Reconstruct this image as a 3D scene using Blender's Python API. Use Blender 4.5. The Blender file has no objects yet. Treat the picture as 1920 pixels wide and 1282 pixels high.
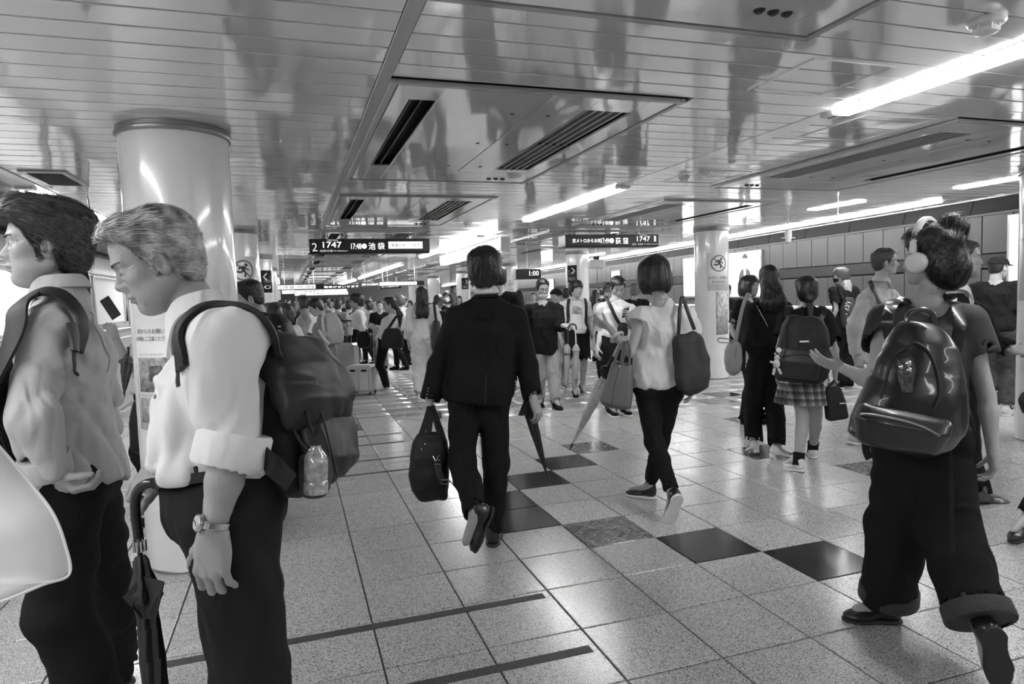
import bpy, math, random
import numpy as np
from mathutils import Vector, Matrix
random.seed(7); RNG = np.random.RandomState(11)
SC = bpy.context.scene; COL = SC.collection

# ------------------------------------------------------------------ camera, exposure, lights
FPX, YAW, PITCH, ROLL, CH = 1251.337, .3181, .0701, -.0317, 1.5
_cy, _sy, _cp, _sp, _cr, _sr = (math.cos(YAW), math.sin(YAW), math.cos(PITCH), math.sin(PITCH), math.cos(ROLL), math.sin(ROLL))
FW = np.array([_sy*_cp, _cy*_cp, -_sp]); _r = np.array([_cy, -_sy, 0.]); _u = np.cross(_r, FW)
RT = _r*_cr + _u*_sr; UP = -_r*_sr + _u*_cr; CAM = np.array([0, 0, CH])
cd = bpy.data.cameras.new('camera'); cam = bpy.data.objects.new('camera', cd); COL.objects.link(cam)
cd.sensor_fit = 'HORIZONTAL'; cd.sensor_width = 36; cd.lens = 36*FPX/1920; cd.clip_start = .05; cd.clip_end = 300
cam.matrix_world = Matrix([[RT[0], UP[0], -FW[0], CAM[0]], [RT[1], UP[1], -FW[1], CAM[1]], [RT[2], UP[2], -FW[2], CAM[2]], [0, 0, 0, 1]])
SC.camera = cam
SC.view_settings.view_transform = 'Standard'; SC.view_settings.look = 'None'
SC.view_settings.gamma = 1; SC.view_settings.use_curve_mapping = False
SC.view_settings.exposure = .95
LIGHT = 22.0        # strength of the fluorescent tubes
w = bpy.data.worlds.new('world'); SC.world = w; w.use_nodes = True
w.node_tree.nodes['Background'].inputs[0].default_value = (1, 1, 1, 1)
w.node_tree.nodes['Background'].inputs[1].default_value = .30

def ray(x, y): return FW + RT*(x-960)/FPX - UP*(y-641)/FPX
def P(x, y, D): return CAM + ray(x, y)*D                      # the place seen at a pixel, D metres ahead
def G(x, y, z=0.):
    d = ray(x, y); return CAM + d*(z-CH)/d[2]
def depth(p): return float((np.asarray(p)-CAM)@FW)
V3 = lambda *a: np.array(a, float)
def nrm(v):
    v = np.asarray(v, float); return v/max(1e-9, np.linalg.norm(v))

# ------------------------------------------------------------------ materials (all greys: the photograph is black and white)
MATS = {}
def mat(name, g, rough=.6, metal=0., bump=None, coat=0., emit=None, spec=.5, alpha=1., trans=0., var=None, sheen=0.):
    """bump = (scale, strength, stretch xyz); var = (scale, amount) brightness mottling"""
    if name in MATS: return MATS[name]
    m = bpy.data.materials.new(name); m.use_nodes = True; nt = m.node_tree; b = nt.nodes['Principled BSDF']
    b.inputs['Base Color'].default_value = (g, g, g, 1); b.inputs['Roughness'].default_value = rough
    b.inputs['Metallic'].default_value = metal; b.inputs['Specular IOR Level'].default_value = spec
    b.inputs['Coat Weight'].default_value = coat; b.inputs['Coat Roughness'].default_value = .06
    b.inputs['Alpha'].default_value = alpha; b.inputs['Transmission Weight'].default_value = trans
    b.inputs['Sheen Weight'].default_value = sheen
    if emit:
        b.inputs['Emission Color'].default_value = (1, 1, 1, 1); b.inputs['Emission Strength'].default_value = emit
    if bump or var: tc = nt.nodes.new('ShaderNodeTexCoord')
    if bump:
        mp = nt.nodes.new('ShaderNodeMapping'); mp.inputs['Scale'].default_value = bump[2] if len(bump) > 2 else (1, 1, 1)
        n = nt.nodes.new('ShaderNodeTexNoise'); n.inputs['Scale'].default_value = bump[0]; n.inputs['Detail'].default_value = 4
        bp = nt.nodes.new('ShaderNodeBump'); bp.inputs['Strength'].default_value = bump[1]; bp.inputs['Distance'].default_value = .01
        nt.links.new(tc.outputs['Object'], mp.inputs[0]); nt.links.new(mp.outputs[0], n.inputs['Vector'])
        nt.links.new(n.outputs['Fac'], bp.inputs['Height']); nt.links.new(bp.outputs[0], b.inputs['Normal'])
    if var:
        n = nt.nodes.new('ShaderNodeTexNoise'); n.inputs['Scale'].default_value = var[0]; n.inputs['Detail'].default_value = 5
        if len(var) > 2:
            mp = nt.nodes.new('ShaderNodeMapping'); mp.inputs['Scale'].default_value = var[2]
            nt.links.new(tc.outputs['Object'], mp.inputs[0]); nt.links.new(mp.outputs[0], n.inputs['Vector'])
        else: nt.links.new(tc.outputs['Object'], n.inputs['Vector'])
        r = nt.nodes.new('ShaderNodeMapRange'); r.inputs['From Min'].default_value = .3; r.inputs['From Max'].default_value = .7
        r.inputs['To Min'].default_value = g*(1-var[1]); r.inputs['To Max'].default_value = min(1, g*(1+var[1]))
        nt.links.new(n.outputs['Fac'], r.inputs['Value']); nt.links.new(r.outputs[0], b.inputs['Base Color'])
    MATS[name] = m; return m

# ------------------------------------------------------------------ objects
def link(o, parent=None):
    COL.objects.link(o)
    if parent is not None: o.parent = parent
    return o
def thing(name, label, cat, loc=(0, 0, 0), group=None, kind=None):
    o = bpy.data.objects.new(name, None); COL.objects.link(o); o.location = [float(v) for v in loc]; o.empty_display_size = .1
    tag(o, label, cat, group, kind); return o
def tag(o, label, cat, group=None, kind=None):
    if label: o['label'] = label
    if cat: o['category'] = cat
    if group: o['group'] = group
    if kind: o['kind'] = kind
    return o
def base(parent):
    b = np.zeros(3)
    while parent is not None: b = b+np.array(parent.location); parent = parent.parent
    return b
def mesh_obj(name, V, F, m, parent=None, smooth=True, label=None, loc=None):
    """V are world positions; stored relative to the parent thing's base"""
    V = np.asarray(V, float); off = base(parent)
    if loc is not None: off = off+np.asarray(loc, float)
    me = bpy.data.meshes.new(name); V = V-off
    if isinstance(F, np.ndarray):
        n, k = F.shape; me.vertices.add(len(V)); me.vertices.foreach_set('co', V.astype(np.float32).ravel())
        me.loops.add(n*k); me.loops.foreach_set('vertex_index', F.astype(np.int32).ravel())
        me.polygons.add(n); me.polygons.foreach_set('loop_start', np.arange(0, n*k, k, dtype=np.int32))
        me.update(calc_edges=True)
    else: me.from_pydata(V.tolist(), [], [tuple(int(i) for i in f) for f in F])
    if smooth: me.polygons.foreach_set('use_smooth', np.ones(len(me.polygons), bool))
    me.materials.append(m); me.validate()
    o = bpy.data.objects.new(name, me); link(o, parent)
    if loc is not None: o.location = [float(v) for v in loc]
    if label: o['label'] = label
    return o

class MB:
    """collects simple solids into one mesh"""
    def __init__(s): s.V = []; s.F = []; s.n = 0
    def add(s, V, F):
        V = np.asarray(V, float); s.V.append(V); s.F += [tuple(int(i)+s.n for i in f) for f in F]; s.n += len(V); return s
    def box(s, lo, hi, bev=0.):
        lo, hi = np.minimum(lo, hi).astype(float), np.maximum(lo, hi).astype(float)
        c = (lo+hi)/2; h = (hi-lo)/2; return s.obox(c, V3(1, 0, 0), V3(0, 1, 0), V3(0, 0, 1), h, bev)
    def obox(s, c, ax, ay, az, h, bev=0.):
        c = np.asarray(c, float)
        if bev <= 0:
            V = [c+ax*h[0]*i+ay*h[1]*j+az*h[2]*k for i in (-1, 1) for j in (-1, 1) for k in (-1, 1)]
            return s.add(V, [(0, 1, 3, 2), (4, 6, 7, 5), (0, 4, 5, 1), (2, 3, 7, 6), (0, 2, 6, 4), (1, 5, 7, 3)])
        bev = min(bev, min(h)*.9); V = []; idx = {}
        for i in (-1, 1):
            for j in (-1, 1):
                for k in (-1, 1):
                    for a in range(3):
                        e = [h[0]-bev, h[1]-bev, h[2]-bev]; e[a] = h[a]; idx[i, j, k, a] = len(V)
                        V.append(c+ax*e[0]*i+ay*e[1]*j+az*e[2]*k)
        F = []
        for a in range(3):
            b, d = (a+1) % 3, (a+2) % 3
            for sg in (-1, 1):
                q = []
                for (p_, r_) in ((-1, -1), (1, -1), (1, 1), (-1, 1)):
                    t = [0, 0, 0]; t[a] = sg; t[b] = p_; t[d] = r_; q.append(idx[t[0], t[1], t[2], a])
                F.append(q if sg > 0 else q[::-1])
            for sb in (-1, 1):
                for sd in (-1, 1):
                    t0 = [0, 0, 0]; t0[a] = -1; t0[b] = sb; t0[d] = sd; t1 = list(t0); t1[a] = 1
                    q = [idx[(*t0, b)], idx[(*t1, b)], idx[(*t1, d)], idx[(*t0, d)]]
                    F.append(q if sb*sd < 0 else q[::-1])
        for i in (-1, 1):
            for j in (-1, 1):
                for k in (-1, 1):
                    q = [idx[i, j, k, 0], idx[i, j, k, 1], idx[i, j, k, 2]]; F.append(q if i*j*k > 0 else q[::-1])
        return s.add(V, F)
    def rings(s, rings, cap=True, closed=True):
        n = len(rings[0]); V = np.concatenate([np.asarray(r, float) for r in rings]); F = []
        for i in range(len(rings)-1):
            for j in range(n if closed else n-1):
                k = (j+1) % n; F.append((i*n+j, i*n+k, (i+1)*n+k, (i+1)*n+j))
        if cap and closed: F += [tuple(range(n))[::-1], tuple(range((len(rings)-1)*n, len(rings)*n))]
        return s.add(V, F)
    def tube(s, pts, rad, n=8, cap=True, flat=1., side=None, close=False):
        pts = [np.asarray(p, float) for p in pts]; N = len(pts)
        rad = [rad]*N if np.isscalar(rad) else list(rad); out = []; pr = None
        for i, p in enumerate(pts):
            t = nrm((pts[(i+1) % N] if close else pts[min(i+1, N-1)])-(pts[i-1] if close else pts[max(i-1, 0)]))
            if side is not None: a = np.asarray(side[i] if np.ndim(side) > 1 else side, float)
            else: a = pr if pr is not None else (V3(0, 0, 1) if abs(t[2]) < .9 else V3(1, 0, 0))
            a = nrm(a-t*(a@t)); pr = a; b = np.cross(t, a)
            out.append([p+(a*math.cos(q)+b*math.sin(q)*flat)*rad[i] for q in np.linspace(0, 2*math.pi, n, endpoint=False)])
        if close: out.append(out[0]); cap = False
        return s.rings(out, cap)
    def strap(s, pts, wdir, hw, ht):
        """flat band: wdir per point is across the band"""
        pts = [np.asarray(p, float) for p in pts]; N = len(pts); out = []
        for i, p in enumerate(pts):
            t = nrm(pts[min(i+1, N-1)]-pts[max(i-1, 0)]); a = np.asarray(wdir[i] if np.ndim(wdir) > 1 else wdir, float)
            a = nrm(a-t*(a@t)); b = np.cross(t, a); h = hw[i] if not np.isscalar(hw) else hw
            out.append([p-a*h-b*ht, p-a*h*.6-b*ht*1.6, p+a*h*.6-b*ht*1.6, p+a*h-b*ht, p+a*h+b*ht, p+a*h*.6+b*ht*1.6, p-a*h*.6+b*ht*1.6, p-a*h+b*ht])
        return s.rings(out)
    def lathe(s, c, ax, prof, n=24, cap=True):
        ax = nrm(ax); a = nrm(np.cross(ax, V3(0, 0, 1) if abs(ax[2]) < .9 else V3(1, 0, 0))); b = np.cross(ax, a); c = np.asarray(c, float)
        return s.rings([[c+ax*h+(a*math.cos(q)+b*math.sin(q))*r for q in np.linspace(0, 2*math.pi, n, endpoint=False)] for r, h in prof], cap)
    def ball(s, c, r, n=12, m=8, ax=(V3(1, 0, 0), V3(0, 1, 0), V3(0, 0, 1))):
        r = [r]*3 if np.isscalar(r) else r; c = np.asarray(c, float); out = []
        for i in range(m+1):
            t = math.pi*(i/m if 0 < i < m else (.004 if i == 0 else .996)); out.append([c-ax[2]*math.cos(t)*r[2]+(ax[0]*math.cos(q)*r[0]+ax[1]*math.sin(q)*r[1])*math.sin(t) for q in np.linspace(0, 2*math.pi, n, endpoint=False)])
        return s.rings(out)
    def poly(s, pts, nvec, th):
        """flat outline extruded by its thickness"""
        pts = np.asarray(pts, float); nv = nrm(nvec)*th; n = len(pts)
        return s.add(np.concatenate([pts, pts+nv]), [tuple(range(n))[::-1], tuple(range(n, 2*n))]+[(i, (i+1) % n, n+(i+1) % n, n+i) for i in range(n)])
    def obj(s, name, m, parent=None, smooth=True, label=None, auto=True, loc=None):
        o = mesh_obj(name, np.concatenate(s.V), s.F, m, parent, smooth, label, loc)
        if smooth and auto:
            try: o.data.set_sharp_from_angle(angle=math.radians(38))
            except Exception: pass
        return o

def smooth_path(pts, n=8):
    pts = [np.asarray(p, float) for p in pts]; pp = [2*pts[0]-pts[1]]+pts+[2*pts[-1]-pts[-2]]; out = []
    for i in range(1, len(pp)-2):
        a, b, c, d = pp[i-1:i+3]
        for t in np.linspace(0, 1, n, endpoint=False):
            out.append(.5*((2*b)+(c-a)*t+(2*a-5*b+4*c-d)*t*t+(3*b-a-3*c+d)*t**3))
    return out+[pts[-1]]

TXT = {}
def text(body, c, right, up, height, m, parent, name='lettering', width=None, depth_=.001, n=None):
    """flat lettering centred on c"""
    key = body
    if key not in TXT:
        cu = bpy.data.curves.new('t', 'FONT'); cu.body = body; cu.resolution_u = 2; o = bpy.data.objects.new('t', cu); COL.objects.link(o)
        bpy.context.view_layer.update(); me = bpy.data.meshes.new_from_object(o.evaluated_get(bpy.context.evaluated_depsgraph_get()))
        V = np.array([v.co[:] for v in me.vertices]).reshape(-1, 3); F = [tuple(p.vertices) for p in me.polygons]; COL.objects.unlink(o); bpy.data.objects.remove(o)
        TXT[key] = (V, F)
    V, F = TXT[key]; lo, hi = V.min(0), V.max(0); sy = height/(hi[1]-lo[1]); sx = (width/(hi[0]-lo[0])) if width else sy
    right, up = nrm(right), nrm(up); nn = np.cross(right, up)
    W = np.asarray(c)+np.outer((V[:, 0]-(lo[0]+hi[0])/2)*sx, right)+np.outer((V[:, 1]-(lo[1]+hi[1])/2)*sy, up)+nn*.0008
    return mesh_obj(name, W, F, m, parent, smooth=False)
# ------------------------------------------------------------------ solids as distance functions, meshed with surface nets
_T = RNG.rand(32, 32, 32).astype(np.float32)
def noise(p):
    i = np.floor(p).astype(np.int32); f = (p-i).astype(np.float32); f = f*f*(3-2*f)
    i0 = i & 31; i1 = (i+1) & 31; r = 0
    for a in (0, 1):
        x = (i1 if a else i0)[:, 0]; wx = f[:, 0] if a else 1-f[:, 0]
        for b in (0, 1):
            y = (i1 if b else i0)[:, 1]; wy = wx*(f[:, 1] if b else 1-f[:, 1])
            r = r+wy*(_T[x, y, i0[:, 2]]*(1-f[:, 2])+_T[x, y, i1[:, 2]]*f[:, 2])
    return r-.5
def smin(a, b, k):
    if k <= 0: return np.minimum(a, b)
    h = np.maximum(k-np.abs(a-b), 0)/k; return np.minimum(a, b)-h*h*k*.25
def smax(a, b, k): return -smin(-a, -b, k)

def cap(a, b, ra, rb=None):
    a = np.asarray(a, float); b = np.asarray(b, float); rb = ra if rb is None else rb; d = b-a; L = max(d@d, 1e-12)
    def f(p):
        q = p-a; h = np.clip(q@d/L, 0, 1); return np.linalg.norm(q-h[:, None]*d, axis=1)-(ra+(rb-ra)*h)
    f.bb = (np.minimum(a-ra, b-rb), np.maximum(a+ra, b+rb)); return f
def chain(pts, rs): return [cap(pts[i], pts[i+1], rs[i], rs[i+1]) for i in range(len(pts)-1)]
def ell(c, r, ax=None):
    c = np.asarray(c, float); r = np.asarray([r]*3 if np.isscalar(r) else r, float); A = np.eye(3) if ax is None else np.array([nrm(v) for v in ax])
    def f(p):
        q = (p-c)@A.T; k0 = np.linalg.norm(q/r, axis=1); k1 = np.linalg.norm(q/(r*r), axis=1)+1e-9; return k0*(k0-1)/k1
    m = r.max(); f.bb = (c-m, c+m); return f
def rbox(c, h, ax=None, rad=.01):
    c = np.asarray(c, float); h = np.asarray(h, float)-rad; A = np.eye(3) if ax is None else np.array([nrm(v) for v in ax])
    def f(p):
        q = np.abs((p-c)@A.T)-h; return np.linalg.norm(np.maximum(q, 0), axis=1)+np.minimum(q.max(1), 0)-rad
    m = np.linalg.norm(h)+rad; f.bb = (c-m, c+m); return f
def half(c, n):
    c = np.asarray(c, float); n = nrm(n); return lambda p: (p-c)@n           # keeps the side against n
def loft(st, rnd=.02, ex=2., pleat=None):
    """st: (centre, side axis, half width, half depth) along a body"""
    C = np.array([s[0] for s in st], float); S = np.array([nrm(s[1]) for s in st]); W = np.array([s[2] for s in st], float); Dp = np.array([s[3] for s in st], float)
    ax = nrm(C[-1]-C[0]); T = (C-C[0])@ax
    def f(p):
        t = (p-C[0])@ax; tc = np.clip(t, T[0], T[-1])
        c = np.stack([np.interp(tc, T, C[:, i]) for i in range(3)], 1); s = np.stack([np.interp(tc, T, S[:, i]) for i in range(3)], 1)
        s = s-np.outer(s@ax, ax); s /= np.linalg.norm(s, axis=1)[:, None]+1e-9; w = np.interp(tc, T, W); d = np.interp(tc, T, Dp)
        q = p-c; q = q-np.outer(q@ax, ax); x = np.einsum('ij,ij->i', q, s); y = np.einsum('ij,ij->i', q, np.cross(ax, s))
        if pleat:
            an = np.arctan2(y/d, x/w); g = 1+pleat[0]*np.abs(((an*pleat[1]/math.pi) % 2)-1)*np.clip((T[-1]-t)/(T[-1]-T[0]), 0, 1)
            w = w*g; d = d*g
        if ex == 2: k0 = np.sqrt((x/w)**2+(y/d)**2)
        else: k0 = (np.abs(x/w)**ex+np.abs(y/d)**ex)**(1/ex)
        k1 = np.sqrt((x/w/w)**2+(y/d/d)**2)+1e-6; dd = k0*(k0-1)/k1
        dd = np.where(k0 < .3, -np.minimum(w, d)*.7, dd)
        return smax(smax(dd, T[0]-t, rnd*2), t-T[-1], rnd*2)
    m = max(W.max(), Dp.max())*1.25; f.bb = (C.min(0)-m, C.max(0)+m); return f

class S:
    """a solid folded from pieces: add / cut / keep, each blended over k metres"""
    def __init__(s, k=.02): s.ops = []; s.k = k; s.lo = V3(9, 9, 9)*99; s.hi = -s.lo; s.disp = None
    def add(s, *fs, k=None):
        for f in fs:
            if isinstance(f, (list, tuple)): s.add(*f, k=k); continue
            s.ops.append(('u', f, s.k if k is None else k)); s.lo = np.minimum(s.lo, f.bb[0]); s.hi = np.maximum(s.hi, f.bb[1])
        return s
    def cut(s, *fs, k=.006):
        for f in fs: s.ops.append(('s', f, k))
        return s
    def keep(s, *fs, k=.004):
        for f in fs: s.ops.append(('i', f, k))
        return s
    def __call__(s, p):
        v = np.full(len(p), 9.)
        for o, f, k in s.ops:
            if o == 'u' and hasattr(f, 'bb'):
                lo, hi = f.bb[0]-k-.03, f.bb[1]+k+.03
                m = ((p >= lo) & (p <= hi)).all(1)
                if not m.any(): 
                    continue
                q = f(p[m]) if not m.all() else f(p); 
                if m.all(): v = smin(v, q, k)
                else: v[m] = smin(v[m], q, k)
            elif o == 'u': v = smin(v, f(p), k)
            elif o == 's': v = smax(v, -f(p), k)
            else: v = smax(v, f(p), k)
        if s.disp is not None: v = v-s.disp(p)
        return v
    @property
    def bb(s): return (s.lo, s.hi)

def nets(fn, h, lo=None, hi=None, pad=.02, excl=()):
    """surface nets over a box, only near the surface; excl: boxes meshed elsewhere"""
    lo = (fn.bb[0]-pad) if lo is None else np.asarray(lo, float); hi = (fn.bb[1]+pad) if hi is None else np.asarray(hi, float)
    B = 4; nc = np.maximum(1, np.ceil((hi-lo)/(h*B)).astype(int)); n = nc*B+1
    g = [lo[i]+(np.arange(nc[i])+.5)*h*B for i in range(3)]
    Cc = np.stack(np.meshgrid(*g, indexing='ij'), -1).reshape(-1, 3)
    cv = np.concatenate([fn(Cc[i:i+200000]) for i in range(0, len(Cc), 200000)])
    near = np.abs(cv) < h*B*.87*1.7+.004; cv3 = cv.reshape(nc)
    Fd = np.empty(n, np.float32); Fd[:-1, :-1, :-1] = np.repeat(np.repeat(np.repeat(cv3, B, 0), B, 1), B, 2); Fd[-1] = Fd[-2]; Fd[:, -1] = Fd[:, -2]; Fd[:, :, -1] = Fd[:, :, -2]
    msk = np.zeros(n, bool); idx = np.argwhere(near.reshape(nc))
    if not len(idx): return np.zeros((0, 3)), np.zeros((0, 4), int)
    mc = near.reshape(nc); mm = np.repeat(np.repeat(np.repeat(mc, B, 0), B, 1), B, 2)
    msk[:-1, :-1, :-1] |= mm; msk[1:, :-1, :-1] |= mm; msk[:-1, 1:, :-1] |= mm; msk[:-1, :-1, 1:] |= mm
    msk[1:, 1:, :-1] |= mm; msk[1:, :-1, 1:] |= mm; msk[:-1, 1:, 1:] |= mm; msk[1:, 1:, 1:] |= mm
    pi = np.argwhere(msk); pp = lo+pi*h
    vals = np.concatenate([fn(pp[i:i+200000]) for i in range(0, len(pp), 200000)]); Fd[msk] = vals
    cellv = msk[:-1, :-1, :-1].copy()
    for a in (0, 1):
        for b in (0, 1):
            for c in (0, 1): cellv &= msk[a:n[0]-1+a, b:n[1]-1+b, c:n[2]-1+c]
    s = Fd < 0; cnt = np.zeros(n-1, np.int8)
    for a in (0, 1):
        for b in (0, 1):
            for c in (0, 1): cnt += s[a:n[0]-1+a, b:n[1]-1+b, c:n[2]-1+c]
    act = (cnt > 0) & (cnt < 8) & cellv; ci = np.argwhere(act)
    if not len(ci): return np.zeros((0, 3)), np.zeros((0, 4), int)
    vid = np.full(n-1, -1, np.int64); vid[act] = np.arange(len(ci))
    acc = np.zeros((len(ci), 3)); k = np.zeros(len(ci))
    cor = [(a, b, c) for a in (0, 1) for b in (0, 1) for c in (0, 1)]
    for e0 in cor:
        for ax in range(3):
            if e0[ax]: continue
            e1 = list(e0); e1[ax] = 1
            v0 = Fd[ci[:, 0]+e0[0], ci[:, 1]+e0[1], ci[:, 2]+e0[2]]; v1 = Fd[ci[:, 0]+e1[0], ci[:, 1]+e1[1], ci[:, 2]+e1[2]]
            m = (v0 < 0) != (v1 < 0); t = np.where(m, v0/np.where(m, v0-v1, 1), 0); q = np.tile(np.array(e0, float), (len(ci), 1)); q[:, ax] = t
            acc += q*m[:, None]; k += m
    Vx = lo+(ci+acc/k[:, None])*h; Fs = []
    for ax in range(3):
        b, c = (ax+1) % 3, (ax+2) % 3
        sl0 = [slice(1, -1)]*3; sl1 = [slice(1, -1)]*3; sl0[ax] = slice(0, -1); sl1[ax] = slice(1, None)
        d = s[tuple(sl0)].astype(np.int8)-s[tuple(sl1)]; e = np.argwhere(d != 0)
        if not len(e): continue
        dv = d[tuple(e.T)]; off = np.ones(3, int); off[ax] = 0; e = e+off
        q = []
        for (ob, oc) in ((-1, -1), (0, -1), (0, 0), (-1, 0)):
            i = e.copy(); i[:, b] += ob; i[:, c] += oc; q.append(vid[i[:, 0], i[:, 1], i[:, 2]])
        q = np.stack(q, 1); ok = (q >= 0).all(1); q = q[ok]; dv = dv[ok]; q[dv < 0] = q[dv < 0][:, ::-1]; Fs.append(q)
    Fq = np.concatenate(Fs) if Fs else np.zeros((0, 4), int)
    if excl:
        cen = Vx[Fq].mean(1); keep = np.ones(len(Fq), bool)
        for l_, h_ in excl: keep &= ~((cen > l_) & (cen < h_)).all(1)
        Fq = Fq[keep]
    us, inv = np.unique(Fq, return_inverse=True); return Vx[us], inv.reshape(-1, 4)
def solid(name, fn, h, m, parent=None, label=None, pad=.02, **kw):
    V, F = nets(fn, h, pad=pad, **kw); 
    if not len(F): V, F = np.zeros((3, 3)), np.array([[0, 1, 2, 2]])
    return mesh_obj(name, V, F, m, parent, True, label)
def grad(fn, p, e=.003):
    p = np.atleast_2d(p); g = np.stack([fn(p+d)-fn(p-d) for d in np.eye(3)*e], 1); return g/(np.linalg.norm(g, axis=1)[:, None]+1e-9)
def drape(fn, pts, off, it=6):
    p = np.array(pts, float)
    for _ in range(it): p = p-grad(fn, p, .006)*(fn(p)-off)[:, None]*.85
    return p
# ------------------------------------------------------------------ materials of the station
def tile_mat(name, g, dark=None, rough=.22, speck=.25):
    m = bpy.data.materials.new(name); m.use_nodes = True; nt = m.node_tree; b = nt.nodes['Principled BSDF']; N = nt.nodes.new; Lk = nt.links.new
    geo = N('ShaderNodeNewGeometry')
    v = N('ShaderNodeTexVoronoi'); v.inputs['Scale'].default_value = 170; Lk(geo.outputs['Position'], v.inputs['Vector'])
    n = N('ShaderNodeTexNoise'); n.inputs['Scale'].default_value = 150; n.inputs['Detail'].default_value = 4; Lk(geo.outputs['Position'], n.inputs['Vector'])
    cell = N('ShaderNodeVectorMath'); cell.operation = 'SUBTRACT'; cell.inputs[1].default_value = (.285, 2.235, 0); Lk(geo.outputs['Position'], cell.inputs[0])
    sc = N('ShaderNodeVectorMath'); sc.operation = 'DIVIDE'; sc.inputs[1].default_value = (.4385, .4275, 9); Lk(cell.outputs[0], sc.inputs[0])
    fl = N('ShaderNodeVectorMath'); fl.operation = 'FLOOR'; Lk(sc.outputs[0], fl.inputs[0])
    wn = N('ShaderNodeTexWhiteNoise'); wn.noise_dimensions = '3D'; Lk(fl.outputs[0], wn.inputs['Vector'])
    r1 = N('ShaderNodeValToRGB'); e = r1.color_ramp.elements
    if dark == 'granite':
        e[0].position = .35; e[0].color = (g*.6,)*3+(1,); e[1].position = .72; e[1].color = (g*1.6,)*3+(1,); e.new(.80).color = (.42, .42, .42, 1)
    elif dark == 'marble':
        e[0].position = .25; e[0].color = (.035,)*3+(1,); e[1].position = .85; e[1].color = (.5,)*3+(1,); e.new(.5).color = (.13, .13, .13, 1); n.inputs['Scale'].default_value = 14; n.inputs['Detail'].default_value = 8; n.inputs['Distortion'].default_value = 2.5
    else:
        e[0].position = .33; e[0].color = (g*.30,)*3+(1,); e[1].position = .85; e[1].color = (g*1.4,)*3+(1,); e.new(.42).color = (g*.92,)*3+(1,)
    if dark is None:
        v.inputs['Scale'].default_value = 250; sp = N('ShaderNodeSeparateColor'); Lk(v.outputs['Color'], sp.inputs[0]); ma = N('ShaderNodeMath'); ma.operation = 'MULTIPLY_ADD'; ma.inputs[1].default_value = .55; Lk(sp.outputs[0], ma.inputs[0]); mb = N('ShaderNodeMath'); mb.operation = 'MULTIPLY'; mb.inputs[1].default_value = .55; Lk(n.outputs['Fac'], mb.inputs[0]); Lk(mb.outputs[0], ma.inputs[2]); Lk(ma.outputs[0], r1.inputs['Fac'])
    else: Lk(n.outputs['Fac'], r1.inputs['Fac'])
    big = N('ShaderNodeTexNoise'); big.inputs['Scale'].default_value = 3; Lk(geo.outputs['Position'], big.inputs['Vector'])
    mr = N('ShaderNodeMapRange'); mr.inputs['To Min'].default_value = .90; mr.inputs['To Max'].default_value = 1.06; Lk(wn.outputs['Value'], mr.inputs['Value'])
    mx = N('ShaderNodeMix'); mx.data_type = 'RGBA'; mx.blend_type = 'MULTIPLY'; mx.inputs[0].default_value = 1
    Lk(r1.outputs[0], mx.inputs[6]); Lk(mr.outputs[0], mx.inputs[7]); Lk(mx.outputs[2], b.inputs['Base Color'])
    rr = N('ShaderNodeMapRange'); rr.inputs['To Min'].default_value = rough*.75; rr.inputs['To Max'].default_value = rough*1.35; Lk(big.outputs['Fac'], rr.inputs['Value']); Lk(rr.outputs[0], b.inputs['Roughness'])
    b.inputs['Specular IOR Level'].default_value = .55
    bp = N('ShaderNodeBump'); bp.inputs['Strength'].default_value = .06; bp.inputs['Distance'].default_value = .002; Lk(n.outputs['Fac'], bp.inputs['Height']); Lk(bp.outputs[0], b.inputs['Normal'])
    return m
M_TILE = tile_mat('terrazzo', .40); M_GRAN = tile_mat('granite', .035, 'granite', .14); M_MARB = tile_mat('marble', .1, 'marble', .16)
M_GROUT = mat('grout', .045, .9)
def ceil_mat():
    m = bpy.data.materials.new('ceiling_enamel'); m.use_nodes = True; nt = m.node_tree; b = nt.nodes['Principled BSDF']; N = nt.nodes.new; Lk = nt.links.new
    b.inputs['Base Color'].default_value = (.88, .88, .88, 1); b.inputs['Metallic'].default_value = .32; b.inputs['Roughness'].default_value = .07
    b.inputs['Specular IOR Level'].default_value = .8
    geo = N('ShaderNodeNewGeometry'); mp = N('ShaderNodeMapping'); mp.inputs['Scale'].default_value = (1.3, 1.0, 1); Lk(geo.outputs['Position'], mp.inputs[0])
    n = N('ShaderNodeTexNoise'); n.inputs['Scale'].default_value = 1.7; n.inputs['Detail'].default_value = 1.5; Lk(mp.outputs[0], n.inputs['Vector'])
    bp = N('ShaderNodeBump'); bp.inputs['Strength'].default_value = .35; bp.inputs['Distance'].default_value = .02; Lk(n.outputs['Fac'], bp.inputs['Height']); Lk(bp.outputs[0], b.inputs['Normal'])
    return m
M_CEIL = ceil_mat(); M_BLACK = mat('black_void', .004, .8); M_TRIM = mat('ceiling_trim', .42, .25, .3)
M_COL = mat('column_paint', .72, .20, 0, (9, .06), coat=.5, var=(4, .05)); M_COLLAR = mat('column_collar', .26, .35, .5)
M_WHITE = mat('white_paint', .72, .35); M_PAPER = mat('poster_paper', .78, .4); M_INK = mat('black_ink', .03, .5); M_GREYINK = mat('grey_ink', .28, .5)
M_TUBE = mat('lamp_tube', .9, .4, emit=LIGHT); M_SIGNLIT = mat('lit_sign_face', .9, .4, emit=1.6); M_LED = mat('led_white', .9, .5, emit=1.0)
M_SIGN = mat('sign_black', .012, .35); M_STEEL = mat('steel', .45, .3, .9); M_DKMETAL = mat('dark_metal', .03, .4, .4)
M_WALLP = mat('wall_panel', .065, .5, 0, (260, .15), var=(230, .35)); M_SOFFIT = mat('soffit_panel', .032, .6, var=(200, .3)); M_STRIPE = mat('wall_band', .02, .25)
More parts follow.
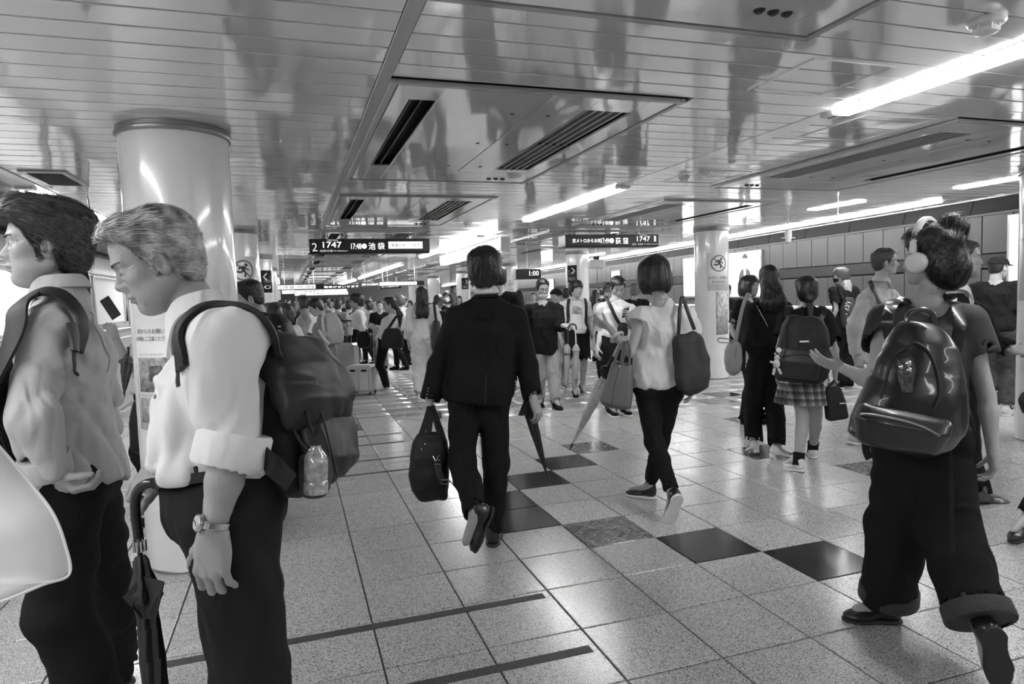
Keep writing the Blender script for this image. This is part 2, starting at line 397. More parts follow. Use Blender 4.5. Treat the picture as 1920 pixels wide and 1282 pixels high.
M_TRAIN = mat('train_steel', .62, .25, .45, (2, .05)); M_TRAING = mat('train_glass', .05, .05, spec=.8); M_TRAININ = mat('train_interior', .55, .6, emit=.12)

# ------------------------------------------------------------------ floor: grout bed and single tiles
TX0, TPX, TY0, TPY = .285, .4385, 2.235, .4275
floor = MB().box((-3.0, -8, -.05), (10.6, 66, -.006)).obj('floor', M_GROUT, smooth=False); tag(floor, None, None, kind='structure')
def tile_mesh(name, m):
    hx, hy, g, c = TPX/2-.0038, TPY/2-.0038, 0, .003
    V = []
    for z, d in ((-.008, 0), (-.0025, 0), (0, c)):
        V += [(-hx+d, -hy+d, z), (hx-d, -hy+d, z), (hx-d, hy-d, z), (-hx+d, hy-d, z)]
    F = [(8, 9, 10, 11)]+[(i*4+j, i*4+(j+1) % 4, i*4+4+(j+1) % 4, i*4+4+j) for i in (0, 1) for j in range(4)]
    me = bpy.data.meshes.new(name); me.from_pydata(V, [], F); me.materials.append(m); return me, np.array(V), F
tmL, tV, tF = tile_mesh('tile', M_TILE); tmG = tile_mesh('tile_granite', M_GRAN)[0]; tmM = tile_mesh('tile_marble', M_MARB)[0]
DARK = {(4, 2), (5, 1), (2, 4), (2, 5), (3, 6), (4, 7), (8, 6), (12, 13), (0, 13), (0, 24), (6, 18), (14, 17), (7, 1)}; DARK.discard((7, 1)); MARB = {(3, 3), (5, 8), (9, 4), (11, 12), (10, 9)}
cells = []
for i in range(-7, 22):
    for j in range(-22, 148):
        x, y = TX0+(i+.5)*TPX, TY0+(j+.5)*TPY
        if x > 7.9+.11*y+.3 and y > 0: continue
        if x > 10.2: continue
        D = depth((x, y, 0)); vis = False
        if D > .5:
            q = V3(x, y, 0)-CAM; u, v = 960+FPX*(q@RT)/D, 641-FPX*(q@UP)/D; vis = -120 < u < 2040 and v < 1420
        cells.append((0 if vis else 1, D if D > 0 else 99-D, i, j, x, y))
cells.sort(); nT = 0; sv, sf, sn = [], [], 0
for vis, D, i, j, x, y in cells:
    if vis == 0 and nT < 292:
        me = tmG if (i, j) in DARK else tmM if (i, j) in MARB else tmL
        o = bpy.data.objects.new('tile', me); link(o, floor); o.location = (x, y, random.uniform(-.0004, .0003)); nT += 1
        o.rotation_euler = (random.gauss(0, .0006), random.gauss(0, .0006), 0)
        if me is tmG: o['label'] = 'dark speckled granite floor tile'
        if me is tmM: o['label'] = 'veined brown marble floor tile'
    elif (i, j) in DARK or (i, j) in MARB:
        o = bpy.data.objects.new('tile', tmG if (i, j) in DARK else tmM); link(o, floor); o.location = (x, y, 0)
    else:
        sv.append(tV+np.array([x, y, 0])); sf.append(np.array([f for f in tF[:]])+sn); sn += 12
o = mesh_obj('distant_tiles', np.concatenate(sv), np.concatenate(sf), M_TILE, floor, False); o['kind'] = 'stuff'
# dark queue lines let into the floor
M_LINE = mat('floor_line', .05, .6, bump=(120, .3), var=(60, .25))
for n, (x0, x1, y, wd) in enumerate([(-.62, 1.125, 3.035, .055), (-.62, 1.13, 2.495, .055), (-.3, 1.09, 5.80, .04), (-.3, 1.07, 6.28, .04), (-.3, 1.06, 6.96, .045), (-.3, 1.1, 7.42, .045), (-.2, 1.1, 8.6, .04), (-.2, 1.1, 9.2, .04)]):
    MB().box((x0, y-wd/2, -.001), (x1, y+wd/2, .0016)).obj('line_marking', M_LINE, floor, smooth=False)
pl = MB().box((-1.55, 5.60, -.001), (-1.24, 6.55, .002)).obj('floor_sign', M_GREYINK, floor, smooth=False)
text('10', (-1.40, 6.05, .0035), (0, -1, 0), (1, 0, 0), .17, M_PAPER, floor, 'floor_number')

# ------------------------------------------------------------------ ceiling
CZ = 2.50
ceiling = MB().box((-3.0, -8, CZ+.06), (11, 66, CZ+.12)).obj('ceiling', M_BLACK, smooth=False); tag(ceiling, None, None, kind='structure')
SP = .1725
def edgeR(y): return 7.45+.118*y
PAN = [(-.35+3.43*k, 2.26+3.43*k) for k in range(-1, 14)]     # rows of ventilation panels
PAN = [(3.12+3.43*k, 5.68+3.43*k) for k in range(-3, 14)]
slat_cache = {}
def slat(x0, x1, y):
    L = round(x1-x0, 3)
    if L not in slat_cache:
        b = MB().box((-L/2, -SP/2+.0065, 0), (L/2, SP/2-.0065, .016), .0012); me = bpy.data.meshes.new('ceiling_slat'); me.from_pydata(np.concatenate(b.V).tolist(), [], b.F); me.materials.append(M_CEIL); slat_cache[L] = (me, np.concatenate(b.V), b.F)
    return slat_cache[L]
nS = 0; sv, sf, sn = [], [], 0
rows = [2.75+SP*(k+.5) for k in range(-55, 350)]
rows.sort(key=lambda y: (y < 1.2, abs(y)))
for y in rows:
    inp = any(a-.02 < y < b+.02 for a, b in PAN)
    zones = [(-1.86, .425), (-2.9, -2.14)]
    zones += [(2.07, 2.985), (3.135, 3.955), (5.56, None)] if inp else [(.49, 2.985), (3.135, None)]
    for x0, x1 in zones:
        if x1 is None:
            x1 = round(edgeR(y)-.02, 2)
            if x0 < 5 and not inp and nS < 260: pass
        me, bv, bf = slat(x0, x1, y); cx = (x0+x1)/2
        if y > 1.2 and y < 14.5 and nS < 292:
            o = bpy.data.objects.new('ceiling_slat', me); link(o, ceiling); o.location = (cx, y, CZ+random.uniform(0, .0006)); o.rotation_euler = (random.gauss(0, .0045), random.gauss(0, .0004), 0); nS += 1
        else:
            sv.append(bv+np.array([cx, y, CZ])); sf += [tuple(i+sn for i in f) for f in bf]; sn += len(bv)
o = mesh_obj('distant_slats', np.concatenate(sv), sf, M_CEIL, ceiling, False); o['kind'] = 'stuff'
# long trims and lamp channels
for x0, x1, z in ((.428, .487, CZ-.004), (2.99, 3.13, CZ-.003), (-2.12, -1.875, CZ-.003)):
    MB().box((x0, -8, z), (x1, 66, CZ+.03), .003).obj('trim', M_TRIM if x0 < 2 and x0 > 0 else M_CEIL, ceiling, smooth=False)
# ventilation panels, left kind (X .47-2.03) and right kind (X 3.98-5.53, mirrored)
def vent_panel(x0, mir, ya, yb, label, detail):
    W = 1.55; X = lambda a: x0+(W-a if mir else a)
    t = thing('ceiling_vent', label, 'air vent', (x0+W/2, (ya+yb)/2, CZ-.012), 'ventilation panels in the slatted ceiling')
    z0, z1 = CZ-.012, CZ+.004
    def bx(name, a, b, c, d, m, zz0=z0, zz1=z1, bev=.002): return MB().box((X(a), c, zz0), (X(b), d, zz1), bev).obj(name, m, t, smooth=False)
    f = MB()
    for a, b, c, d in ((0, .035, ya, yb), (W-.03, W, ya, yb), (.035, W-.03, ya, ya+.03), (.035, W-.03, yb-.03, yb)): f.box((X(a), c, z0-.006), (X(b), d, z1), .002)
    f.obj('frame', M_TRIM, t, smooth=False)
    sa, sb = ya+.26, yb-.58                                    # ends of the slots
    M = M_CEIL
    bx('plate', .043, .13, ya+.038, yb-.038, M); bx('plate', .27, .82, ya+.038, yb-.45, M); bx('plate', .828, 1.09, ya+.038, yb-.45, M); bx('plate', 1.37, W-.038, ya+.038, yb-.038, M)
    bx('plate', .27, 1.37, yb-.44, yb-.038, M)
    bx('plate', .13, .27, ya+.038, sa, M); bx('plate', .13, .27, sb, yb-.038, M); bx('plate', 1.09, 1.37, ya+.038, sa, M); bx('plate', 1.09, 1.37, sb, yb-.44, M)
    bx('duct', .13, .27, sa, sb, M_BLACK, CZ+.05, CZ+.058); bx('duct', 1.09, 1.37, sa, sb, M_BLACK, CZ+.05, CZ+.058)
    bx('slot_rail', .135, .145, sa, sb, M_DKMETAL, z0, z1+.03, .001); bx('slot_rail', .195, .205, sa, sb, M_DKMETAL, z0+.01, z1+.03, .001)
    if detail:
        for i in range(5):
            a = 1.10+.0525*i; bx('louver', a, a+.012, sa, sb, M_TRIM, z0+.002, z1+.02, .001)
        for q in (sa+.02, (sa+sb)/2, sb-.02): bx('louver_bar', 1.09, 1.37, q-.008, q+.008, M_DKMETAL, z0+.008, z1+.015, .001)
        s = MB()
        for a, c in ((.72, sa+.15), (.93, sa+.15), (.70, sb-.1), (.95, sb-.1), (.72, (sa+sb)/2), (.92, (sa+sb)/2)): s.lathe((X(a), c, z0), (0, 0, -1), [(.012, 0), (.012, .003), (.006, .004)], 8)
        s.obj('screws', M_DKMETAL, t)['kind'] = 'stuff'
    else:
        l = MB()
        for i in range(5): l.box((X(1.10+.0525*i), sa, z0+.002), (X(1.112+.0525*i), sb, z1+.02))
        l.obj('louver', M_TRIM, t, smooth=False)
    if detail:
        s = MB()
        for a in (1.16, 1.22, 1.28): s.lathe((X(a), yb-.2, z0), (0, 0, -1), [(.022, 0), (.02, .006), (.012, .012)], 10)
        s.obj('detector', M_DKMETAL, t)
ORD = ['nearest', 'second', 'third', 'fourth', 'fifth', 'sixth', 'seventh', 'eighth', 'ninth', 'tenth', 'eleventh', 'twelfth', 'thirteenth', 'fourteenth', 'fifteenth']
k = 0
for ya, yb in PAN:
    if yb < -.5 or ya > 42: continue
    n = ['glossy ceiling vent panel at the top edge, three small black detectors', 'large glossy ceiling vent panel with long black slot and louvres, whole in view', 'ceiling vent panel just before the left departure board'][k] if k < 3 else '%s ceiling vent panel in the left row, counted from the camera' % ORD[k]
    vent_panel(.485, False, ya, yb, n, k < 5)
    n = ['right ceiling vent panel above the lamp, mostly out of the picture', 'glossy vent panel with long louvre on the right, beside the bright lamp'][k] if k < 2 else '%s ceiling vent panel in the right row, counted from the camera' % ORD[k]
    vent_panel(3.97, True, ya, yb, n, k < 4)
    k += 1
# a small frosted access hatch outlined on the slats
def hatch(x0, x1, y0, y1, label):
    t = thing('access_hatch', label, 'hatch', ((x0+x1)/2, (y0+y1)/2, CZ-.006))
    b = MB()
    for a in ((x0, y0, x1, y0+.02), (x0, y1-.02, x1, y1), (x0, y0+.02, x0+.02, y1-.02), (x1-.02, y0+.02, x1, y1-.02)): b.box((a[0], a[1], CZ-.006), (a[2], a[3], CZ+.002))
    b.obj('frame', M_CEIL, t, smooth=False)
    return t
hatch(2.25, 2.72, 2.44, 2.9, 'square outlined access hatch in the slats before the bright lamp')
hatch(3.3, 3.85, 3.15, 3.75, 'square outlined access hatch just beyond the bright lamp')
hatch(3.3, 3.85, 4.9, 5.5, 'square outlined access hatch beside the right louvre far end')
t = thing('small_vent', 'small rectangular ceiling grille over the left train side', 'air vent', (-1.65, 6.0, CZ-.01))
MB().box((-1.80, 5.68, CZ-.012), (-1.5, 6.3, CZ), .003).obj('frame', M_TRIM, t, smooth=False); MB().box((-1.76, 5.74, CZ-.015), (-1.54, 6.24, CZ-.011), .001).obj('grille', M_BLACK, t, smooth=False)

# lamps
def lamp(x, y0, y1, label, wd=.11, slope=0., ends=True):
    t = thing('fluorescent_lamp', label, 'lamp', (x+slope*y0, y0, CZ-.03), 'fluorescent strip lamps')
    a, b = V3(x+slope*y0, y0, CZ-.014), V3(x+slope*y1, y1, CZ-.014); d = nrm(b-a); s = V3(d[1], -d[0], 0)
    MB().obox((a+b)/2, s, d, V3(0, 0, 1), (wd/2, np.linalg.norm(b-a)/2, .016), .006).obj('tube', M_TUBE, t, smooth=False)
    if ends:
        for p, q in ((a, -1), (b, 1)):
            MB().obox(p+d*q*.05+V3(0, 0, .004), s, d, V3(0, 0, 1), (wd/2, .05, .013), .004).obj('end_cap', M_WHITE, t, smooth=False)
            MB().tube([p+d*q*.02, p+d*q*.09], .012, 8).obj('lamp_holder', M_DKMETAL, t)
lamp(3.06, -4.8, -2.2, 'lamp behind the camera on the middle line')
lamp(3.06, .35, 3.12, 'bright strip lamp at the upper right edge, nearest of the middle line')
lamp(3.06, 5.83, 8.5, 'strip lamp between the two departure boards, second on the middle line')
lamp(3.08, 10.9, 16.2, 'third strip lamp on the middle line, above the suited man')
lamp(3.12, 19.5, 32, 'fourth strip lamp on the middle line, beyond the white hanging sign')
lamp(3.12, 34, 46, 'farthest strip lamp on the middle line')
lamp(-1.99, 6.5, 9.85, 'strip lamp over the train beside the big column', .13)
lamp(-1.99, -3, 3.6, 'strip lamp over the train, out of the picture behind the men', .13)
lamp(-1.99, 13, 45, 'long row of strip lamps over the train, hidden by the columns', .13)
lamp(7.02, 6.25, 60, 'long strip lamp along the right wall edge', .10, .104, False)
lamp(7.02, -5, 4.6, 'strip lamp along the right wall edge, beyond the right column', .10, .104, False)
for x, y, L in ((6.6, 6.8, .4), (6.9, 4.9, .5), (7.7, 16.2, .5)):
    t = thing('recessed_lamp', {6.8: 'small recessed lamp by the hanging rod near the right wall', 4.9: 'small recessed lamp beside the right column top', 16.2: 'small recessed lamp beyond the right departure board'}[y], 'lamp', (x, y, CZ-.01))
    MB().box((x-.08, y-L, CZ-.012), (x+.08, y+L, CZ), .004).obj('lamp_cover', M_TUBE, t, smooth=False)

# ------------------------------------------------------------------ right wall with slanted dark fascia, lit adverts and gate
wdir = nrm(V3(.11, 1, 0)); wn_ = nrm(V3(-1, .11, 0))
def WP(y, z, off=0.):
    p = V3(7.13+.11*y, y, 0)*1.07; return V3(p[0], p[1], z*1.07-.105 if z > 1.3 else z)+wn_*off
def wbox(name, y0, y1, z0, z1, th, m, parent, off=0., bev=0.):
    a, b = WP(y0, z0), WP(y1, z1); c = (a+b)/2+wn_*(off+th/2); hz = (b[2]-a[2])/2; a[2] = b[2] = 0; return MB().obox(c, wdir, wn_, V3(0, 0, 1), (np.linalg.norm(b-a)/2, th/2, hz), bev).obj(name, m, parent, smooth=False)
wallr = wbox('wall_right', -8, 62, -.05, 2.5, .1, M_BLACK, None, -.12); tag(wallr, None, None, kind='structure')
ys = [4.62]
while ys[-1] < 19: ys.append(ys[-1]+.385)
for i in range(len(ys)-1):
    wbox('wall_panel', ys[i]+.006, ys[i+1]-.006, 1.81, 2.25, .016, M_WALLP, wallr, -.016, .003)
    wbox('wall_panel', ys[i]+.006, ys[i+1]-.006, .02, 1.62, .016, M_WALLP, wallr, -.016, .003)
for a, b in ((-8, 4.6), (19.3, 66)): o = wbox('wall_panels_far', a, b, .02, 2.25, .016, M_WALLP, wallr, -.016)
wbox('wall_band', -8, 66, 1.64, 1.80, .02, M_STRIPE, wallr, -.016, .003)
wbox('top_rail', -8, 66, 2.25, 2.275, .03, M_DKMETAL, wallr, -.016)
ys = [-7+1.1*k for k in range(26)]
for i in range(len(ys)-1):
    y0, y1 = ys[i]+.006, ys[i+1]-.006; a0, a1 = WP((y0+.16)/1.07, 2.27), WP((y1+.16)/1.07, 2.27); b0, b1 = V3(edgeR(y0)+.02, y0, 2.497), V3(edgeR(y1)+.02, y1, 2.497); nv = nrm(np.cross(a1-a0, b0-a0)); nv = nv if nv[2] < 0 else -nv
    MB().poly([a0, a1, b1, b0], -nv, .01).obj('soffit_panel', M_SOFFIT, wallr, smooth=False)
a0, a1, b0, b1 = WP(20.5, 2.27), WP(66, 2.27), V3(edgeR(20.5), 20.5, 2.497), V3(edgeR(66), 66, 2.497)
MB().poly([a0, a1, b1, b0], (0, 0, 1), .01).obj('soffit_panel', M_SOFFIT, wallr, smooth=False)
MB().poly([V3(edgeR(-8)-.03, -8, CZ-.01), V3(edgeR(66)-.03, 66, CZ-.01), V3(edgeR(66)+.03, 66, CZ-.01), V3(edgeR(-8)+.03, -8, CZ-.01)], (0, 0, 1), .03).obj('edge_rail', M_TRIM, wallr, smooth=False)
def advert(y0, y1, z0, z1, label, fig=False, glow=1.5):
    t = thing('advert_board', label, 'advert', WP((y0+y1)/2, z0, .05)); 
    z0, z1 = z0, z1; wbox('frame', y0, y1, z0, z1, .05, M_STEEL, t, 0, .004)
    wbox('lit_face', y0+.035, y1-.035, z0+.035, z1-.035, .006, mat('advert_face', .75, .3, emit=.4), t, .05)
    if fig:   # printed businessman: flat figure on the lit sheet
        c = WP((y0+y1)/2-.14, (z0+z1)/2, .0585); g = lambda a, b: c-wdir*a*1.25+V3(0, 0, max(b*1.25+.03, -.40)); nv = wn_
        s = lambda pts, m, nm, o=0: MB().poly([g(a, b)+nv*o for a, b in pts], nv, .001).obj(nm, m, t, smooth=False)
        s([(-.17, -.42), (.17, -.42), (.18, -.05), (.13, .04), (.05, .08), (-.05, .08), (-.13, .04), (-.18, -.05)], mat('print_dark', .10, .5), 'printed_suit')
        s([(-.04, .08), (.04, .08), (.015, -.2), (-.015, -.2)], mat('print_white', .85, .5, emit=.3), 'printed_shirt', .001)
        s([(.075*math.cos(q), .19+.1*math.sin(q)) for q in np.linspace(0, 2*math.pi, 20, endpoint=False)], mat('print_skin', .6, .5, emit=.25), 'printed_face', .001)
        s([(-.08, .2), (-.075, .27), (-.03, .315), (.04, .315), (.08, .27), (.08, .2), (.06, .24), (-.05, .25)], M_INK, 'printed_hair', .002)
        s([(-.3, -.12), (.12, -.12), (.12, -.14), (-.3, -.14)], mat('print_white', .85, .5, emit=.3), 'printed_line', .002)
    return t
ad = advert(10.2, 11.55, 1.30, 2.19, 'lit advert with printed man in dark suit, right of the poster column', True)
advert(12.45, 13.3, 1.32, 2.2, 'narrow lit advert between dark-haired woman and poster column')
advert(4.4, 5.42, 1.2, 2.22, 'tall lit advert at the right edge beside the column')
advert(17.2, 17.9, 1.25, 2.12, 'small lit advert right of the arrow column')
advert(24.2, 26, 1.3, 2.1, 'distant lit advert left of the arrow column')
advert(33, 37, 1.2, 2.1, 'farthest lit advert past the suited man')
t = thing('station_plate', 'small dark station plate on the wall behind the bobbed woman', 'sign', WP(14.2, 1.7, .03)); wbox('plate', 13.95, 14.45, 1.62, 1.95, .02, M_STRIPE, t, .008, .003)
text('新宿', WP(14.2, 1.84, .030), -wdir, (0, 0, 1), .1, M_PAPER, t); text('Shinjuku', WP(14.2, 1.70, .030), -wdir, (0, 0, 1), .045, M_PAPER, t)
t = thing('station_plate', 'small round-mark plate low on the wall behind the glasses man', 'sign', WP(6.55, 1.5, .02)); MB().lathe(WP(6.6, 1.55, 0), wn_, [(.07, 0), (.07, .02)], 24).obj('plate', M_PAPER, t); MB().tube([WP(6.6+.05*math.cos(q), 1.55+.05*math.sin(q), .02) for q in np.linspace(0, 6.28, 20)], .006, 6).obj('ring', M_INK, t)
# low white service counter in front of the wall
for y0, lab in ((2.5, 'white waist-high platform gate near the right edge'), (5.1, 'white waist-high platform gate behind the man in a cap'), (7.7, 'white waist-high platform gate behind the schoolgirl'), (10.3, 'white waist-high platform gate right of the poster column'), (12.9, 'white waist-high platform gate left of the poster column'), (15.5, 'white waist-high platform gate behind the crossbody man')):
    t = thing('platform_gate', lab, 'gate', WP(y0+1.2, 0, .2), 'white platform gates along the right wall')
    wbox('gate_body', y0, y0+2.45, 0, 1.10, .16, M_WHITE, t, .03, .012); wbox('gate_top', y0-.0, y0+2.45, 1.10, 1.15, .2, M_WHITE, t, .01, .012)
    wbox('gate_door', y0+.25, y0+2.2, .12, 1.0, .02, mat('gate_door', .6, .3), t, .19, .006)
    wbox('warning_lamp', y0+.06, y0+.16, .95, 1.04, .012, M_DKMETAL, t, .195, .003)

# ------------------------------------------------------------------ left: train, its door and windows
walll = MB().box((-3.06, -8, -.05), (-3.0, 66, 2.62)).obj('wall_left', M_BLACK, smooth=False); tag(walll, None, None, kind='structure')
t = thing('train', 'silver train standing at the left platform', 'train', (-2.85, 10, 0))
MB().box((-2.92, -4, .02), (-2.80, 40, 1.20), .01).obj('side_panel', M_TRAIN, t, smooth=False); MB().box((-2.92, -4, 2.02), (-2.80, 40, 2.30), .01).obj('roof_panel', M_TRAIN, t, smooth=False)
MB().box((-2.97, -4, 2.3), (-2.86, 40, 2.5)).obj('roof', M_DKMETAL, t, smooth=False)
x0 = -4; k = 0
while x0 < 38:
    dw = x0+1.3
    MB().box((-2.92, x0, 1.2), (-2.80, x0+.22, 2.02), .01).obj('pillar', M_TRAIN, t, smooth=False)
    if k % 2 == 0:
        wd_ = MB().box((-2.87, x0+.22, 1.2), (-2.84, x0+2.3, 2.02), .005).obj('window', M_TRAININ, t, smooth=False)
        f = MB()
        f.tube(smooth_path([(-2.79, x0+.24, 1.24), (-2.79, x0+2.28, 1.24), (-2.79, x0+2.28, 1.98), (-2.79, x0+.24, 1.98), (-2.79, x0+.24, 1.24)], 1), .02, 6); f.obj('window_frame', M_STEEL, t)
        x0 += 2.3
    else:
        d = MB(); d.box((-2.86, x0+.22, .05), (-2.83, x0+.86, 2.0), .01); d.box((-2.86, x0+.87, .05), (-2.83, x0+1.5, 2.0), .01); d.obj('door_leaf', mat('train_door', .55, .3, .4), t, smooth=False)
        g = MB(); g.box((-2.835, x0+.32, 1.15), (-2.822, x0+.76, 1.9), .01); g.box((-2.835, x0+.97, 1.15), (-2.822, x0+1.4, 1.9), .01); g.obj('door_pane', M_TRAININ, t, smooth=False)
        f = MB().tube([(-2.80, x0+.2, .05), (-2.80, x0+.2, 1.95), (-2.80, x0+.28, 2.03), (-2.80, x0+1.44, 2.03), (-2.80, x0+1.52, 1.95), (-2.80, x0+1.52, .05)], .025, 6); f.obj('door_frame', M_DKMETAL, t)
        x0 += 1.52
    k += 1
for y0, lab in ((1.2, 'pale platform screen at the far left edge'), (4.2, 'pale platform screen beside the train behind the men'), (7.2, 'pale platform screen seen past the big column'), (10.2, 'fourth pale platform screen along the train'), (13.2, 'fifth pale platform screen along the train')):
    t = thing('platform_screen', lab, 'gate', (-2.5, y0+1.4, 0), 'pale platform screens along the train')
    MB().box((-2.58, y0, 0), (-2.44, y0+2.7, 1.15), .015).obj('screen_body', M_WHITE, t, smooth=False); MB().box((-2.60, y0, 1.15), (-2.42, y0+2.7, 1.19), .01).obj('screen_top', M_STEEL, t, smooth=False)
    MB().box((-2.45, y0+.2, .15), (-2.43, y0+2.5, 1.05), .006).obj('screen_door', mat('gate_door', .6, .3), t, smooth=False)
MB().box((-2.9, -8, 2.36), (-2.2, 66, 2.42), .004).obj('trim_left', M_DKMETAL, None, smooth=False)['kind'] = 'structure'
o = MB().box((-3, 62, -.05), (14.5, 62.1, 2.6)).obj('wall_back', mat('end_wall', .6, .7), smooth=False); o['kind'] = 'structure'
o = MB().box((-3, -8.1, -.05), (10.6, -8, 2.6)).obj('wall_front', mat('end_wall', .6, .7), smooth=False); o['kind'] = 'structure'

# ------------------------------------------------------------------ columns
def column(x, y, r, label, seg=48):
    t = thing('column', label, 'column', (x, y, 0), 'round pale columns')
    MB().lathe((x, y, 0), (0, 0, 1), [(r, 0), (r, 2.46)], seg).obj('shaft', M_COL, t)
    MB().lathe((x, y, 2.43), (0, 0, 1), [(r, .018), (r+.014, .02), (r+.019, .028), (r+.019, .040), (r+.012, .046), (r+.012, .069), (r, .070)], seg, False).obj('collar', M_COLLAR, t)
    MB().lathe((x, y, 0), (0, 0, 1), [(r+.004, 0), (r+.004, .012), (r, .016)], seg, False).obj('base_ring', M_COLLAR, t)
    return t
BC = column(-.585, 4.33, .288, 'big pale column behind the grey-haired man', 64)
C2 = column(-.66, 10.0, .285, 'pale column with no-rushing sign behind the buzz-cut man')
for y, l in ((15.65, 'third column in the left row, behind the crowd'), (21.3, 'fourth column in the left row, far back'), (27, 'fifth column in the left row, far back')): column(-.62, y, .285, l, 24)
RC = column(6.66, 4.25, .285, 'pale column cut by the right picture edge')
C3 = column(6.75, 9.65, .278, 'pale column with no-rushing poster and peeled patch')
C4 = column(6.80, 15.3, .285, 'pale column with a right-arrow sign', 32)
C5 = column(6.88, 21.0, .285, 'pale column just right of the suited man', 32)
C6 = column(6.74, 26.6, .285, 'pale column with small arrow sign left of the suited man', 24)
for y, l in ((32.3, 'farther right-row column beyond the capped woman'), (38, 'farthest right-row column')): column(6.7, y, .285, l, 24)
def curved(t, cx, cy, r, a0, a1, z0, z1, m, name, off=.004, n=10, th=.003):
    A = np.linspace(a0, a1, n); V = []; F = []
    for rr in (r+off-th, r+off):
        for z in (z0, z1):
            V += [(cx+rr*math.cos(a), cy+rr*math.sin(a), z) for a in A]
    for i in range(n-1):
        F += [(2*n+i, 2*n+i+1, 3*n+i+1, 3*n+i), (i, n+i, n+i+1, i+1), (i, i+1, 2*n+i+1, 2*n+i), (n+i, 3*n+i, 3*n+i+1, n+i+1)]
    F += [(0, 2*n, 3*n, n), (n-1, 2*n-1, 4*n-1, 3*n-1)]
    return mesh_obj(name, V, F, m, t, True)
def facing(cx, cy, du=0.):     # angle on the column that faces the camera
    return math.atan2(-cy, -cx)+du
def on_col(cx, cy, r, a, z, off=.009): return V3(cx+(r+off)*math.cos(a), cy+(r+off)*math.sin(a), z)
def pictogram(t, cx, cy, r, a, z, R):
    """crossed-out runner printed on a curved sheet: u is along the column's skin"""
    def pt(u, v, o=.007): return on_col(cx, cy, r, a+u/r, z+v, o)
    b = MB(); n = 40; V = []; F = []
    for i in range(n):
        q = 2*math.pi*i/n
        for rr in (R, R*.84): V.append(pt(rr*math.cos(q), rr*math.sin(q)))
    for i in range(n): j = (i+1) % n; F.append((2*i, 2*j, 2*j+1, 2*i+1))
    b.add(V, F)
    u0 = R*.92*math.cos(math.radians(135)); v0 = -u0; n = 8; V = []; F = []
    for i in range(n+1):
        k = i/n*2-1; V += [pt(u0*-k+R*.05, -v0*-k*-1*-1 if False else v0*-k+R*.05, .0075), pt(u0*-k-R*.05, v0*-k-R*.05, .0075)]
    for i in range(n): F.append((2*i, 2*i+2, 2*i+3, 2*i+1))
    b.add(V, F); b.obj('ban_ring', mat('ring_grey', .20, .5), t, smooth=False)
    b = MB(); V = [pt(.26*R+.15*R*math.cos(q), .50*R+.15*R*math.sin(q), .0085) for q in np.linspace(0, 6.28, 14)[:-1]]; b.add(V, [tuple(range(13))])
    def limb(pts, w_):
        for i in range(len(pts)-1):
            p, q = np.array(pts[i])*R, np.array(pts[i+1])*R; d = nrm(q-p); s = V3(-d[1], d[0])[:2]*w_*R if False else np.array([-d[1], d[0]])*w_*R
            b.add([pt(*(p-s-d*.0), .0085), pt(*(q-s), .0085), pt(*(q+s), .0085), pt(*(p+s), .0085)], [(0, 1, 2, 3)])
    limb([(-.05, .38), (.05, -.05)], .14); limb([(.05, .34), (.35, .1), (.5, -.02)], .06); limb([(-.02, .36), (-.3, .3), (-.42, .08)], .06)
    limb([(.05, -.02), (.22, -.3), (.1, -.62)], .085); limb([(0, -.02), (-.22, -.2), (-.6, -.12)], .085); b.obj('runner_mark', M_INK, t, smooth=False)
def coltext(s, t, cx, cy, r, a, z, h, w_, m=M_INK):
    """lettering wrapped on the column"""
    o = text(s, (0, 0, 0), (1, 0, 0), (0, 0, 1), h, m, None, 'lettering', w_)
    off = base(t); co = np.empty(len(o.data.vertices)*3, np.float32); o.data.vertices.foreach_get('co', co); co = co.reshape(-1, 3)
    W = np.stack([cx+(r+.0085)*np.cos(a+co[:, 0]/r), cy+(r+.0085)*np.sin(a+co[:, 0]/r), z+co[:, 2]], 1)-off
    o.data.vertices.foreach_set('co', W.astype(np.float32).ravel()); o.data.update(); o.parent = t; return o
def rush_poster(cx, cy, r, a, zt, w_, h, label, jp=True):
    t = thing('poster', label, 'poster', on_col(cx, cy, r, a, zt-h/2)); aa = w_/2/r
    curved(t, cx, cy, r, a-aa, a+aa, zt-h, zt, M_PAPER, 'sheet'); R = w_*.37
    pictogram(t, cx, cy, r, a, zt-R*1.3, R)
    coltext('かけこみ禁止', t, cx, cy, r, a, zt-h*.665, h*.085, w_*.9); coltext('Do Not Rush', t, cx, cy, r, a, zt-h*.77, h*.05, w_*.6)
    coltext('あぶないですから', t, cx, cy, r, a, zt-h*.84, h*.03, w_*.55, M_GREYINK); coltext('かけこみ乗車はやめましょう', t, cx, cy, r, a, zt-h*.895, h*.035, w_*.85, M_GREYINK); coltext('東京メトロ', t, cx, cy, r, a, zt-h*.95, h*.02, w_*.35, M_GREYINK)
    return t
f3 = facing(6.75, 9.65); rush_poster(6.75, 9.65, .278, f3+.44, 2.09, .37, .62, 'no-rushing poster with crossed runner on the column by the right crowd')
rush_poster(-.66, 10, .285, facing(-.66, 10)+.22, 2.13, .38, .80, 'no-rushing poster on the second left column above the buzz-cut man')
t = thing('peeled_patch', 'rusty peeled paint patch under the poster on the column', 'patch', on_col(6.75, 9.65, .278, f3+.5, 1.2)); curved(t, 6.75, 9.65, .278, f3+.24, f3+1.12, .74, 1.45, mat('peeled', .42, .6, 0, (30, .5), var=(18, .65, (3, 3, .8))), 'patch_surface', .0045)
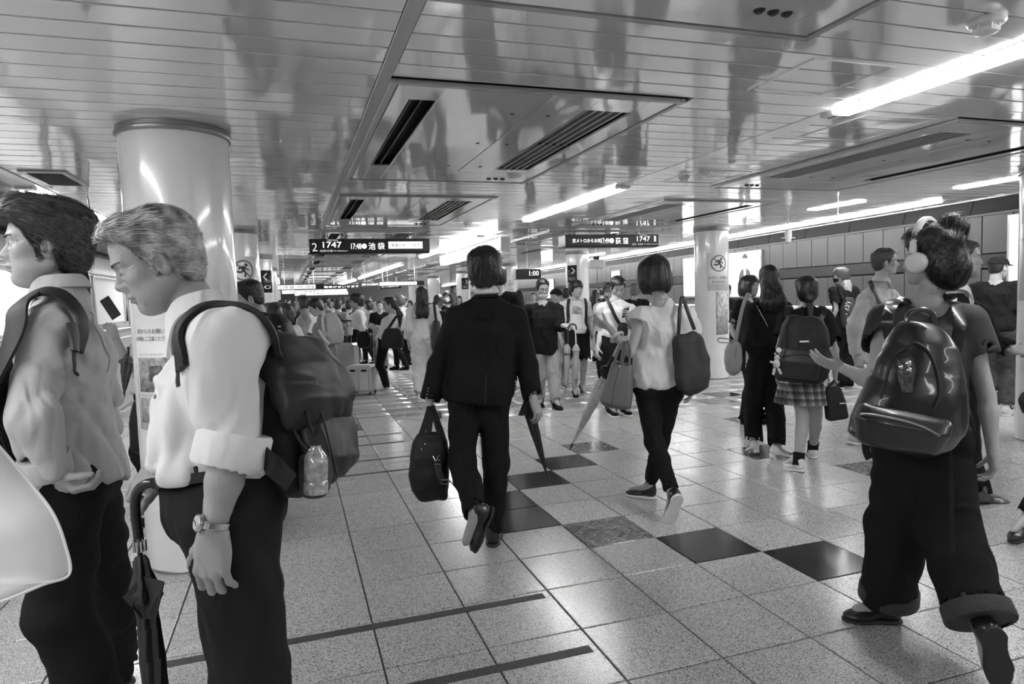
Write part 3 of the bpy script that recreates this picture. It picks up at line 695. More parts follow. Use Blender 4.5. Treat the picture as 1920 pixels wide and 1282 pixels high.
def arrow_sign(cx, cy, r, a, z0, z1, w_, dirn, label, txt):
    t = thing('arrow_sign', label, 'sign', on_col(cx, cy, r, a, z0)); aa = w_/2/r; curved(t, cx, cy, r, a-aa, a+aa, z0, z1, M_SIGN, 'plate')
    s = w_*.3*dirn; zc = z1-w_*.5; b = MB(); pt = lambda u, v: on_col(cx, cy, r, a+u/r, zc+v, .008)
    for p, q in (((-s, 0), (s, 0)), ((.1*s, abs(s)*.9), (s, 0)), ((.1*s, -abs(s)*.9), (s, 0))):
        p, q = np.array(p, float), np.array(q, float); d = nrm(q-p); n_ = np.array([-d[1], d[0]])*w_*.05; b.add([pt(*(p-n_)), pt(*(q-n_)), pt(*(q+n_)), pt(*(p+n_))], [(0, 1, 2, 3)])
    b.obj('arrow', M_PAPER, t, smooth=False); coltext(txt, t, cx, cy, r, a, z0+(zc-w_*.35-z0)*.5, w_*.3, w_*.6, M_PAPER); return t
arrow_sign(6.80, 15.3, .285, facing(6.8, 15.3)-.5, 1.76, 2.18, .27, 1, 'dark right-arrow sign on column behind the boy', '出口')
arrow_sign(6.74, 26.6, .285, facing(6.74, 26.6)+.3, 1.8, 2.25, .3, 1, 'small far arrow sign left of the suited man head', '出口')
arrow_sign(-.62, 15.65, .285, facing(-.62, 15.65)+.6, 1.72, 2.2, .28, -1, 'dark left-arrow sign on the third left column', '0')
t = thing('notice', 'printed notice on the column behind the suited man', 'poster', on_col(6.88, 21, .285, facing(6.88, 21)+.3, 1.7)); fa = facing(6.88, 21)+.25; curved(t, 6.88, 21, .285, fa-.5, fa+.5, 1.3, 2.0, M_PAPER, 'sheet')
for i, s in enumerate(('お客さまへ', '出口案内', 'のりかえ')): coltext(s, t, 6.88, 21, .285, fa, 1.85-.17*i, .07, .2, M_GREYINK)
t = thing('notice', 'faint printed notices on the right edge column', 'poster', on_col(6.66, 4.25, .285, facing(6.66, 4.25)+.0, 1.7)); fa = facing(6.66, 4.25)-.75; curved(t, 6.66, 4.25, .285, fa-.45, fa+1.0, 1.3, 2.0, mat('grey_sheet', .55, .4), 'sheet')
coltext('お知らせ', t, 6.66, 4.25, .285, fa-.1, 1.86, .04, .16, M_GREYINK); coltext('ご注意ください', t, 6.66, 4.25, .285, fa, 1.72, .03, .18, M_GREYINK)
# notice sleeve on the big column
fb = facing(-.585, 4.33); aL = fb-.70
t = thing('notice_sleeve', 'clear notice sleeve with printed warnings on the big column', 'poster', on_col(-.585, 4.33, .288, aL, 1.0))
curved(t, -.585, 4.33, .288, aL-.42, aL+.42, .82, 1.43, M_PAPER, 'sheet', .004, 12)
coltext('駅からのお願い', t, -.585, 4.33, .288, aL+.02, 1.365, .026, .17); coltext('お荷物にご注意ください', t, -.585, 4.33, .288, aL+.02, 1.325, .026, .2)
for z0, z1 in ((1.03, 1.22), (.86, .995)):
    curved(t, -.585, 4.33, .288, aL-.33, aL+.33, z0, z1, mat('photo_print', .33, .4, var=(26, .6)), 'printed_photo', .006, 8); curved(t, -.585, 4.33, .288, aL-.05, aL+.22, z0+.06, z1-.045, mat('photo_print2', .12, .4, var=(40, .5)), 'printed_bag', .0075, 6)
    coltext('ひじょうに きけんです', t, -.585, 4.33, .288, aL, z1+.018, .012, .15, M_GREYINK)
ch = thing('paint_chip', 'grey paint chips on the big column right side', 'chip', on_col(-.585, 4.33, .288, fb+.8, 1.8))
b = MB()
for (u, v) in ((405, 433), (408, 472), (422, 510), (404, 436)):
    d = ray(u, v); q = CAM+d*3.55
    a = math.atan2(q[1]-4.33, q[0]+.585); rr = .011
    V = [on_col(-.585, 4.33, .288, a+rr*math.cos(s)*(1+.3*math.sin(3*s))/.288, q[2]+rr*1.4*math.sin(s), .0012) for s in np.linspace(0, 6.28, 12)[:-1]]; b.add(V, [tuple(range(11))])
b.obj('chips', mat('chip', .3, .7), ch, smooth=False)['kind'] = 'stuff'

# ------------------------------------------------------------------ hanging departure boards
def pY(u, v, Y):
    d = ray(u, v); return CAM+d*(Y/d[1])
def board(Y, x0, x1, z0, z1, label, items, depth_=.22, rods=None):
    t = thing('departure_board', label, 'departure board', ((x0+x1)/2, Y, z0))
    MB().box((x0, Y, z0), (x1, Y+depth_, z1), .008).obj('housing', M_SIGN, t, smooth=False)
    for rx in (rods or (x0+.25, x1-.3)):
        MB().lathe((rx, Y+depth_/2, z1), (0, 0, 1), [(.014, 0), (.014, CZ-z1-.004)], 10).obj('rod', M_STEEL, t)
    MB().box((x0-.02, Y-.004, z0-.012), (x1+.02, Y+depth_+.004, z0), .003).obj('bottom_rail', M_DKMETAL, t, smooth=False)
    h = z1-z0
    for it in items:
        s, cx, cz, hh, ww, m = it
        if s == '#': MB().box((x0+cx-ww/2, Y-.004, z0+cz*h-hh*h/2), (x0+cx+ww/2, Y-.001, z0+cz*h+hh*h/2), .001).obj('lit_panel', m, t, smooth=False)
        elif s == 'O': MB().lathe((x0+cx, Y-.001, z0+cz*h), (0, -1, 0), [(hh*h/2, 0), (hh*h/2, .003)], 20).obj('train_mark', m, t, smooth=False)
        else: text(s, (x0+cx, Y-.0045, z0+cz*h), (1, 0, 0), (0, 0, 1), hh*h, m, t, width=ww)
    return t
M_DIM = mat('sign_print', .6, .5, emit=.35)
board(10.4, .31, 2.12, 2.215, 2.425, 'left departure board, platform 2, reading 17:48', [
    ('2', .075, .42, .58, .075, M_DIM), ('1747', .33, .58, .42, .27, M_LED), ('現在時刻', .335, .9, .11, .15, M_DIM), ('池袋方面', .24, .15, .17, .19, M_DIM), ('for Ikebukuro', .45, .15, .12, .2, M_DIM),
    ('17:48', .68, .46, .40, .15, M_LED), ('O', .80, .46, .36, 0, M_LED), ('池 袋', .985, .46, .50, .24, M_LED), ('#', 1.43, .52, .52, .53, mat('lit_strip', .8, .4, emit=.45)), ('電車がまいります', 1.43, .52, .28, .44, mat('sign_grey', .4, .5))])
board(9.9, 4.21, 5.91, 2.245, 2.435, 'right departure board, platform 1, reading 17:49', [
    ('京メトロからお知', .37, .48, .34, .50, M_LED), ('17:49', .695, .46, .44, .14, M_LED), ('O', .815, .46, .42, 0, M_LED), ('荻 窪', 1.0, .46, .54, .23, M_LED), ('1747', 1.40, .62, .42, .24, M_LED),
    ('現在時刻', 1.40, .93, .10, .12, M_DIM), ('1', 1.615, .62, .5, .04, M_DIM), ('荻窪・方南町', 1.29, .14, .16, .2, M_DIM), ('for Ogikubo·Honancho', 1.54, .14, .11, .26, M_DIM)], .3)
# deep side box behind the right board
# lit sign hung along the platform above the suited man
t = thing('hanging_sign', 'long white lit sign hung above the suited man', 'sign', (3.35, 12.8, 2.2)); MB().box((3.30, 10.55, 2.23), (3.44, 15.1, 2.435), .006).obj('lit_box', mat('lit_white', .9, .4, emit=1.3), t, smooth=False)
MB().box((3.29, 10.40, 2.215), (3.45, 10.55, 2.45), .006).obj('end_frame', M_WHITE, t, smooth=False)
for y in (10.9, 12.8, 14.7): MB().lathe((3.37, y, 2.43), (0, 0, 1), [(.012, 0), (.012, .06)], 8).obj('rod', M_STEEL, t)
for x0, x1, Y, z0, z1, s, lab in ((-.45, 1.03, 22, 1.88, 2.05, '丸ノ内線・銀座・大手町・池袋方面', 'far white lit direction sign on the left, above the crowd'), (2.75, 4.25, 22, 1.92, 2.07, '新宿線・中央線・京王・小田急線方面', 'far lit direction sign above the ponytailed woman')):
    t = thing('direction_sign', lab, 'sign', ((x0+x1)/2, Y, z0)); MB().box((x0, Y, z0), (x1, Y+.15, z1), .006).obj('housing', M_SIGN, t, smooth=False)
    MB().box((x0+.03, Y-.006, z0+.02), (x1-.25, Y-.001, z1-.02), .001).obj('lit_face', mat('lit_strip2', .8, .4, emit=.4), t, smooth=False); text(s, ((x0+x1)/2-.08, Y-.008, (z0+z1)/2), (1, 0, 0), (0, 0, 1), .09, M_INK, t, width=1.05)
    for rx in (x0+.3, x1-.3): MB().lathe((rx, Y+.07, z1), (0, 0, 1), [(.014, 0), (.014, CZ-z1)], 8).obj('rod', M_STEEL, t)
for x, Y, z, wd_, lab in ((.2, 30, 2.0, 3, 'farther dark departure board over the crowd'), (2.6, 27, 2.0, 1.2, 'small far dark board past the sweater man'), (3.9, 31, 1.98, 1.0, 'small far dark board past the ponytailed woman'), (-.4, 38, 1.95, 3.4, 'farthest lit board at the platform end'), (.3, 46, 1.9, 3.4, 'lit board at the very end of the platform')):
    t = thing('distant_board', lab, 'departure board', (x+wd_/2, Y, z)); MB().box((x, Y, z), (x+wd_, Y+.2, z+.2), .01).obj('housing', M_SIGN if Y < 35 else mat('lit_white2', .8, .4, emit=.4), t, smooth=False)
    text('池袋 17:48 電車がまいります', (x+wd_/2, Y-.01, z+.1), (1, 0, 0), (0, 0, 1), .09, M_LED if Y < 35 else M_INK, t, width=wd_*.8)
    for rx in (x+.2*wd_, x+.8*wd_): MB().lathe((rx, Y+.1, z+.2), (0, 0, 1), [(.015, 0), (.015, CZ-z-.19)], 8).obj('rod', M_STEEL, t)
t = thing('platform_clock', 'small lit clock reading 1:00 under the far ceiling', 'clock', (5.6, 16.5, 2.05))
c = P(989, 514, 17.); MB().obox(c, V3(1, 0, 0), V3(0, 1, 0), V3(0, 0, 1), (.34, .08, .13), .01).obj('housing', M_SIGN, t, smooth=False); text('1:00', c+V3(.15, -.085, .02), (1, 0, 0), (0, 0, 1), .12, M_LED, t); MB().lathe(c+V3(0, 0, .12), (0, 0, 1), [(.012, 0), (.012, CZ-c[2]-.12)], 8).obj('rod', M_STEEL, t)
t.location = t.location
# smoke detector, dome camera, sprinkler, hanging rod, hanging cameras
def detector(x, y, r, label):
    t = thing('smoke_detector', label, 'smoke detector', (x, y, CZ-.06)); MB().lathe((x, y, CZ), (0, 0, -1), [(r, 0), (r*1.02, .012), (r*.9, .022), (r*.55, .026)], 28).obj('mount', M_WHITE, t)
    MB().lathe((x, y, CZ-.022), (0, 0, -1), [(r*.55, 0), (r*.5, .006), (r*.62, .012), (r*.62, .028), (r*.35, .036)], 24).obj('sensor', M_WHITE, t)
    b = MB()
    for q in np.linspace(0, 2*math.pi, 6, endpoint=False): b.box((x+r*.6*math.cos(q)-.004, y+r*.6*math.sin(q)-.004, CZ-.05), (x+r*.6*math.cos(q)+.004, y+r*.6*math.sin(q)+.004, CZ-.02))
    b.obj('rib', M_WHITE, t)
detector(2.60, 1.93, .065, 'round white smoke detector at the top right corner'); detector(3.36, 5.2, .05, 'flat round detector beside the lamp channel'); detector(3.40, 4.95, .045, 'second small flat detector beside the lamp channel')
detector(2.35, 8.9, .06, 'round ceiling detector before the third strip lamp')
t = thing('hanging_rod', 'thin white rod with ball end hanging near the right wall', 'rod', tuple(P(1571, 382, 7.6))); p0 = G(1571, 382, CZ); MB().tube([p0, p0+V3(0, 0, -.13)], .005, 8).obj('rod', M_WHITE, t); MB().ball(p0+V3(0, 0, -.13), .014).obj('ball_end', M_WHITE, t)
t = thing('hanging_speaker', 'white tapered speaker hanging over the wall above the long-haired woman', 'speaker', tuple(P(1478, 442, 9.6))); c = P(1478, 442, 9.6)
MB().lathe(c+V3(0, 0, .10), (0, 0, -1), [(.02, 0), (.045, .02), (.05, .10), (.035, .19), (.02, .2)], 16).obj('speaker_body', M_WHITE, t); MB().tube([c+V3(0, 0, .1), V3(c[0], c[1], CZ)], .008, 6).obj('rod', M_WHITE, t); MB().tube([c+V3(-.12, 0, -.03), c+V3(.12, 0, -.03)], .006, 6).obj('crossbar', M_WHITE, t)
t = thing('projector', 'white boxy camera hanging right of the arrow column', 'camera', tuple(P(1118, 495, 15))); c = P(1118, 495, 15.); MB().obox(c, RT, FW, UP, (.17, .2, .085), .02).obj('camera_body', M_WHITE, t, smooth=False); MB().obox(c+UP*.12, RT, FW, UP, (.06, .1, .04), .01).obj('bracket', M_DKMETAL, t, smooth=False); MB().tube([c+UP*.12, V3(c[0], c[1], CZ)], .012, 6).obj('rod', M_STEEL, t)
t = thing('lamp_hook', 'small hook under the ceiling behind the left man', 'hook', tuple(P(168, 425, 6))); c = P(168, 425, 6.); MB().tube(smooth_path([c+UP*.06+RT*.02, c+RT*.03, c-UP*.04, c-UP*.03-RT*.05], 5), .006, 6).obj('hook_rod', M_DKMETAL, t)
MB().tube([c+UP*.06+RT*.02, V3(c[0], c[1], CZ)], .006, 6).obj('stem', M_DKMETAL, t)
# ------------------------------------------------------------------ people
FH = nrm(V3(FW[0], FW[1], 0)); RH = V3(FH[1], -FH[0], 0); Z = V3(0, 0, 1)
def hdg(deg, pitch=0.):
    """heading seen from the camera: 0 away, 90 to the right, 180 towards, 270 to the left"""
    a = math.radians(deg); h = FH*math.cos(a)+RH*math.sin(a); p = math.radians(pitch); return h*math.cos(p)+Z*math.sin(p)
def ik(a, c, l1, l2, hint):
    d = c-a; L = np.linalg.norm(d); L2 = min(L, (l1+l2)*.999); d = d/max(L, 1e-6); x = (l1*l1-l2*l2+L2*L2)/(2*L2); h = math.sqrt(max(l1*l1-x*x, 1e-6))
    n = hint-d*(hint@d); return a+d*x*(L/L2)+nrm(n)*h
SKIN = mat('skin', .37, .5, 0, (90, .12), var=(7, .07)); SKIN_OLD = mat('skin_older', .31, .5, 0, (70, .25), var=(10, .12)); LIP = mat('lip', .22, .45)
EYEW = mat('eyeball', .6, .12); IRIS = mat('iris', .012, .1)
def hairmat(name, g, rough=.38, st=(1, 1, 1), var=.55): return mat(name, g, rough, 0, (60, .5, st), var=(55, var, st), spec=.6)
H_BLACK = hairmat('hair_black', .012, .35); H_DARK = hairmat('hair_dark', .03); H_GREY = hairmat('hair_grey', .30, .5, (1, 1, 1), .6); H_BROWN = hairmat('hair_brown', .07); H_PALE = hairmat('hair_pale', .45)
class Loc:
    """a solid in its own frame: axes rows x, y, z, scale s"""
    def __init__(s, fn, c, A, sc=1., r=.3): s.fn = fn; s.c = np.asarray(c, float); s.A = np.array(A, float); s.sc = sc; s.bb = (s.c-r*sc, s.c+r*sc)
    def __call__(s, p): return s.fn((p-s.c)@s.A.T/s.sc)*s.sc
    def w(s, q): return s.c+(np.atleast_2d(q)@s.A)[...]*s.sc
def frame(fwd, up):
    y = nrm(fwd); x = nrm(np.cross(y, up)); z = np.cross(x, y); return [x, y, z]
def head_fn(fem=0, ears=True, lid=.0037, jaw=1., look=0., age=0.):
    f = S(.03)
    f.add(ell((0, -.018, .030), (.074, .094, .084))).add(ell((0, .030, .035), (.064, .062, .070)), k=.03)
    f.add(ell((0, .030, -.045), (.056*jaw, .058, .068)), k=.03).add(cap((.030*jaw, .035, -.083), (.052*jaw, -.012, -.052), .018, .02), k=.03)
    f.add(ell((0, .068-.004*fem, -.100+.006*fem), (.020, .018, .016)), k=.028).add(ell((.043, .060, -.024), (.022, .02, .022)), k=.025)
    f.add(cap((.010, .088, .021), (.040, .076, .021), .009-.003*fem), k=.016)
    f.cut(ell((.031, .101, -.001), (.019, .018, .014)), k=.014)
    f.add(ell((.031, .0745, -.001), (.0165, .0145, .0135)), k=.004)                           # lids over the eyeball
    ml = 1-fem; f.add(cap((0, .083, .010), (0, .103, -.031), .0055+.001*ml, .0095+.0018*ml), k=.012).add(ell((.0125, .096, -.035), (.0085, .010, .0080)), k=.006)
    f.add(ell((0, .086, -.050), (.014, .012, .020)), k=.016)
    f.add(ell((0, .0925-.002*ml, -.0625), (.021, .008, .0058-.0012*ml)), k=.007).add(ell((0, .0905-.002*ml, -.0745), (.018, .008, .0065-.0012*ml)), k=.007)
    f.cut(ell((0, .101, -.0685), (.024, .012, .0014)), k=.004).cut(ell((.006, .104, -.0415), (.0035, .008, .003)), k=.003)
    if age > 0:
        f.add(ell((.040, .040, -.072), (.026, .030, .026)), k=.03).add(ell((.030, .0835, -.0165), (.012, .008, .006)), k=.006); f.cut(cap((.019, .102, -.037), (.033, .089, -.066), .0035, .0042), k=.009).cut(cap((.022, .101, -.0145), (.042, .090, -.018), .0012, .0012), k=.004)
        for z_ in (.052, .063): f.cut(cap((0, .098, z_), (.035, .086, z_), .0024, .002), k=.006)
        f.cut(cap((.052, .068, .0), (.060, .056, -.004), .0014, .001), k=.003).cut(cap((.052, .067, .006), (.060, .055, .009), .0014, .001), k=.003).add(ell((0, .040, -.105), (.032, .03, .018)), k=.03)
    if lid > 0: f.cut(ell((.031, .0905, -.001-look), (.0145, .012, lid)), k=.0015)
    if ears:
        ea = frame((.35, .9, 0), (-.15, -.25, 1)); f.add(ell((.0765, -.008, -.008), (.0105, .0205, .0345), [nrm((1, -.45, .1)), nrm((.45, 1, .22)), nrm((-.1, -.22, 1))]), k=.006)
        f.cut(ell((.0885, -.003, -.008), (.0085, .0115, .020)), k=.003).add(cap((.084, -.010, .006), (.0845, -.012, -.018), .0028, .003), k=.003); f.add(ell((.0775, .006, -.012), (.006, .006, .008)), k=.003)
    f.add(cap((0, -.030, -.045), (0, -.040, -.125), .048-.007*fem, .050-.007*fem), k=.03)
    def g(q):
        q = q.copy(); q[:, 0] = np.abs(q[:, 0]); return f(q)
    g.bb = (V3(-.1, -.13, -.15), V3(.1, .13, .13)); return g
def skull(q, g=0.):
    a = ell((0, -.018, .030), (.074+g, .094+g, .084+g)); a2 = 0; b = ell((0, .030, .035), (.064+g, .062+g, .070+g)); c = ell((0, -.02, -.03), (.068+g, .075+g, .07+g)); return smin(smin(a(q), b(q), .03), c(q), .03)
HAIR = {   # hairline height z along y (back to front), thickness top, sides
    'short': ([-.12, -.07, -.03, -.018, .004, .012, .03, .05, .075, .1], [-.095, -.085, -.055, -.012, -.01, -.03, .0, .04, .078, .085], .020, .008),
    'buzz': ([-.12, -.07, -.03, -.018, .004, .012, .03, .05, .075, .1], [-.075, -.065, -.045, -.012, -.01, -.02, .01, .045, .078, .085], .012, .004),
    'full': ([-.12, -.07, -.03, -.018, .004, .014, .03, .05, .075, .1], [-.12, -.105, -.075, -.015, -.012, -.045, .0, .035, .066, .07], .036, .010),
    'layer': ([-.12, -.07, -.03, -.018, .004, .012, .03, .05, .075, .1], [-.105, -.085, -.060, -.02, -.018, -.035, .0, .04, .070, .08], .030, .017),
    'mop': ([-.12, -.07, -.03, -.018, .004, .02, .04, .06, .085, .1], [-.10, -.09, -.065, -.022, -.02, -.03, .012, .022, .034, .036], .030, .020),
    'swept': ([-.12, -.07, -.03, -.018, .002, .018, .03, .045, .075, .1], [-.10, -.09, -.06, -.012, -.008, -.034, .010, .05, .088, .092], .020, .008),
    'long': ([-.12, -.07, -.02, .0, .02, .03, .045, .06, .085, .1], [-.25, -.25, -.25, -.16, -.12, -.05, -.005, .035, .068, .072], .018, .014),
    'bob': ([-.12, -.07, -.02, .0, .03, .045, .055, .065, .085, .1], [-.118, -.12, -.13, -.135, -.13, -.11, -.04, .02, .045, .05], .022, .036),
    'bald': ([-.12, -.07, -.03, -.018, .004, .014, .03, .05, .075, .1], [-.095, -.085, -.055, -.012, -.01, -.03, .02, .11, .13, .13], .006, .008),
}
def hair_fn(style, extra=0., ns=1.):
    Y, Zl, tt, ts = HAIR[style]; tt += extra
    def f(q):
        k = np.clip((q[:, 2]-.0)/.09, 0, 1); t = ts+(tt-ts)*k*k
        if style in ('full', 'swept'): t = t+.010*np.clip((q[:, 1]-.02)/.06, 0, 1)*k
        st = noise(q*V3(70, 70, 14)*ns+noise(q*25)[:, None]*1.5)*.005+noise(q*V3(22, 22, 9))*.007
        d = (skull(q) if style != 'bob' else smin(skull(q), ell((0, -.022, -.06), (.078, .082, .085))(q), .03))-t-st*np.clip(t/.015, .3, 1.2)
        line = np.interp(q[:, 1], Y, Zl)-q[:, 2]+noise(q*60)*.008
        d = smax(d, line*.8, .008)
        if style in ('short', 'buzz', 'full', 'swept', 'bald'): qa = q.copy(); qa[:, 0] = np.abs(qa[:, 0]); d = smax(d, -ell((.088, -.004, -.010), (.034, .020, .030))(qa), .004)
        return d
    f.bb = (V3(-.13, -.16, -.26 if style == 'long' else -.14), V3(.13, .15, .17)); return f
def strands(fn, V, n, flow, L, w_, m, parent, name='hair_strands', lift=.0015, seed=1, tip=.25, keep=None):
    """thin ribbons lying along the hair"""
    r = np.random.RandomState(seed)
    if keep is not None: V = V[keep(V)]
    if not len(V): return None
    n = int(n*.85); j = None; p = V[r.randint(0, len(V), n)]+r.randn(n, 3)*.002; K = 6; pts = []; cur = p.copy(); j = r.randn(n, 3)*.22; off = np.abs(r.randn(n))*lift
    nr = None
    for k in range(K):
        g = grad(fn, cur, .004); cur = cur-g*(np.clip(fn(cur), -.03, .03)-off*(1+k*.25))[:, None]*.9; pts.append(cur.copy()); nr = g if nr is None else nr
        d = flow(cur)+j; d = d-g*np.einsum('ij,ij->i', d, g)[:, None]; d /= np.linalg.norm(d, axis=1)[:, None]+1e-9; cur = cur+d*(L/K)*(0.7+.6*r.rand(n)[:, None])
    pts = np.stack(pts, 1); t = np.gradient(pts, axis=1); side = np.cross(t, nr[:, None, :]); side /= np.linalg.norm(side, axis=2)[:, :, None]+1e-9
    wd = w_*(1-(1-tip)*np.linspace(0, 1, K)**2)[None, :, None]*(.6+.8*r.rand(n)[:, None, None])
    A = pts-side*wd; B_ = pts+side*wd; VV = np.stack([A, B_], 2).reshape(-1, 3); i = np.arange(n)[:, None]*2*K+np.arange(K-1)[None]*2; i = i.ravel()
    F = np.stack([i, i+1, i+3, i+2], 1); o = mesh_obj(name, VV, F, m, parent, True); o['kind'] = 'stuff'; return o
def hand(wr, d, back, th, curl=(.35, .45, .35), thc=.4, size=1., spread=.10, fist=0, fing=None):
    """palm and five fingers: d towards the knuckles, back = back of the hand, th = direction of the thumb side"""
    s = size; d = nrm(d); back = nrm(back-d*(back@d)); th = nrm(th-d*(th@d)-back*(th@back)); o = []
    kn = []
    for i in range(4):
        x = (.030-.019*i)*s; kpt = wr+d*(.088-.004*abs(i-1)-(.006 if i == 3 else 0))*s+th*x+back*.004*s; kn.append(kpt)
        o.append((cap(wr+d*.012*s+th*x*.55, kpt, .0145*s, .0105*s), .012*s))
    o.append((ell(wr+d*.045*s-back*.004*s, (.034*s, .045*s, .013*s), [th, d, back]), .012*s)); o.append((cap(wr+d*.02*s+th*.018*s-back*.004*s, wr+d*.05*s+th*.03*s-back*.006*s, .014*s, .012*s), .012*s))
    for i in range(4):
        ln = np.array([.042, .027, .021])*(.93, 1.03, .97, .76)[i]*s; c = curl if fing is None else fing[i]; a = 0; p = kn[i]; r = (.0092, .0094, .009, .0078)[i]*s
        for k in range(3):
            a += c[k]*1.0; sp = (1.5-i)*spread; v = nrm((d*math.cos(a)-back*math.sin(a))+th*sp*math.cos(a)); q = p+v*ln[k]; r2 = r*(.93, .9, .84)[k]; o.append((cap(p, q, r, r2), .0035*s)); p = q; r = r2
    p = wr+d*.025*s+th*.024*s-back*.004*s; v = nrm(d*.72+th*.62-back*.25); r = .0125*s
    for k, ln in enumerate((.042, .031, .025)):
        q = p+v*ln*s; o.append((cap(p, q, r, r*.87), .006*s)); p = q; r *= .87; v = nrm(v*math.cos(thc)+(-back*.75+d*.35-th*.35)*math.sin(thc))
    return o
BUILD = {'m': dict(w=(.135, .158, .148, .146, .160, .128, .075), d=(.095, .115, .108, .104, .115, .085, .055)), 'f': dict(w=(.135, .163, .138, .122, .136, .110, .065), d=(.098, .112, .096, .088, .103, .075, .048))}
TT = (-.20, 0, .25, .48, .78, .94, 1.02)

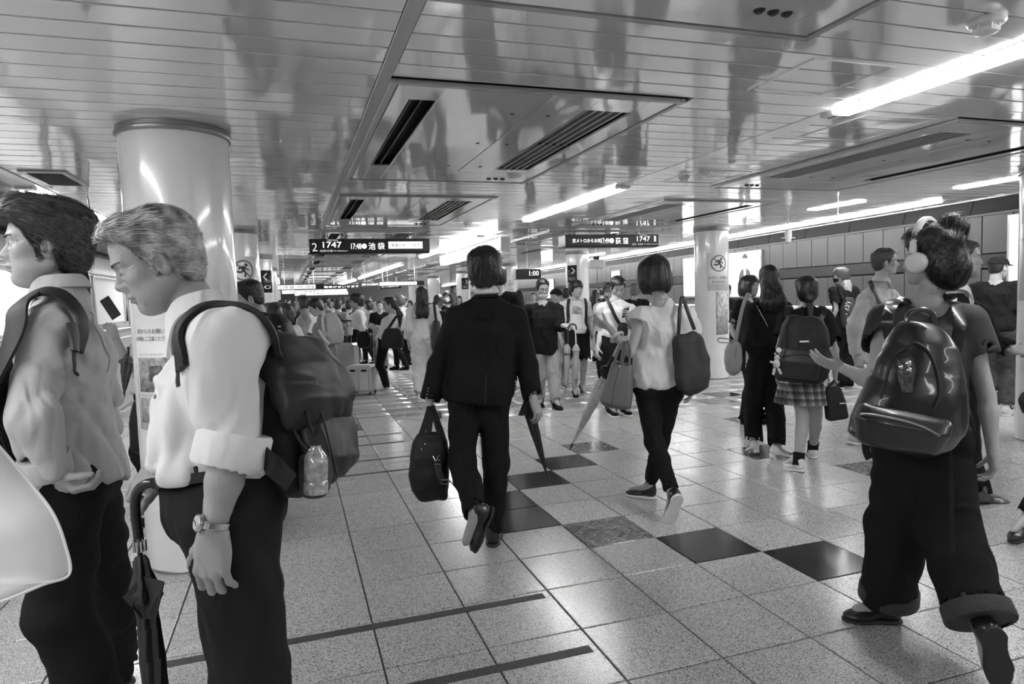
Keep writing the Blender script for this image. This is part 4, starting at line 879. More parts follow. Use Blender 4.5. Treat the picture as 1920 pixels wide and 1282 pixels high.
class Person:
    def __init__(s, label, D, foot=None, H=1.72, face=0, sex='m', q=2, J=None, look=None, walk=0., group=None, skin=None, xy=None, roll=0.):
        s.q = q; s.D = D; s.sex = sex; s.H = H; k = s.k = H/1.72; s.fw = hdg(face); s.rt = np.cross(s.fw, Z)
        g = V3(*xy, 0) if xy is not None else P(foot[0], foot[1], D)*V3(1, 1, 0)
        s.root = thing('person', label, 'person', g, group); s.g = g; s.skinm = skin or SKIN
        f, r = s.fw, s.rt; W = .19 if sex == 'm' else .165; hw = .088
        j = {}; at = lambda x, y, z: g+(r*x+f*y+Z*z)*k
        j['pelvis'] = at(0, 0, .93); j['neck'] = at(0, -.015, 1.45); j['head'] = at(0, .02, 1.60)
        for sd, n in ((-1, 'l'), (1, 'r')):      # l / r are the person's own sides here
            j['sh'+n] = at(sd*W, -.01, 1.40); j['hip'+n] = at(sd*hw, 0, .90)
            st = walk*sd; j['an'+n] = at(sd*.085, st, .085+(.07*abs(walk)/.3 if st < 0 else 0)); j['wr'+n] = at(sd*(W+.06), .05-st*.5, .87)
        s.toe = {}; s.px = set()
        if J:
            fl = f@RH
            for n, v in J.items():
                if n in ('toel', 'toer'): continue
                j[n] = P(v[0], v[1], D+(v[2] if len(v) > 2 else 0)) if not isinstance(v, np.ndarray) else v; s.px.add(n)
            if 'head' in s.px and 'neck' not in s.px: j['neck'] = j['head']-(Z*.165+hdg(face+(look or (0, 0))[0])*.035)*k
            if 'head' in s.px or 'neck' in s.px:
                for n in 'lr':
                    if 'sh'+n not in s.px: j['sh'+n] = j['neck']-Z*.055*k+(r if n == 'r' else -r)*W*k
                    if 'sh'+n not in s.px and 'wr'+n not in s.px: j['wr'+n] = j['sh'+n]+(f*.04-Z*.50)*k+(r if n == 'r' else -r)*.06*k
            if 'neck' in s.px and 'head' not in s.px: j['head'] = j['neck']+(Z*.15+f*.03)*k
            for n in 'lr':
                if 'sh'+n in s.px and 'wr'+n not in s.px and 'el'+n not in s.px: j['wr'+n] = j['sh'+n]+(f*.06-Z*.52)*k
        for n in 'lr':
            if 'el'+n not in j: j['el'+n] = ik(j['sh'+n], j['wr'+n], .29*k, .26*k, -f-Z*.2+r*(.25 if n == 'r' else -.25))
            if 'kn'+n not in j: j['kn'+n] = ik(j['hip'+n], j['an'+n], .42*k, .42*k, f)
            t = (J or {}).get('toe'+n)
            if t is None: td = f*1.0
            else: td = nrm(t[0]*RH+t[1]*Z+t[2]*FH)
            s.toe[n] = td
        if 'pelvis' in s.px:
            for n, sd in (('l', -1), ('r', 1)):
                if 'hip'+n not in s.px: j['hip'+n] = j['pelvis']+(r*sd*hw-Z*.03)*k; j['kn'+n] = j['kn'+n] if 'kn'+n in s.px else ik(j['hip'+n], j['an'+n], .42*k, .42*k, f)
        for n in 'lr':
            a_ = j['an'+n]
            if abs(a_[2]-.085*k) < .14 and s.toe[n][2] > -.3: j['an'+n] = V3(a_[0], a_[1], .085*k)
        s.j = j
        lk = look if look is not None else (0, 0)
        s.hf = hdg(face+lk[0], lk[1]); up = nrm(Z+RH*math.tan(math.radians(roll))); s.HA = frame(s.hf, up); s.parts = {}
        s.hs = {'m': 1.0, 'f': .95}[sex]*(k**.6)
        s.hh = {1: .018, 2: .0105, 3: .0058, 4: .0030}[q]; s.ch = {1: .034, 2: .023, 3: .0138, 4: .0086}[q]; s.handh = {1: .018, 2: .010, 3: .0058, 4: .0036}[q]
        s.hands = {}
    def side(s, n): return s.rt if n == 'r' else -s.rt
    def torso(s, gw=0., gd=0., t0=-.2, t1=1.02, belly=0., seat=0.):
        j = s.j; Pv = j['pelvis']; C = (j['shl']+j['shr'])/2; ax = C-Pv; hx = nrm(j['hipr']-j['hipl']); sx = nrm(j['shr']-j['shl']); b = BUILD[s.sex]; st = []
        ts = sorted(set([t for t in TT if t0 < t < t1]+[t0, t1]))
        for t in ts:
            w_ = np.interp(t, TT, b['w'])*s.k+gw; d_ = np.interp(t, TT, b['d'])*s.k+gd; u = np.clip(t, 0, 1); o = s.fw*(.018*math.sin(u*math.pi)+belly*math.exp(-((t-.3)/.25)**2))
            st.append((Pv+ax*t+o, hx*(1-u)+sx*u, w_, d_+belly*.5*math.exp(-((t-.3)/.25)**2)))
        return st
    def body(s, lo=None, hairless=False, fem=None, lid=.0037, ears=True, jaw=1., lookd=0., full=True, age=0.):
        j, k = s.j, s.k; fem = (s.sex == 'f') if fem is None else fem; b = S(.03); s.k_ = k
        b.add(loft(s.torso(), .03), k=.04)
        b.add(cap(j['neck']-Z*.02, j['head']-s.HA[2]*.09*s.hs-s.HA[1]*.03, .053*k*(1-.14*fem), .049*k*(1-.14*fem)), k=.04)
        for n in 'lr':
            m_ = .85 if fem else 1.
            b.add(cap(j['neck']-Z*.03, j['sh'+n]-s.side(n)*.03, .05*k*m_, .045*k*m_), k=.05); e, w_ = j['el'+n], j['wr'+n]
            b.add(chain([j['sh'+n], (j['sh'+n]*.6+e*.4), e, e*.7+w_*.3, w_], [.050*k*m_, .047*k*m_, .038*k*m_, .041*k*m_, .027*k*m_]), k=.015)
            h_, kn, an = j['hip'+n], j['kn'+n], j['an'+n]; calf = kn*.65+an*.35-s.fw*.015
            b.add(chain([h_, kn, calf, an], [.088*k, .056*k, .054*k, .036*k]), k=.02); b.add(cap(an, an+s.toe[n]*.13*k-Z*.03, .034*k, .024*k), k=.02)
            for pr, kk in s.hands.get(n, []): b.add(pr, k=kk)
        hf = head_fn(1. if fem else 0., ears, lid, jaw, lookd, age); hl = Loc(hf, j['head'], s.HA, s.hs, .17); b.add(hl, k=.012); s.headloc = hl
        VV, FF, nn = [], [], 0; ex = []; jobs = []
        hb = (j['head']-V3(.15, .15, .155)*s.hs, j['head']+V3(.15, .15, .15)*s.hs); jobs.append((hb, s.hh))
        for n in 'lr':
            if n in s.hands: w_ = j['wr'+n]; lo_ = np.min([p.bb[0] for p, _ in s.hands[n]], 0)-.012; hi_ = np.max([p.bb[1] for p, _ in s.hands[n]], 0)+.012; jobs.append(((lo_, hi_), s.handh))
        for (a, c), h in jobs:
            V, F = nets(b, h, a, c); VV.append(V); FF.append(F+nn); nn += len(V); ex.append((a+h*3, c-h*3))
        V, F = nets(b, {1: .040, 2: .034, 3: .023, 4: .0145}[s.q], excl=ex); VV.append(V); FF.append(F+nn)
        s.bodyfn = b; s.body_o = mesh_obj('body', np.concatenate(VV), np.concatenate(FF), s.skinm, s.root)
        return s
    def sethand(s, n, d, back, th=None, **kw):
        """d / back / th as (right, up, away) seen from the camera"""
        c = lambda v: RH*v[0]+Z*v[1]+FH*v[2]
        kw.setdefault('size', s.k*(1. if s.sex == 'm' else .88)); s.hands[n] = hand(s.j['wr'+n], c(d), c(back), c(th) if th is not None else s.fw, **kw); return s
    def resthand(s, n, **kw):
        d = nrm(s.j['wr'+n]-s.j['el'+n]); kw.setdefault('size', s.k*(1. if s.sex == 'm' else .88)); s.hands[n] = hand(s.j['wr'+n], d*.8-Z*.3, s.side(n), s.fw, **kw); return s
    def face(s, hm, brow=True, eyes=True, mouth=True, iris=(0, 0)):
        hl = s.headloc
        if eyes:
            for sd in (-1, 1):
                c = hl.w((sd*.031, .0755, -.001))[0]; r = .0124*s.hs; e = MB().ball(c, r, 14, 9); e.obj('eye', EYEW, s.root)
                ic = hl.w((sd*.031+iris[0], .0875, -.002+iris[1]))[0]; ax = nrm(hl.w((sd*.031+iris[0]*2, .12, -.002+iris[1]*3))[0]-c); MB().ball(c+ax*r*.62, r*.50, 12, 8).obj('iris', IRIS, s.root)
        lc = lambda p: (p-hl.c)@hl.A.T/hl.sc
        if brow:
            def f(p):
                q = lc(p); x = np.abs(q[:, 0]); z = q[:, 2]; zc = .0195+.0055*np.sin(np.clip((x-.012)/.04, 0, 1)*2.4); hw = .0042*(1-.45*np.clip((x-.03)/.02, 0, 1))
                return np.maximum(np.maximum(np.abs(z-zc)-hw, np.abs(x-.032)-.020), .03-q[:, 1])*s.hs
            g = lambda p: np.maximum(hl(p)-.0022*s.hs, f(p)); c = hl.c; r = .125*s.hs; solid('eyebrow', g, min(s.hh, .0036), hm, s.root, lo=c-r, hi=c+r)
        if mouth:
            def f(p):
                q = lc(p); x = np.abs(q[:, 0]); z = q[:, 2]; t = np.clip(1-(x/.0235)**2, 0, 1)
                return np.maximum(np.abs(z+.0685)-.0095*np.sqrt(t)*(.8+.2*np.cos(x*160)), .05-q[:, 1])*s.hs
            g = lambda p: np.maximum(hl(p)-.0007*s.hs, f(p)); solid('lips', g, min(s.hh, .0032), LIP, s.root, lo=hl.c-.125, hi=hl.c+.125)
        return s
    def hair(s, style, m, extra=0., n=0, flow=None, adds=None, L=.07, w=.0012, m2=None, ns=1., seed=1, lift=.0015):
        hf = hair_fn(style, extra, ns); hl = Loc(hf, s.j['head'], s.HA, s.hs, .30)
        T = S(.015).add(hl); T.lo, T.hi = s.j['head']-.27, s.j['head']+.24
        for a in (adds or []):
            T.add(a[0], k=a[1]) if isinstance(a, tuple) else T.add(a, k=.02)
        s.hairfn = T; h = s.hh*1.4; V, F = nets(T, h, np.minimum(T.lo, s.j['head']-.2), T.hi)
        o = mesh_obj('hair', V, F, m, s.root); s.hair_o = o
        if n:
            fl = flow or (lambda p: np.tile(-s.HA[2]-s.HA[1]*.3, (len(p), 1))); strands(T, V, n, fl, L, w, m2 or m, s.root, lift=lift, seed=seed)
        return s
    def cloth(s, name, fn, m, amp=.006, fr=(9, 9, 6), h=None, label=None, off=0):
        if amp:
            fr = V3(*fr); o = V3(off, off*1.7, 0); fn.amp = amp
            fn.disp = lambda p: amp*(3.4*np.abs(noise(p*fr+o+1.8*noise(p*4.1+o)[:, None]))+1.3*np.abs(noise(p*fr*2.1+2*noise(p*7)[:, None]))-.75)
        ob = solid(name, fn, h or s.ch, m, s.root, label); return ob
    def top(s, m, name='shirt', gw=.02, gd=.02, hem=.02, sleeve=1., ra=.058, rw=.042, neck=.062, amp=.010, belly=0., tail=0., vneck=0., cuff=.0, fr=(9, 9, 6), off=0, flare=0., label=None, neckh=None):
        """torso cloth with sleeves; sleeve 0..2 (1 = elbow, 2 = wrist); hem as a fraction of the trunk"""
        j, k = s.j, s.k; b = S(.03); st = s.torso(gw, gd, hem, .97, belly)
        if flare: st[0] = (st[0][0], st[0][1], st[0][2]+flare, st[0][3]+flare)
        b.add(loft(st, .012), k=.03); fm = .85 if s.sex == 'f' else 1.
        b.add(cap(j['shl']*.8+j['shr']*.2, j['shr']*.8+j['shl']*.2, .052*k*fm+gw*.4), k=.05)
        for n in 'lr':
            sh, e, w_ = j['sh'+n], j['el'+n], j['wr'+n]; b.add(cap(j['neck']-Z*.035*k, sh-s.side(n)*.02, .050*k*fm+gw*.3, .048*k*fm+gw*.3), k=.05)
            if sleeve <= 0: continue
            q = min(sleeve, 1.); p = sh+(e-sh)*q; rr = ra*(1-.12*q); sl = S(.02)
            sl.add(cap(sh, p, ra, rr), k=.03)
            if sleeve > 1: q = sleeve-1; end = e+(w_-e)*q; sl.add(cap(e, end+nrm(w_-e)*.03, rr, rr+(rw-rr)*q), k=.02); dr = nrm(w_-e); ro = rr+(rw-rr)*q
            else: end = p; dr = nrm(e-sh); ro = rr
            sl.keep(half(end, dr), k=.004).cut(cap(end-dr*.02, end+dr*.03, ro-.006, ro-.004), k=.003); b.add(sl, k=.03)
        nk = j['neck']; up = nrm(j['head']-nk)
        b.cut(cap(nk-Z*.01+up*(neckh or .0)*k, nk+up*.2+Z*.1, neck*k, neck*1.4*k), k=.01)
        if vneck: c = j['neck']+s.fw*.10*k; b.cut(cap(c-Z*vneck*.8, c+Z*.1, .012, .07), k=.01)
        s.topfn = b; s.cloth(name, b, m, amp, fr, off=off, label=label); return s
    def legs(s, m, name='trousers', top=.12, r=(.100, .072, .068), hem=1., gw=.012, gd=.012, amp=.009, off=3, label=None, fr=(8, 8, 7), low=0.03, seat=0.):
        """hem 0..2: 1 = knee, 2 = ankle"""
        j, k = s.j, s.k; b = S(.03); st = s.torso(gw, gd, -.16, top); b.add(loft(st, .012), k=.03)
        if seat: 
            for n in 'lr': b.add(ell(j['hip'+n]-s.fw*.045*k-Z*.01, (.085*k, .085*k, .10*k)), k=.05)
        for n in 'lr':
            h_, kn, an = j['hip'+n], j['kn'+n], j['an'+n]; dn = nrm(an-kn); bot = an+dn*low; lg = S(.025); calf = kn*.65+an*.35-s.fw*.015; mm = .007
            if hem > 1: q = hem-1; e = kn+(bot-kn)*q; lg.add(chain([h_, kn, calf, e+dn*.03], [max(r[0]*k, .088*k+mm), max(r[1]*k, .056*k+mm), max((r[1]*.6+r[2]*.4)*k, .054*k+mm), max(r[2]*k, .036*k+mm)])); dr = dn; re = r[2]*k
            else: e = h_+(kn-h_)*hem; lg.add(cap(h_, e+nrm(kn-h_)*.03, r[0]*k, r[1]*k), k=.03); dr = nrm(kn-h_); re = r[1]*k
            lg.keep(half(e, dr), k=.004).cut(cap(e-dr*.02, e+dr*.03, re-.006), k=.003); b.add(lg, k=.035)
        s.legfn = b; s.cloth(name, b, m, amp, fr, h=s.ch*1.3, off=off, label=label); return s
    def shoes(s, m, sole=None, kind='sneaker', L=1.0, which='lr', label=None):
        k = s.k*L*(.93 if s.sex == 'f' else 1.)
        for n in which:
            an = s.j['an'+n]; td = s.toe[n]; up = nrm(Z-td*(Z@td)) if abs(td[2]) < .92 else nrm(s.fw-td*(s.fw@td)); 
            if td[2] < -.92: up = nrm(s.fw-td*(s.fw@td))
            sd = nrm(np.cross(td, up)); A = [sd, td, up]; c = lambda x, y, z: an+(sd*x+td*y+up*z)*k
            b = S(.02); b.add(ell(c(0, -.022, -.030), (.036*k, .042*k, .050*k), A)).add(cap(c(0, -.02, .012), c(0, -.015, -.03), .038*k, .036*k)).add(cap(c(0, .0, -.03), c(0, .10, -.058), .036*k, .027*k), k=.03).add(ell(c(0, .125, -.062), (.046*k, .070*k, .030*k), A), k=.03)
            hz = -.072
            if kind == 'heel': hz = -.060
            b.keep(half(c(0, 0, hz), -up), k=.004).cut(cap(c(0, -.008, .05), c(0, -.004, .01), .036*k, .030*k), k=.006)
            o = solid('shoe', b, {1: .018, 2: .013, 3: .0095, 4: .006}[s.q], m, s.root, label)
            so = S(.02); zs = hz-.010
            if kind == 'heel':
                so.add(rbox(c(0, -.035, -.075), (.026*k, .024*k, .022*k), A, .006)); so.add(rbox(c(0, .11, -.072), (.04*k, .07*k, .008*k), A, .006), k=.0)
            else: so.add(ell(c(0, -.018, zs), (.040*k, .048*k, .034*k), A)).add(ell(c(0, .125, zs), (.050*k, .076*k, .034*k), A), k=.05).add(rbox(c(0, .05, zs), (.036*k, .07*k, .02*k), A, .008), k=.03).keep(half(c(0, 0, hz+.004), up), half(c(0, 0, -.090 if kind == 'sneaker' else -.084), -up), k=.003)
            solid('sole', so, {1: .018, 2: .013, 3: .0095, 4: .006}[s.q], sole or m, o)
            if s.q >= 3 and kind in ('sneaker', 'laced'):
                l = MB()
                for i in range(4):
                    pp = drape(b, [c(x, .03+.022*i, 0) for x in (-.022, -.008, .008, .022)], .002); l.tube(pp, .0028*k, 5)
                l.obj('laces', sole or m, o)['kind'] = 'stuff'
        return s
    def auto(s, hm, style, topm, legm, shoem, sole=None, sleeve=.6, rest='lr', tk=None, lk=None, face=True, lid=.004, hairn=0, **kw):
        for n in rest:
            if n not in s.hands and s.q >= 2: s.resthand(n)
        s.body(lid=lid)
        vis = (s.hf@FW) < .45
        if face and s.q >= 2 and vis: s.face(hm, eyes=s.q >= 2)
        s.hair(style, hm, n=hairn, **kw); s.top(topm, sleeve=sleeve, **(tk or {})); s.legs(legm, **(lk or {'hem': 2.})); 
        if shoem: s.shoes(shoem, sole)
        return s
def strap_on(fn, pts, hw, th, m, parent, name='strap', off=.006, n=8, free=0, label=None):
    """a band lying on the cloth; the last `free` points hang free"""
    ds = getattr(fn, 'disp', None)
    if ds is not None: fn.disp = None; off = off+getattr(fn, 'amp', .012)*.75
    p = np.array(smooth_path(pts, n)); keep = p.copy(); d = drape(fn, p, off); 
    dist = fn(p); w_ = np.clip((dist-.02)/.03, 0, 1)[:, None]; q = d*(1-w_)+keep*w_
    g = grad(fn, q, .01); t = np.gradient(q, axis=0); wd = np.cross(t, g); wd /= np.linalg.norm(wd, axis=1)[:, None]+1e-9
    if ds is not None: fn.disp = ds
    b = MB().strap(list(q), wd, hw, th); return b.obj(name, m, parent, label=label)
def px(D, *pts): return [P(p[0], p[1], D+(p[2] if len(p) > 2 else 0)) for p in pts]
# ------------------------------------------------------------------ cloth materials
def cl(name, g, f=260, b=.08, rough=.85, **k):
    if name in MATS: return MATS[name]
    m = mat(name, g, rough, 0, (f, b), sheen=.12 if g > .1 else 0., spec=.3 if g > .1 else .12, **k); nt = m.node_tree; N = nt.nodes.new; Lk = nt.links.new
    tc = N('ShaderNodeTexCoord'); n = N('ShaderNodeTexNoise'); n.inputs['Scale'].default_value = 6.5; n.inputs['Detail'].default_value = 1.5; n.inputs['Distortion'].default_value = 1.6; Lk(tc.outputs['Object'], n.inputs['Vector'])
    n.inputs['Scale'].default_value = 7; n.inputs['Distortion'].default_value = 1.1; mp = N('ShaderNodeMapping'); mp.inputs['Scale'].default_value = (1, 1, .5); Lk(tc.outputs['Object'], mp.inputs[0]); Lk(mp.outputs[0], n.inputs['Vector'])
    bp = N('ShaderNodeBump'); bp.inputs['Strength'].default_value = .8; bp.inputs['Distance'].default_value = .055; Lk(n.outputs['Fac'], bp.inputs['Height'])
    old = [x for x in nt.nodes if x.type == 'BUMP' and x != bp][0]; Lk(bp.outputs[0], old.inputs['Normal']); return m
C_WHITE = cl('cloth_white', .66); C_SHIRT = cl('shirt_pale', .46); C_CREAM = cl('cloth_cream', .56); C_GREY = cl('cloth_grey', .30); C_LGREY = cl('cloth_light_grey', .45); C_MID = cl('cloth_mid', .14)
C_BLACK = cl('cloth_black', .013, rough=.9); C_SUIT = cl('suit_black', .011, 400, .1, .8); C_DARK = cl('cloth_dark', .018); C_DENIM = mat('denim_black', .011, .9, 0, (420, .35), var=(320, .5), spec=.15); C_JEANS = mat('denim_dark', .05, .85, 0, (300, .3), var=(20, .4)); C_KHAKI = cl('cloth_khaki', .33)
L_BLACK = mat('leather_black', .012, .30, 0, (90, .05), coat=.25); L_SHOE = mat('shoe_leather', .012, .3, coat=.3); L_GREY = mat('leather_grey', .12, .4, 0, (400, .1)); L_BEIGE = mat('leather_beige', .30, .5, 0, (300, .1)); N_BLACK = mat('nylon_black', .012, .55, 0, (300, .2), spec=.3); N_DARK = mat('nylon_dark', .014, .5, 0, (9, .3)); RUB = mat('rubber_white', .70, .5); RUBB = mat('rubber_black', .02, .6); METAL = mat('chrome', .6, .2, 1.); GLASSF = mat('frame_black', .01, .2); MASKM = cl('mask_white', .70)
P_CLEAR = mat('clear_vinyl', .62, .2, alpha=.55, coat=.6)

def collar(p, m, r=.060, h=.048, drop=.035, fwd=.01, name='collar', lean=0., k=1., gap=.25, tilt=.3, z0=.012):
    """turned-down shirt collar round the neck"""
    nk = p.j['neck']+Z*z0; up = nrm(p.j['head']-p.j['neck']); up = nrm(up*tilt+Z*(1-tilt)); f = nrm(p.fw-up*(p.fw@up)); sd = np.cross(f, up); c = nk+f*fwd; rings = []; n = 40; A = np.linspace(gap*.35, 2*math.pi-gap*.35, n)
    for (dr, z, fall) in ((-.002, 0, 0), (-.003, h, 0), (.002, h+.005, 0), (.010, h-.002, .0), (.024, .012-h*.15, 1.), (.019, .010-h*.15, 1.), (.006, h-.006, 0), (.004, .0, 0)):
        ring = []
        for a in A:
            fr = math.cos(a); pt = max(0, fr)**3; rr = r*k+dr*k*(1+.55*pt*fall); zz = z-drop*pt*(1.+fall*.9)*(1 if z < .03 or fall else .75)-.0*fr
            ring.append(c+(f*math.cos(a)*1.08+sd*math.sin(a))*rr+up*zz*k)
        rings.append(ring)
    rings.append(rings[0]); b = MB(); R = np.array(rings).transpose(1, 0, 2); b.rings([list(x[:-1]) for x in R]); return b.obj(name, m, p.root)
def cuffring(p, a, b_, r, w_, m, name='cuff', g=.006):
    d = nrm(b_-a); M_ = MB(); q = nrm(np.cross(d, FH)); M_.lathe(a-d*w_*.5, d, [(r*.9, .004), (r+g*.6, 0), (r+g, .006), (r+g, w_-.006), (r+g*.7, w_), (r*.9, w_-.004)], 28); return M_.obj(name, m, p.root)
def glasses(p, m=None, dark=False):
    hl = p.headloc; m = m or GLASSF; b = MB(); w = lambda x, y, z: hl.w((x, y, z))[0]
    for sd in (-1, 1): b.tube([w(sd*(.033+.023*math.cos(q)), .103, -.002+.016*math.sin(q)) for q in np.linspace(0, 2*math.pi, 16, endpoint=False)], .0016, 5, close=True); b.tube([w(sd*.056, .102, .004), w(sd*.072, .08, .005), w(sd*.078, .0, .004), w(sd*.078, -.015, -.012)], .0018, 5)
    b.tube([w(-.010, .104, .002), w(0, .106, .005), w(.010, .104, .002)], .0016, 5); return b.obj('glasses', m, p.root)
def facemask(p, m, low=False, z0=-.018, z1=-.105):
    hl = p.headloc
    def f(P_):
        q = (P_-hl.c)@hl.A.T/hl.sc; x = np.abs(q[:, 0]); z = q[:, 2]; top = z0-.22*x; bot = z1+.45*x; return np.maximum(np.maximum(z-top, bot-z), np.maximum(.018-q[:, 1], x-.068))*p.hs
    g = lambda P_: np.maximum(hl(P_)-.007, f(P_)); solid('face_mask', g, min(p.hh, .006), m, p.root, lo=hl.c-.13, hi=hl.c+.13)
    b = MB(); w = lambda x, y, z: hl.w((x, y, z))[0]
    for sd in (-1, 1): b.tube([w(sd*.066, .035, -.04), w(sd*.076, .005, -.02), w(sd*.082, -.012, -.006)], .0014, 4); b.tube([w(sd*.064, .03, -.075), w(sd*.076, .0, -.04), w(sd*.082, -.02, -.012)], .0014, 4)
    b.obj('mask_loop', m, p.root)
def bagl(name, label, cat, D, rows, dep, m, ex=4., amp=.006, h=None, rnd=.015, fr=(9, 9, 5), dd=None, side=None, group=None, body='bag_body'):
    """bag solid: rows top to bottom of (uL, vL, uR, vR); dep half depth; dd extra distance per row"""
    st = []; dep = [dep]*len(rows) if np.isscalar(dep) else dep
    for i, (a, b, c, d) in enumerate(rows):
        x = (dd[i] if dd else 0); A_, B_ = P(a, b, D+x), P(c, d, D+x); sx = B_-A_; st.append(((A_+B_)/2, sx if side is None else side, np.linalg.norm(sx)/2, dep[i]))
    t = thing(name, label, cat, st[-1][0], group); L = loft(st[::-1], rnd, ex); f = S(.01).add(L)
    if amp: f.disp = lambda p: amp*(1.6*np.abs(noise(p*V3(*fr)+1.3*noise(p*4.1)[:, None]))*1.2+noise(p*V3(*fr)*2.6)*.6-.4)
    hh = h or (.006 if D < 3 else .008 if D < 5 else .011 if D < 8 else .016); solid(body, f, hh, m, t); t_fn = f; return t, t_fn
def umbrella(label, top, tip, R, m, flare=.1, group=None, handle=None, hm=None, shaft=.006, flutes=8, wrap=None, tipm=None, clear=False, ferr=.05, name='umbrella', r0=.012, prof=None):
    """folded umbrella from the top of its cloth to its tip"""
    top, tip = np.asarray(top, float), np.asarray(tip, float); t = thing(name, label, 'umbrella', tip, group); ax = nrm(tip-top); L = np.linalg.norm(tip-top)-ferr
    a = nrm(np.cross(ax, FH)); b = np.cross(ax, a); rings = []; n = flutes*6
    prof = prof or [(0, .5), (.04, .62), (.10, 1.), (.16, 1+flare*4), (.19, 1+flare*6), (.20, .95), (.3, .95), (.45, .9), (.7, .6), (.9, .35), (1, .16)]
    for h, s_ in prof:
        rr = []
        for i in range(n):
            q = 2*math.pi*i/n; fl = 1+(.16+flare*(1.4 if .08 < h < .195 else .0))*math.sin(q*flutes+h*7)*(1 if h > .02 else 0)*(1+.5*math.sin(q*2+1)); rr.append(top+ax*L*h+(a*math.cos(q+h*1.5)+b*math.sin(q+h*1.5))*R*s_*fl)
        rings.append(rr)
    MB().rings(rings).obj('canopy', m, t)
    MB().tube([top-ax*.02, tip-ax*ferr], shaft, 8).obj('shaft', METAL if clear else RUBB, t); MB().lathe(tip-ax*ferr*1.1, ax, [(.007, 0), (.006, ferr*.6), (.004, ferr*1.1)], 10).obj('ferrule', tipm or RUBB, t)
    if wrap is not None: MB().lathe(top+ax*L*wrap, ax, [(R*1.02, 0), (R*1.04, .004), (R*1.04, .016), (R*1.0, .02)], 20).obj('tie_band', hm or RUBB, t)
    if handle is not None: hp, hr = handle; MB().tube(smooth_path(hp, 6), hr, 12).obj('handle', hm or RUBB, t)
    return t

# ================================================================== man at the left edge, pale shirt
A = Person('man in profile at the left edge, bouffant dark hair, pale grey shirt, black jeans', 2.05, (205, 1420, 2.05), H=1.80, face=256, q=4, look=(-18, 2), J=dict(head=(87, 461), neck=(120, 553), shl=(82, 622, -.17), shr=(138, 596, .2),
    ell=(62, 785, -.30), wrl=(90, 886, -.24), elr=(190, 760, .3), wrr=(180, 880, .3), pelvis=(128, 900), hipl=(122, 912, -.08), hipr=(158, 912, .10), knl=(112, 1150, -.1), anl=(205, 1415, -.02), knr=(195, 1085, .33), anr=(212, 1205, .62), toer=(-1, -.05, .25), toel=(-1, 0, .1)))
A.sethand('l', (.75, -.65, .2), (-.5, -.6, -.6), (.2, .6, -.7), curl=(.8, .7, .5), size=.95); A.body(jaw=1.16, lid=.0028, age=.5); A.face(H_DARK)
fl = lambda p: np.tile(-A.hf*1.0-Z*.55, (len(p), 1))+(Z*.9)*np.clip((((p-A.j['head'])@A.hf)[:, None]-.03)/.06, 0, 1)
A.hair('full', H_DARK, n=5200, flow=fl, L=.10, w=.0011, m2=hairmat('hair_strand_dark', .06), lift=.003)
A.top(C_SHIRT, hem=-.02, sleeve=1.93, ra=.066, rw=.055, gw=.03, gd=.038, amp=.019, fr=(8, 8, 5), neckh=.02); collar(A, C_SHIRT, r=.058, h=.042, gap=.5); A.legs(C_DENIM, hem=2., top=.0, gw=.006, gd=.004, r=(.098, .082, .075), amp=.009, fr=(8, 8, 12)); A.shoes(C_BLACK, RUBB, L=1.12)
cuffring(A, A.j['ell']+(A.j['wrl']-A.j['ell'])*.84, A.j['wrl'], .056, .06, C_SHIRT)
MB().tube(list(drape(A.topfn, smooth_path(px(2.0, (172, 578, 0), (190, 605, .0), (208, 650, .05), (216, 700, .05)), 5), .0014)), .0018, 5).obj('seam', mat('seam_grey', .30, .8), A.root)
t = thing('shoulder_bag', 'black bag with wide padded strap on the shoulder of the left-edge man', 'bag', P(-10, 800, 1.9))
strap_on(A.topfn, px(2.05, (-30, 760, -.34), (8, 668, -.30), (40, 606, -.24), (72, 572, -.12), (100, 580, -.10), (122, 612, -.14), (130, 655, -.17)), .030, .004, N_BLACK, t, 'strap', .008)
strap_on(A.topfn, px(2.05, (128, 640, -.18), (124, 668, -.2), (134, 690, -.2), (152, 702, -.2)), .009, .002, N_BLACK, t, 'webbing', .006); strap_on(A.topfn, px(2.05, (116, 612, -.18), (130, 660, -.2)), .016, .004, N_DARK, t, 'buckle', .012)
f = S(.02).add(loft([(P(-25, 900, 1.80), RH, .06, .07), (P(-15, 800, 1.80), RH, .075, .08), (P(-8, 690, 1.82), RH, .06, .06), (P(0, 650, 1.84), RH, .03, .03)], .02, 3.)); solid('bag_body', f, .008, N_BLACK, t)
strap_on(A.topfn, px(2.05, (40, 800, -.3), (24, 850, -.28), (2, 905, -.26)), .012, .002, N_BLACK, t, 'lower_strap', .006)

# ================================================================== grey-haired man with umbrella and backpack
B = Person('grey-haired man in white shirt looking down, wearing a watch, holding an umbrella handle', 1.72, (500, 1650, 1.72), H=1.74, face=250, q=4, look=(-10, -21), roll=1.8, skin=SKIN_OLD, J=dict(head=(293, 489, 0), neck=(378, 598, .0), shl=(428, 655, -.17), shr=(400, 640, .19),
    ell=(430, 862, -.19), wrl=(400, 990, -.21), elr=(398, 862, .26), wrr=(322, 889, .05), pelvis=(428, 948, 0), hipl=(432, 962, -.09), hipr=(428, 962, .09), knl=(470, 1270, -.08), anl=(492, 1600, -.08), knr=(478, 1262, .12), anr=(500, 1600, .14)))
B.sethand('l', (-.06, -1, 0), (-.25, .0, -1), (-1, 0, .1), curl=(.38, .55, .4), thc=.15, size=1.2, spread=.04); B.sethand('r', (-.93, -.16, -.05), (-.05, .75, -.65), (-.25, -.62, -.75), curl=(.75, 1.15, .8), thc=.65, spread=.05, size=1.04)
B.body(lid=.0018, jaw=1.06, lookd=.003, age=1.); B.face(hairmat('brow_grey', .10), iris=(0, -.004))
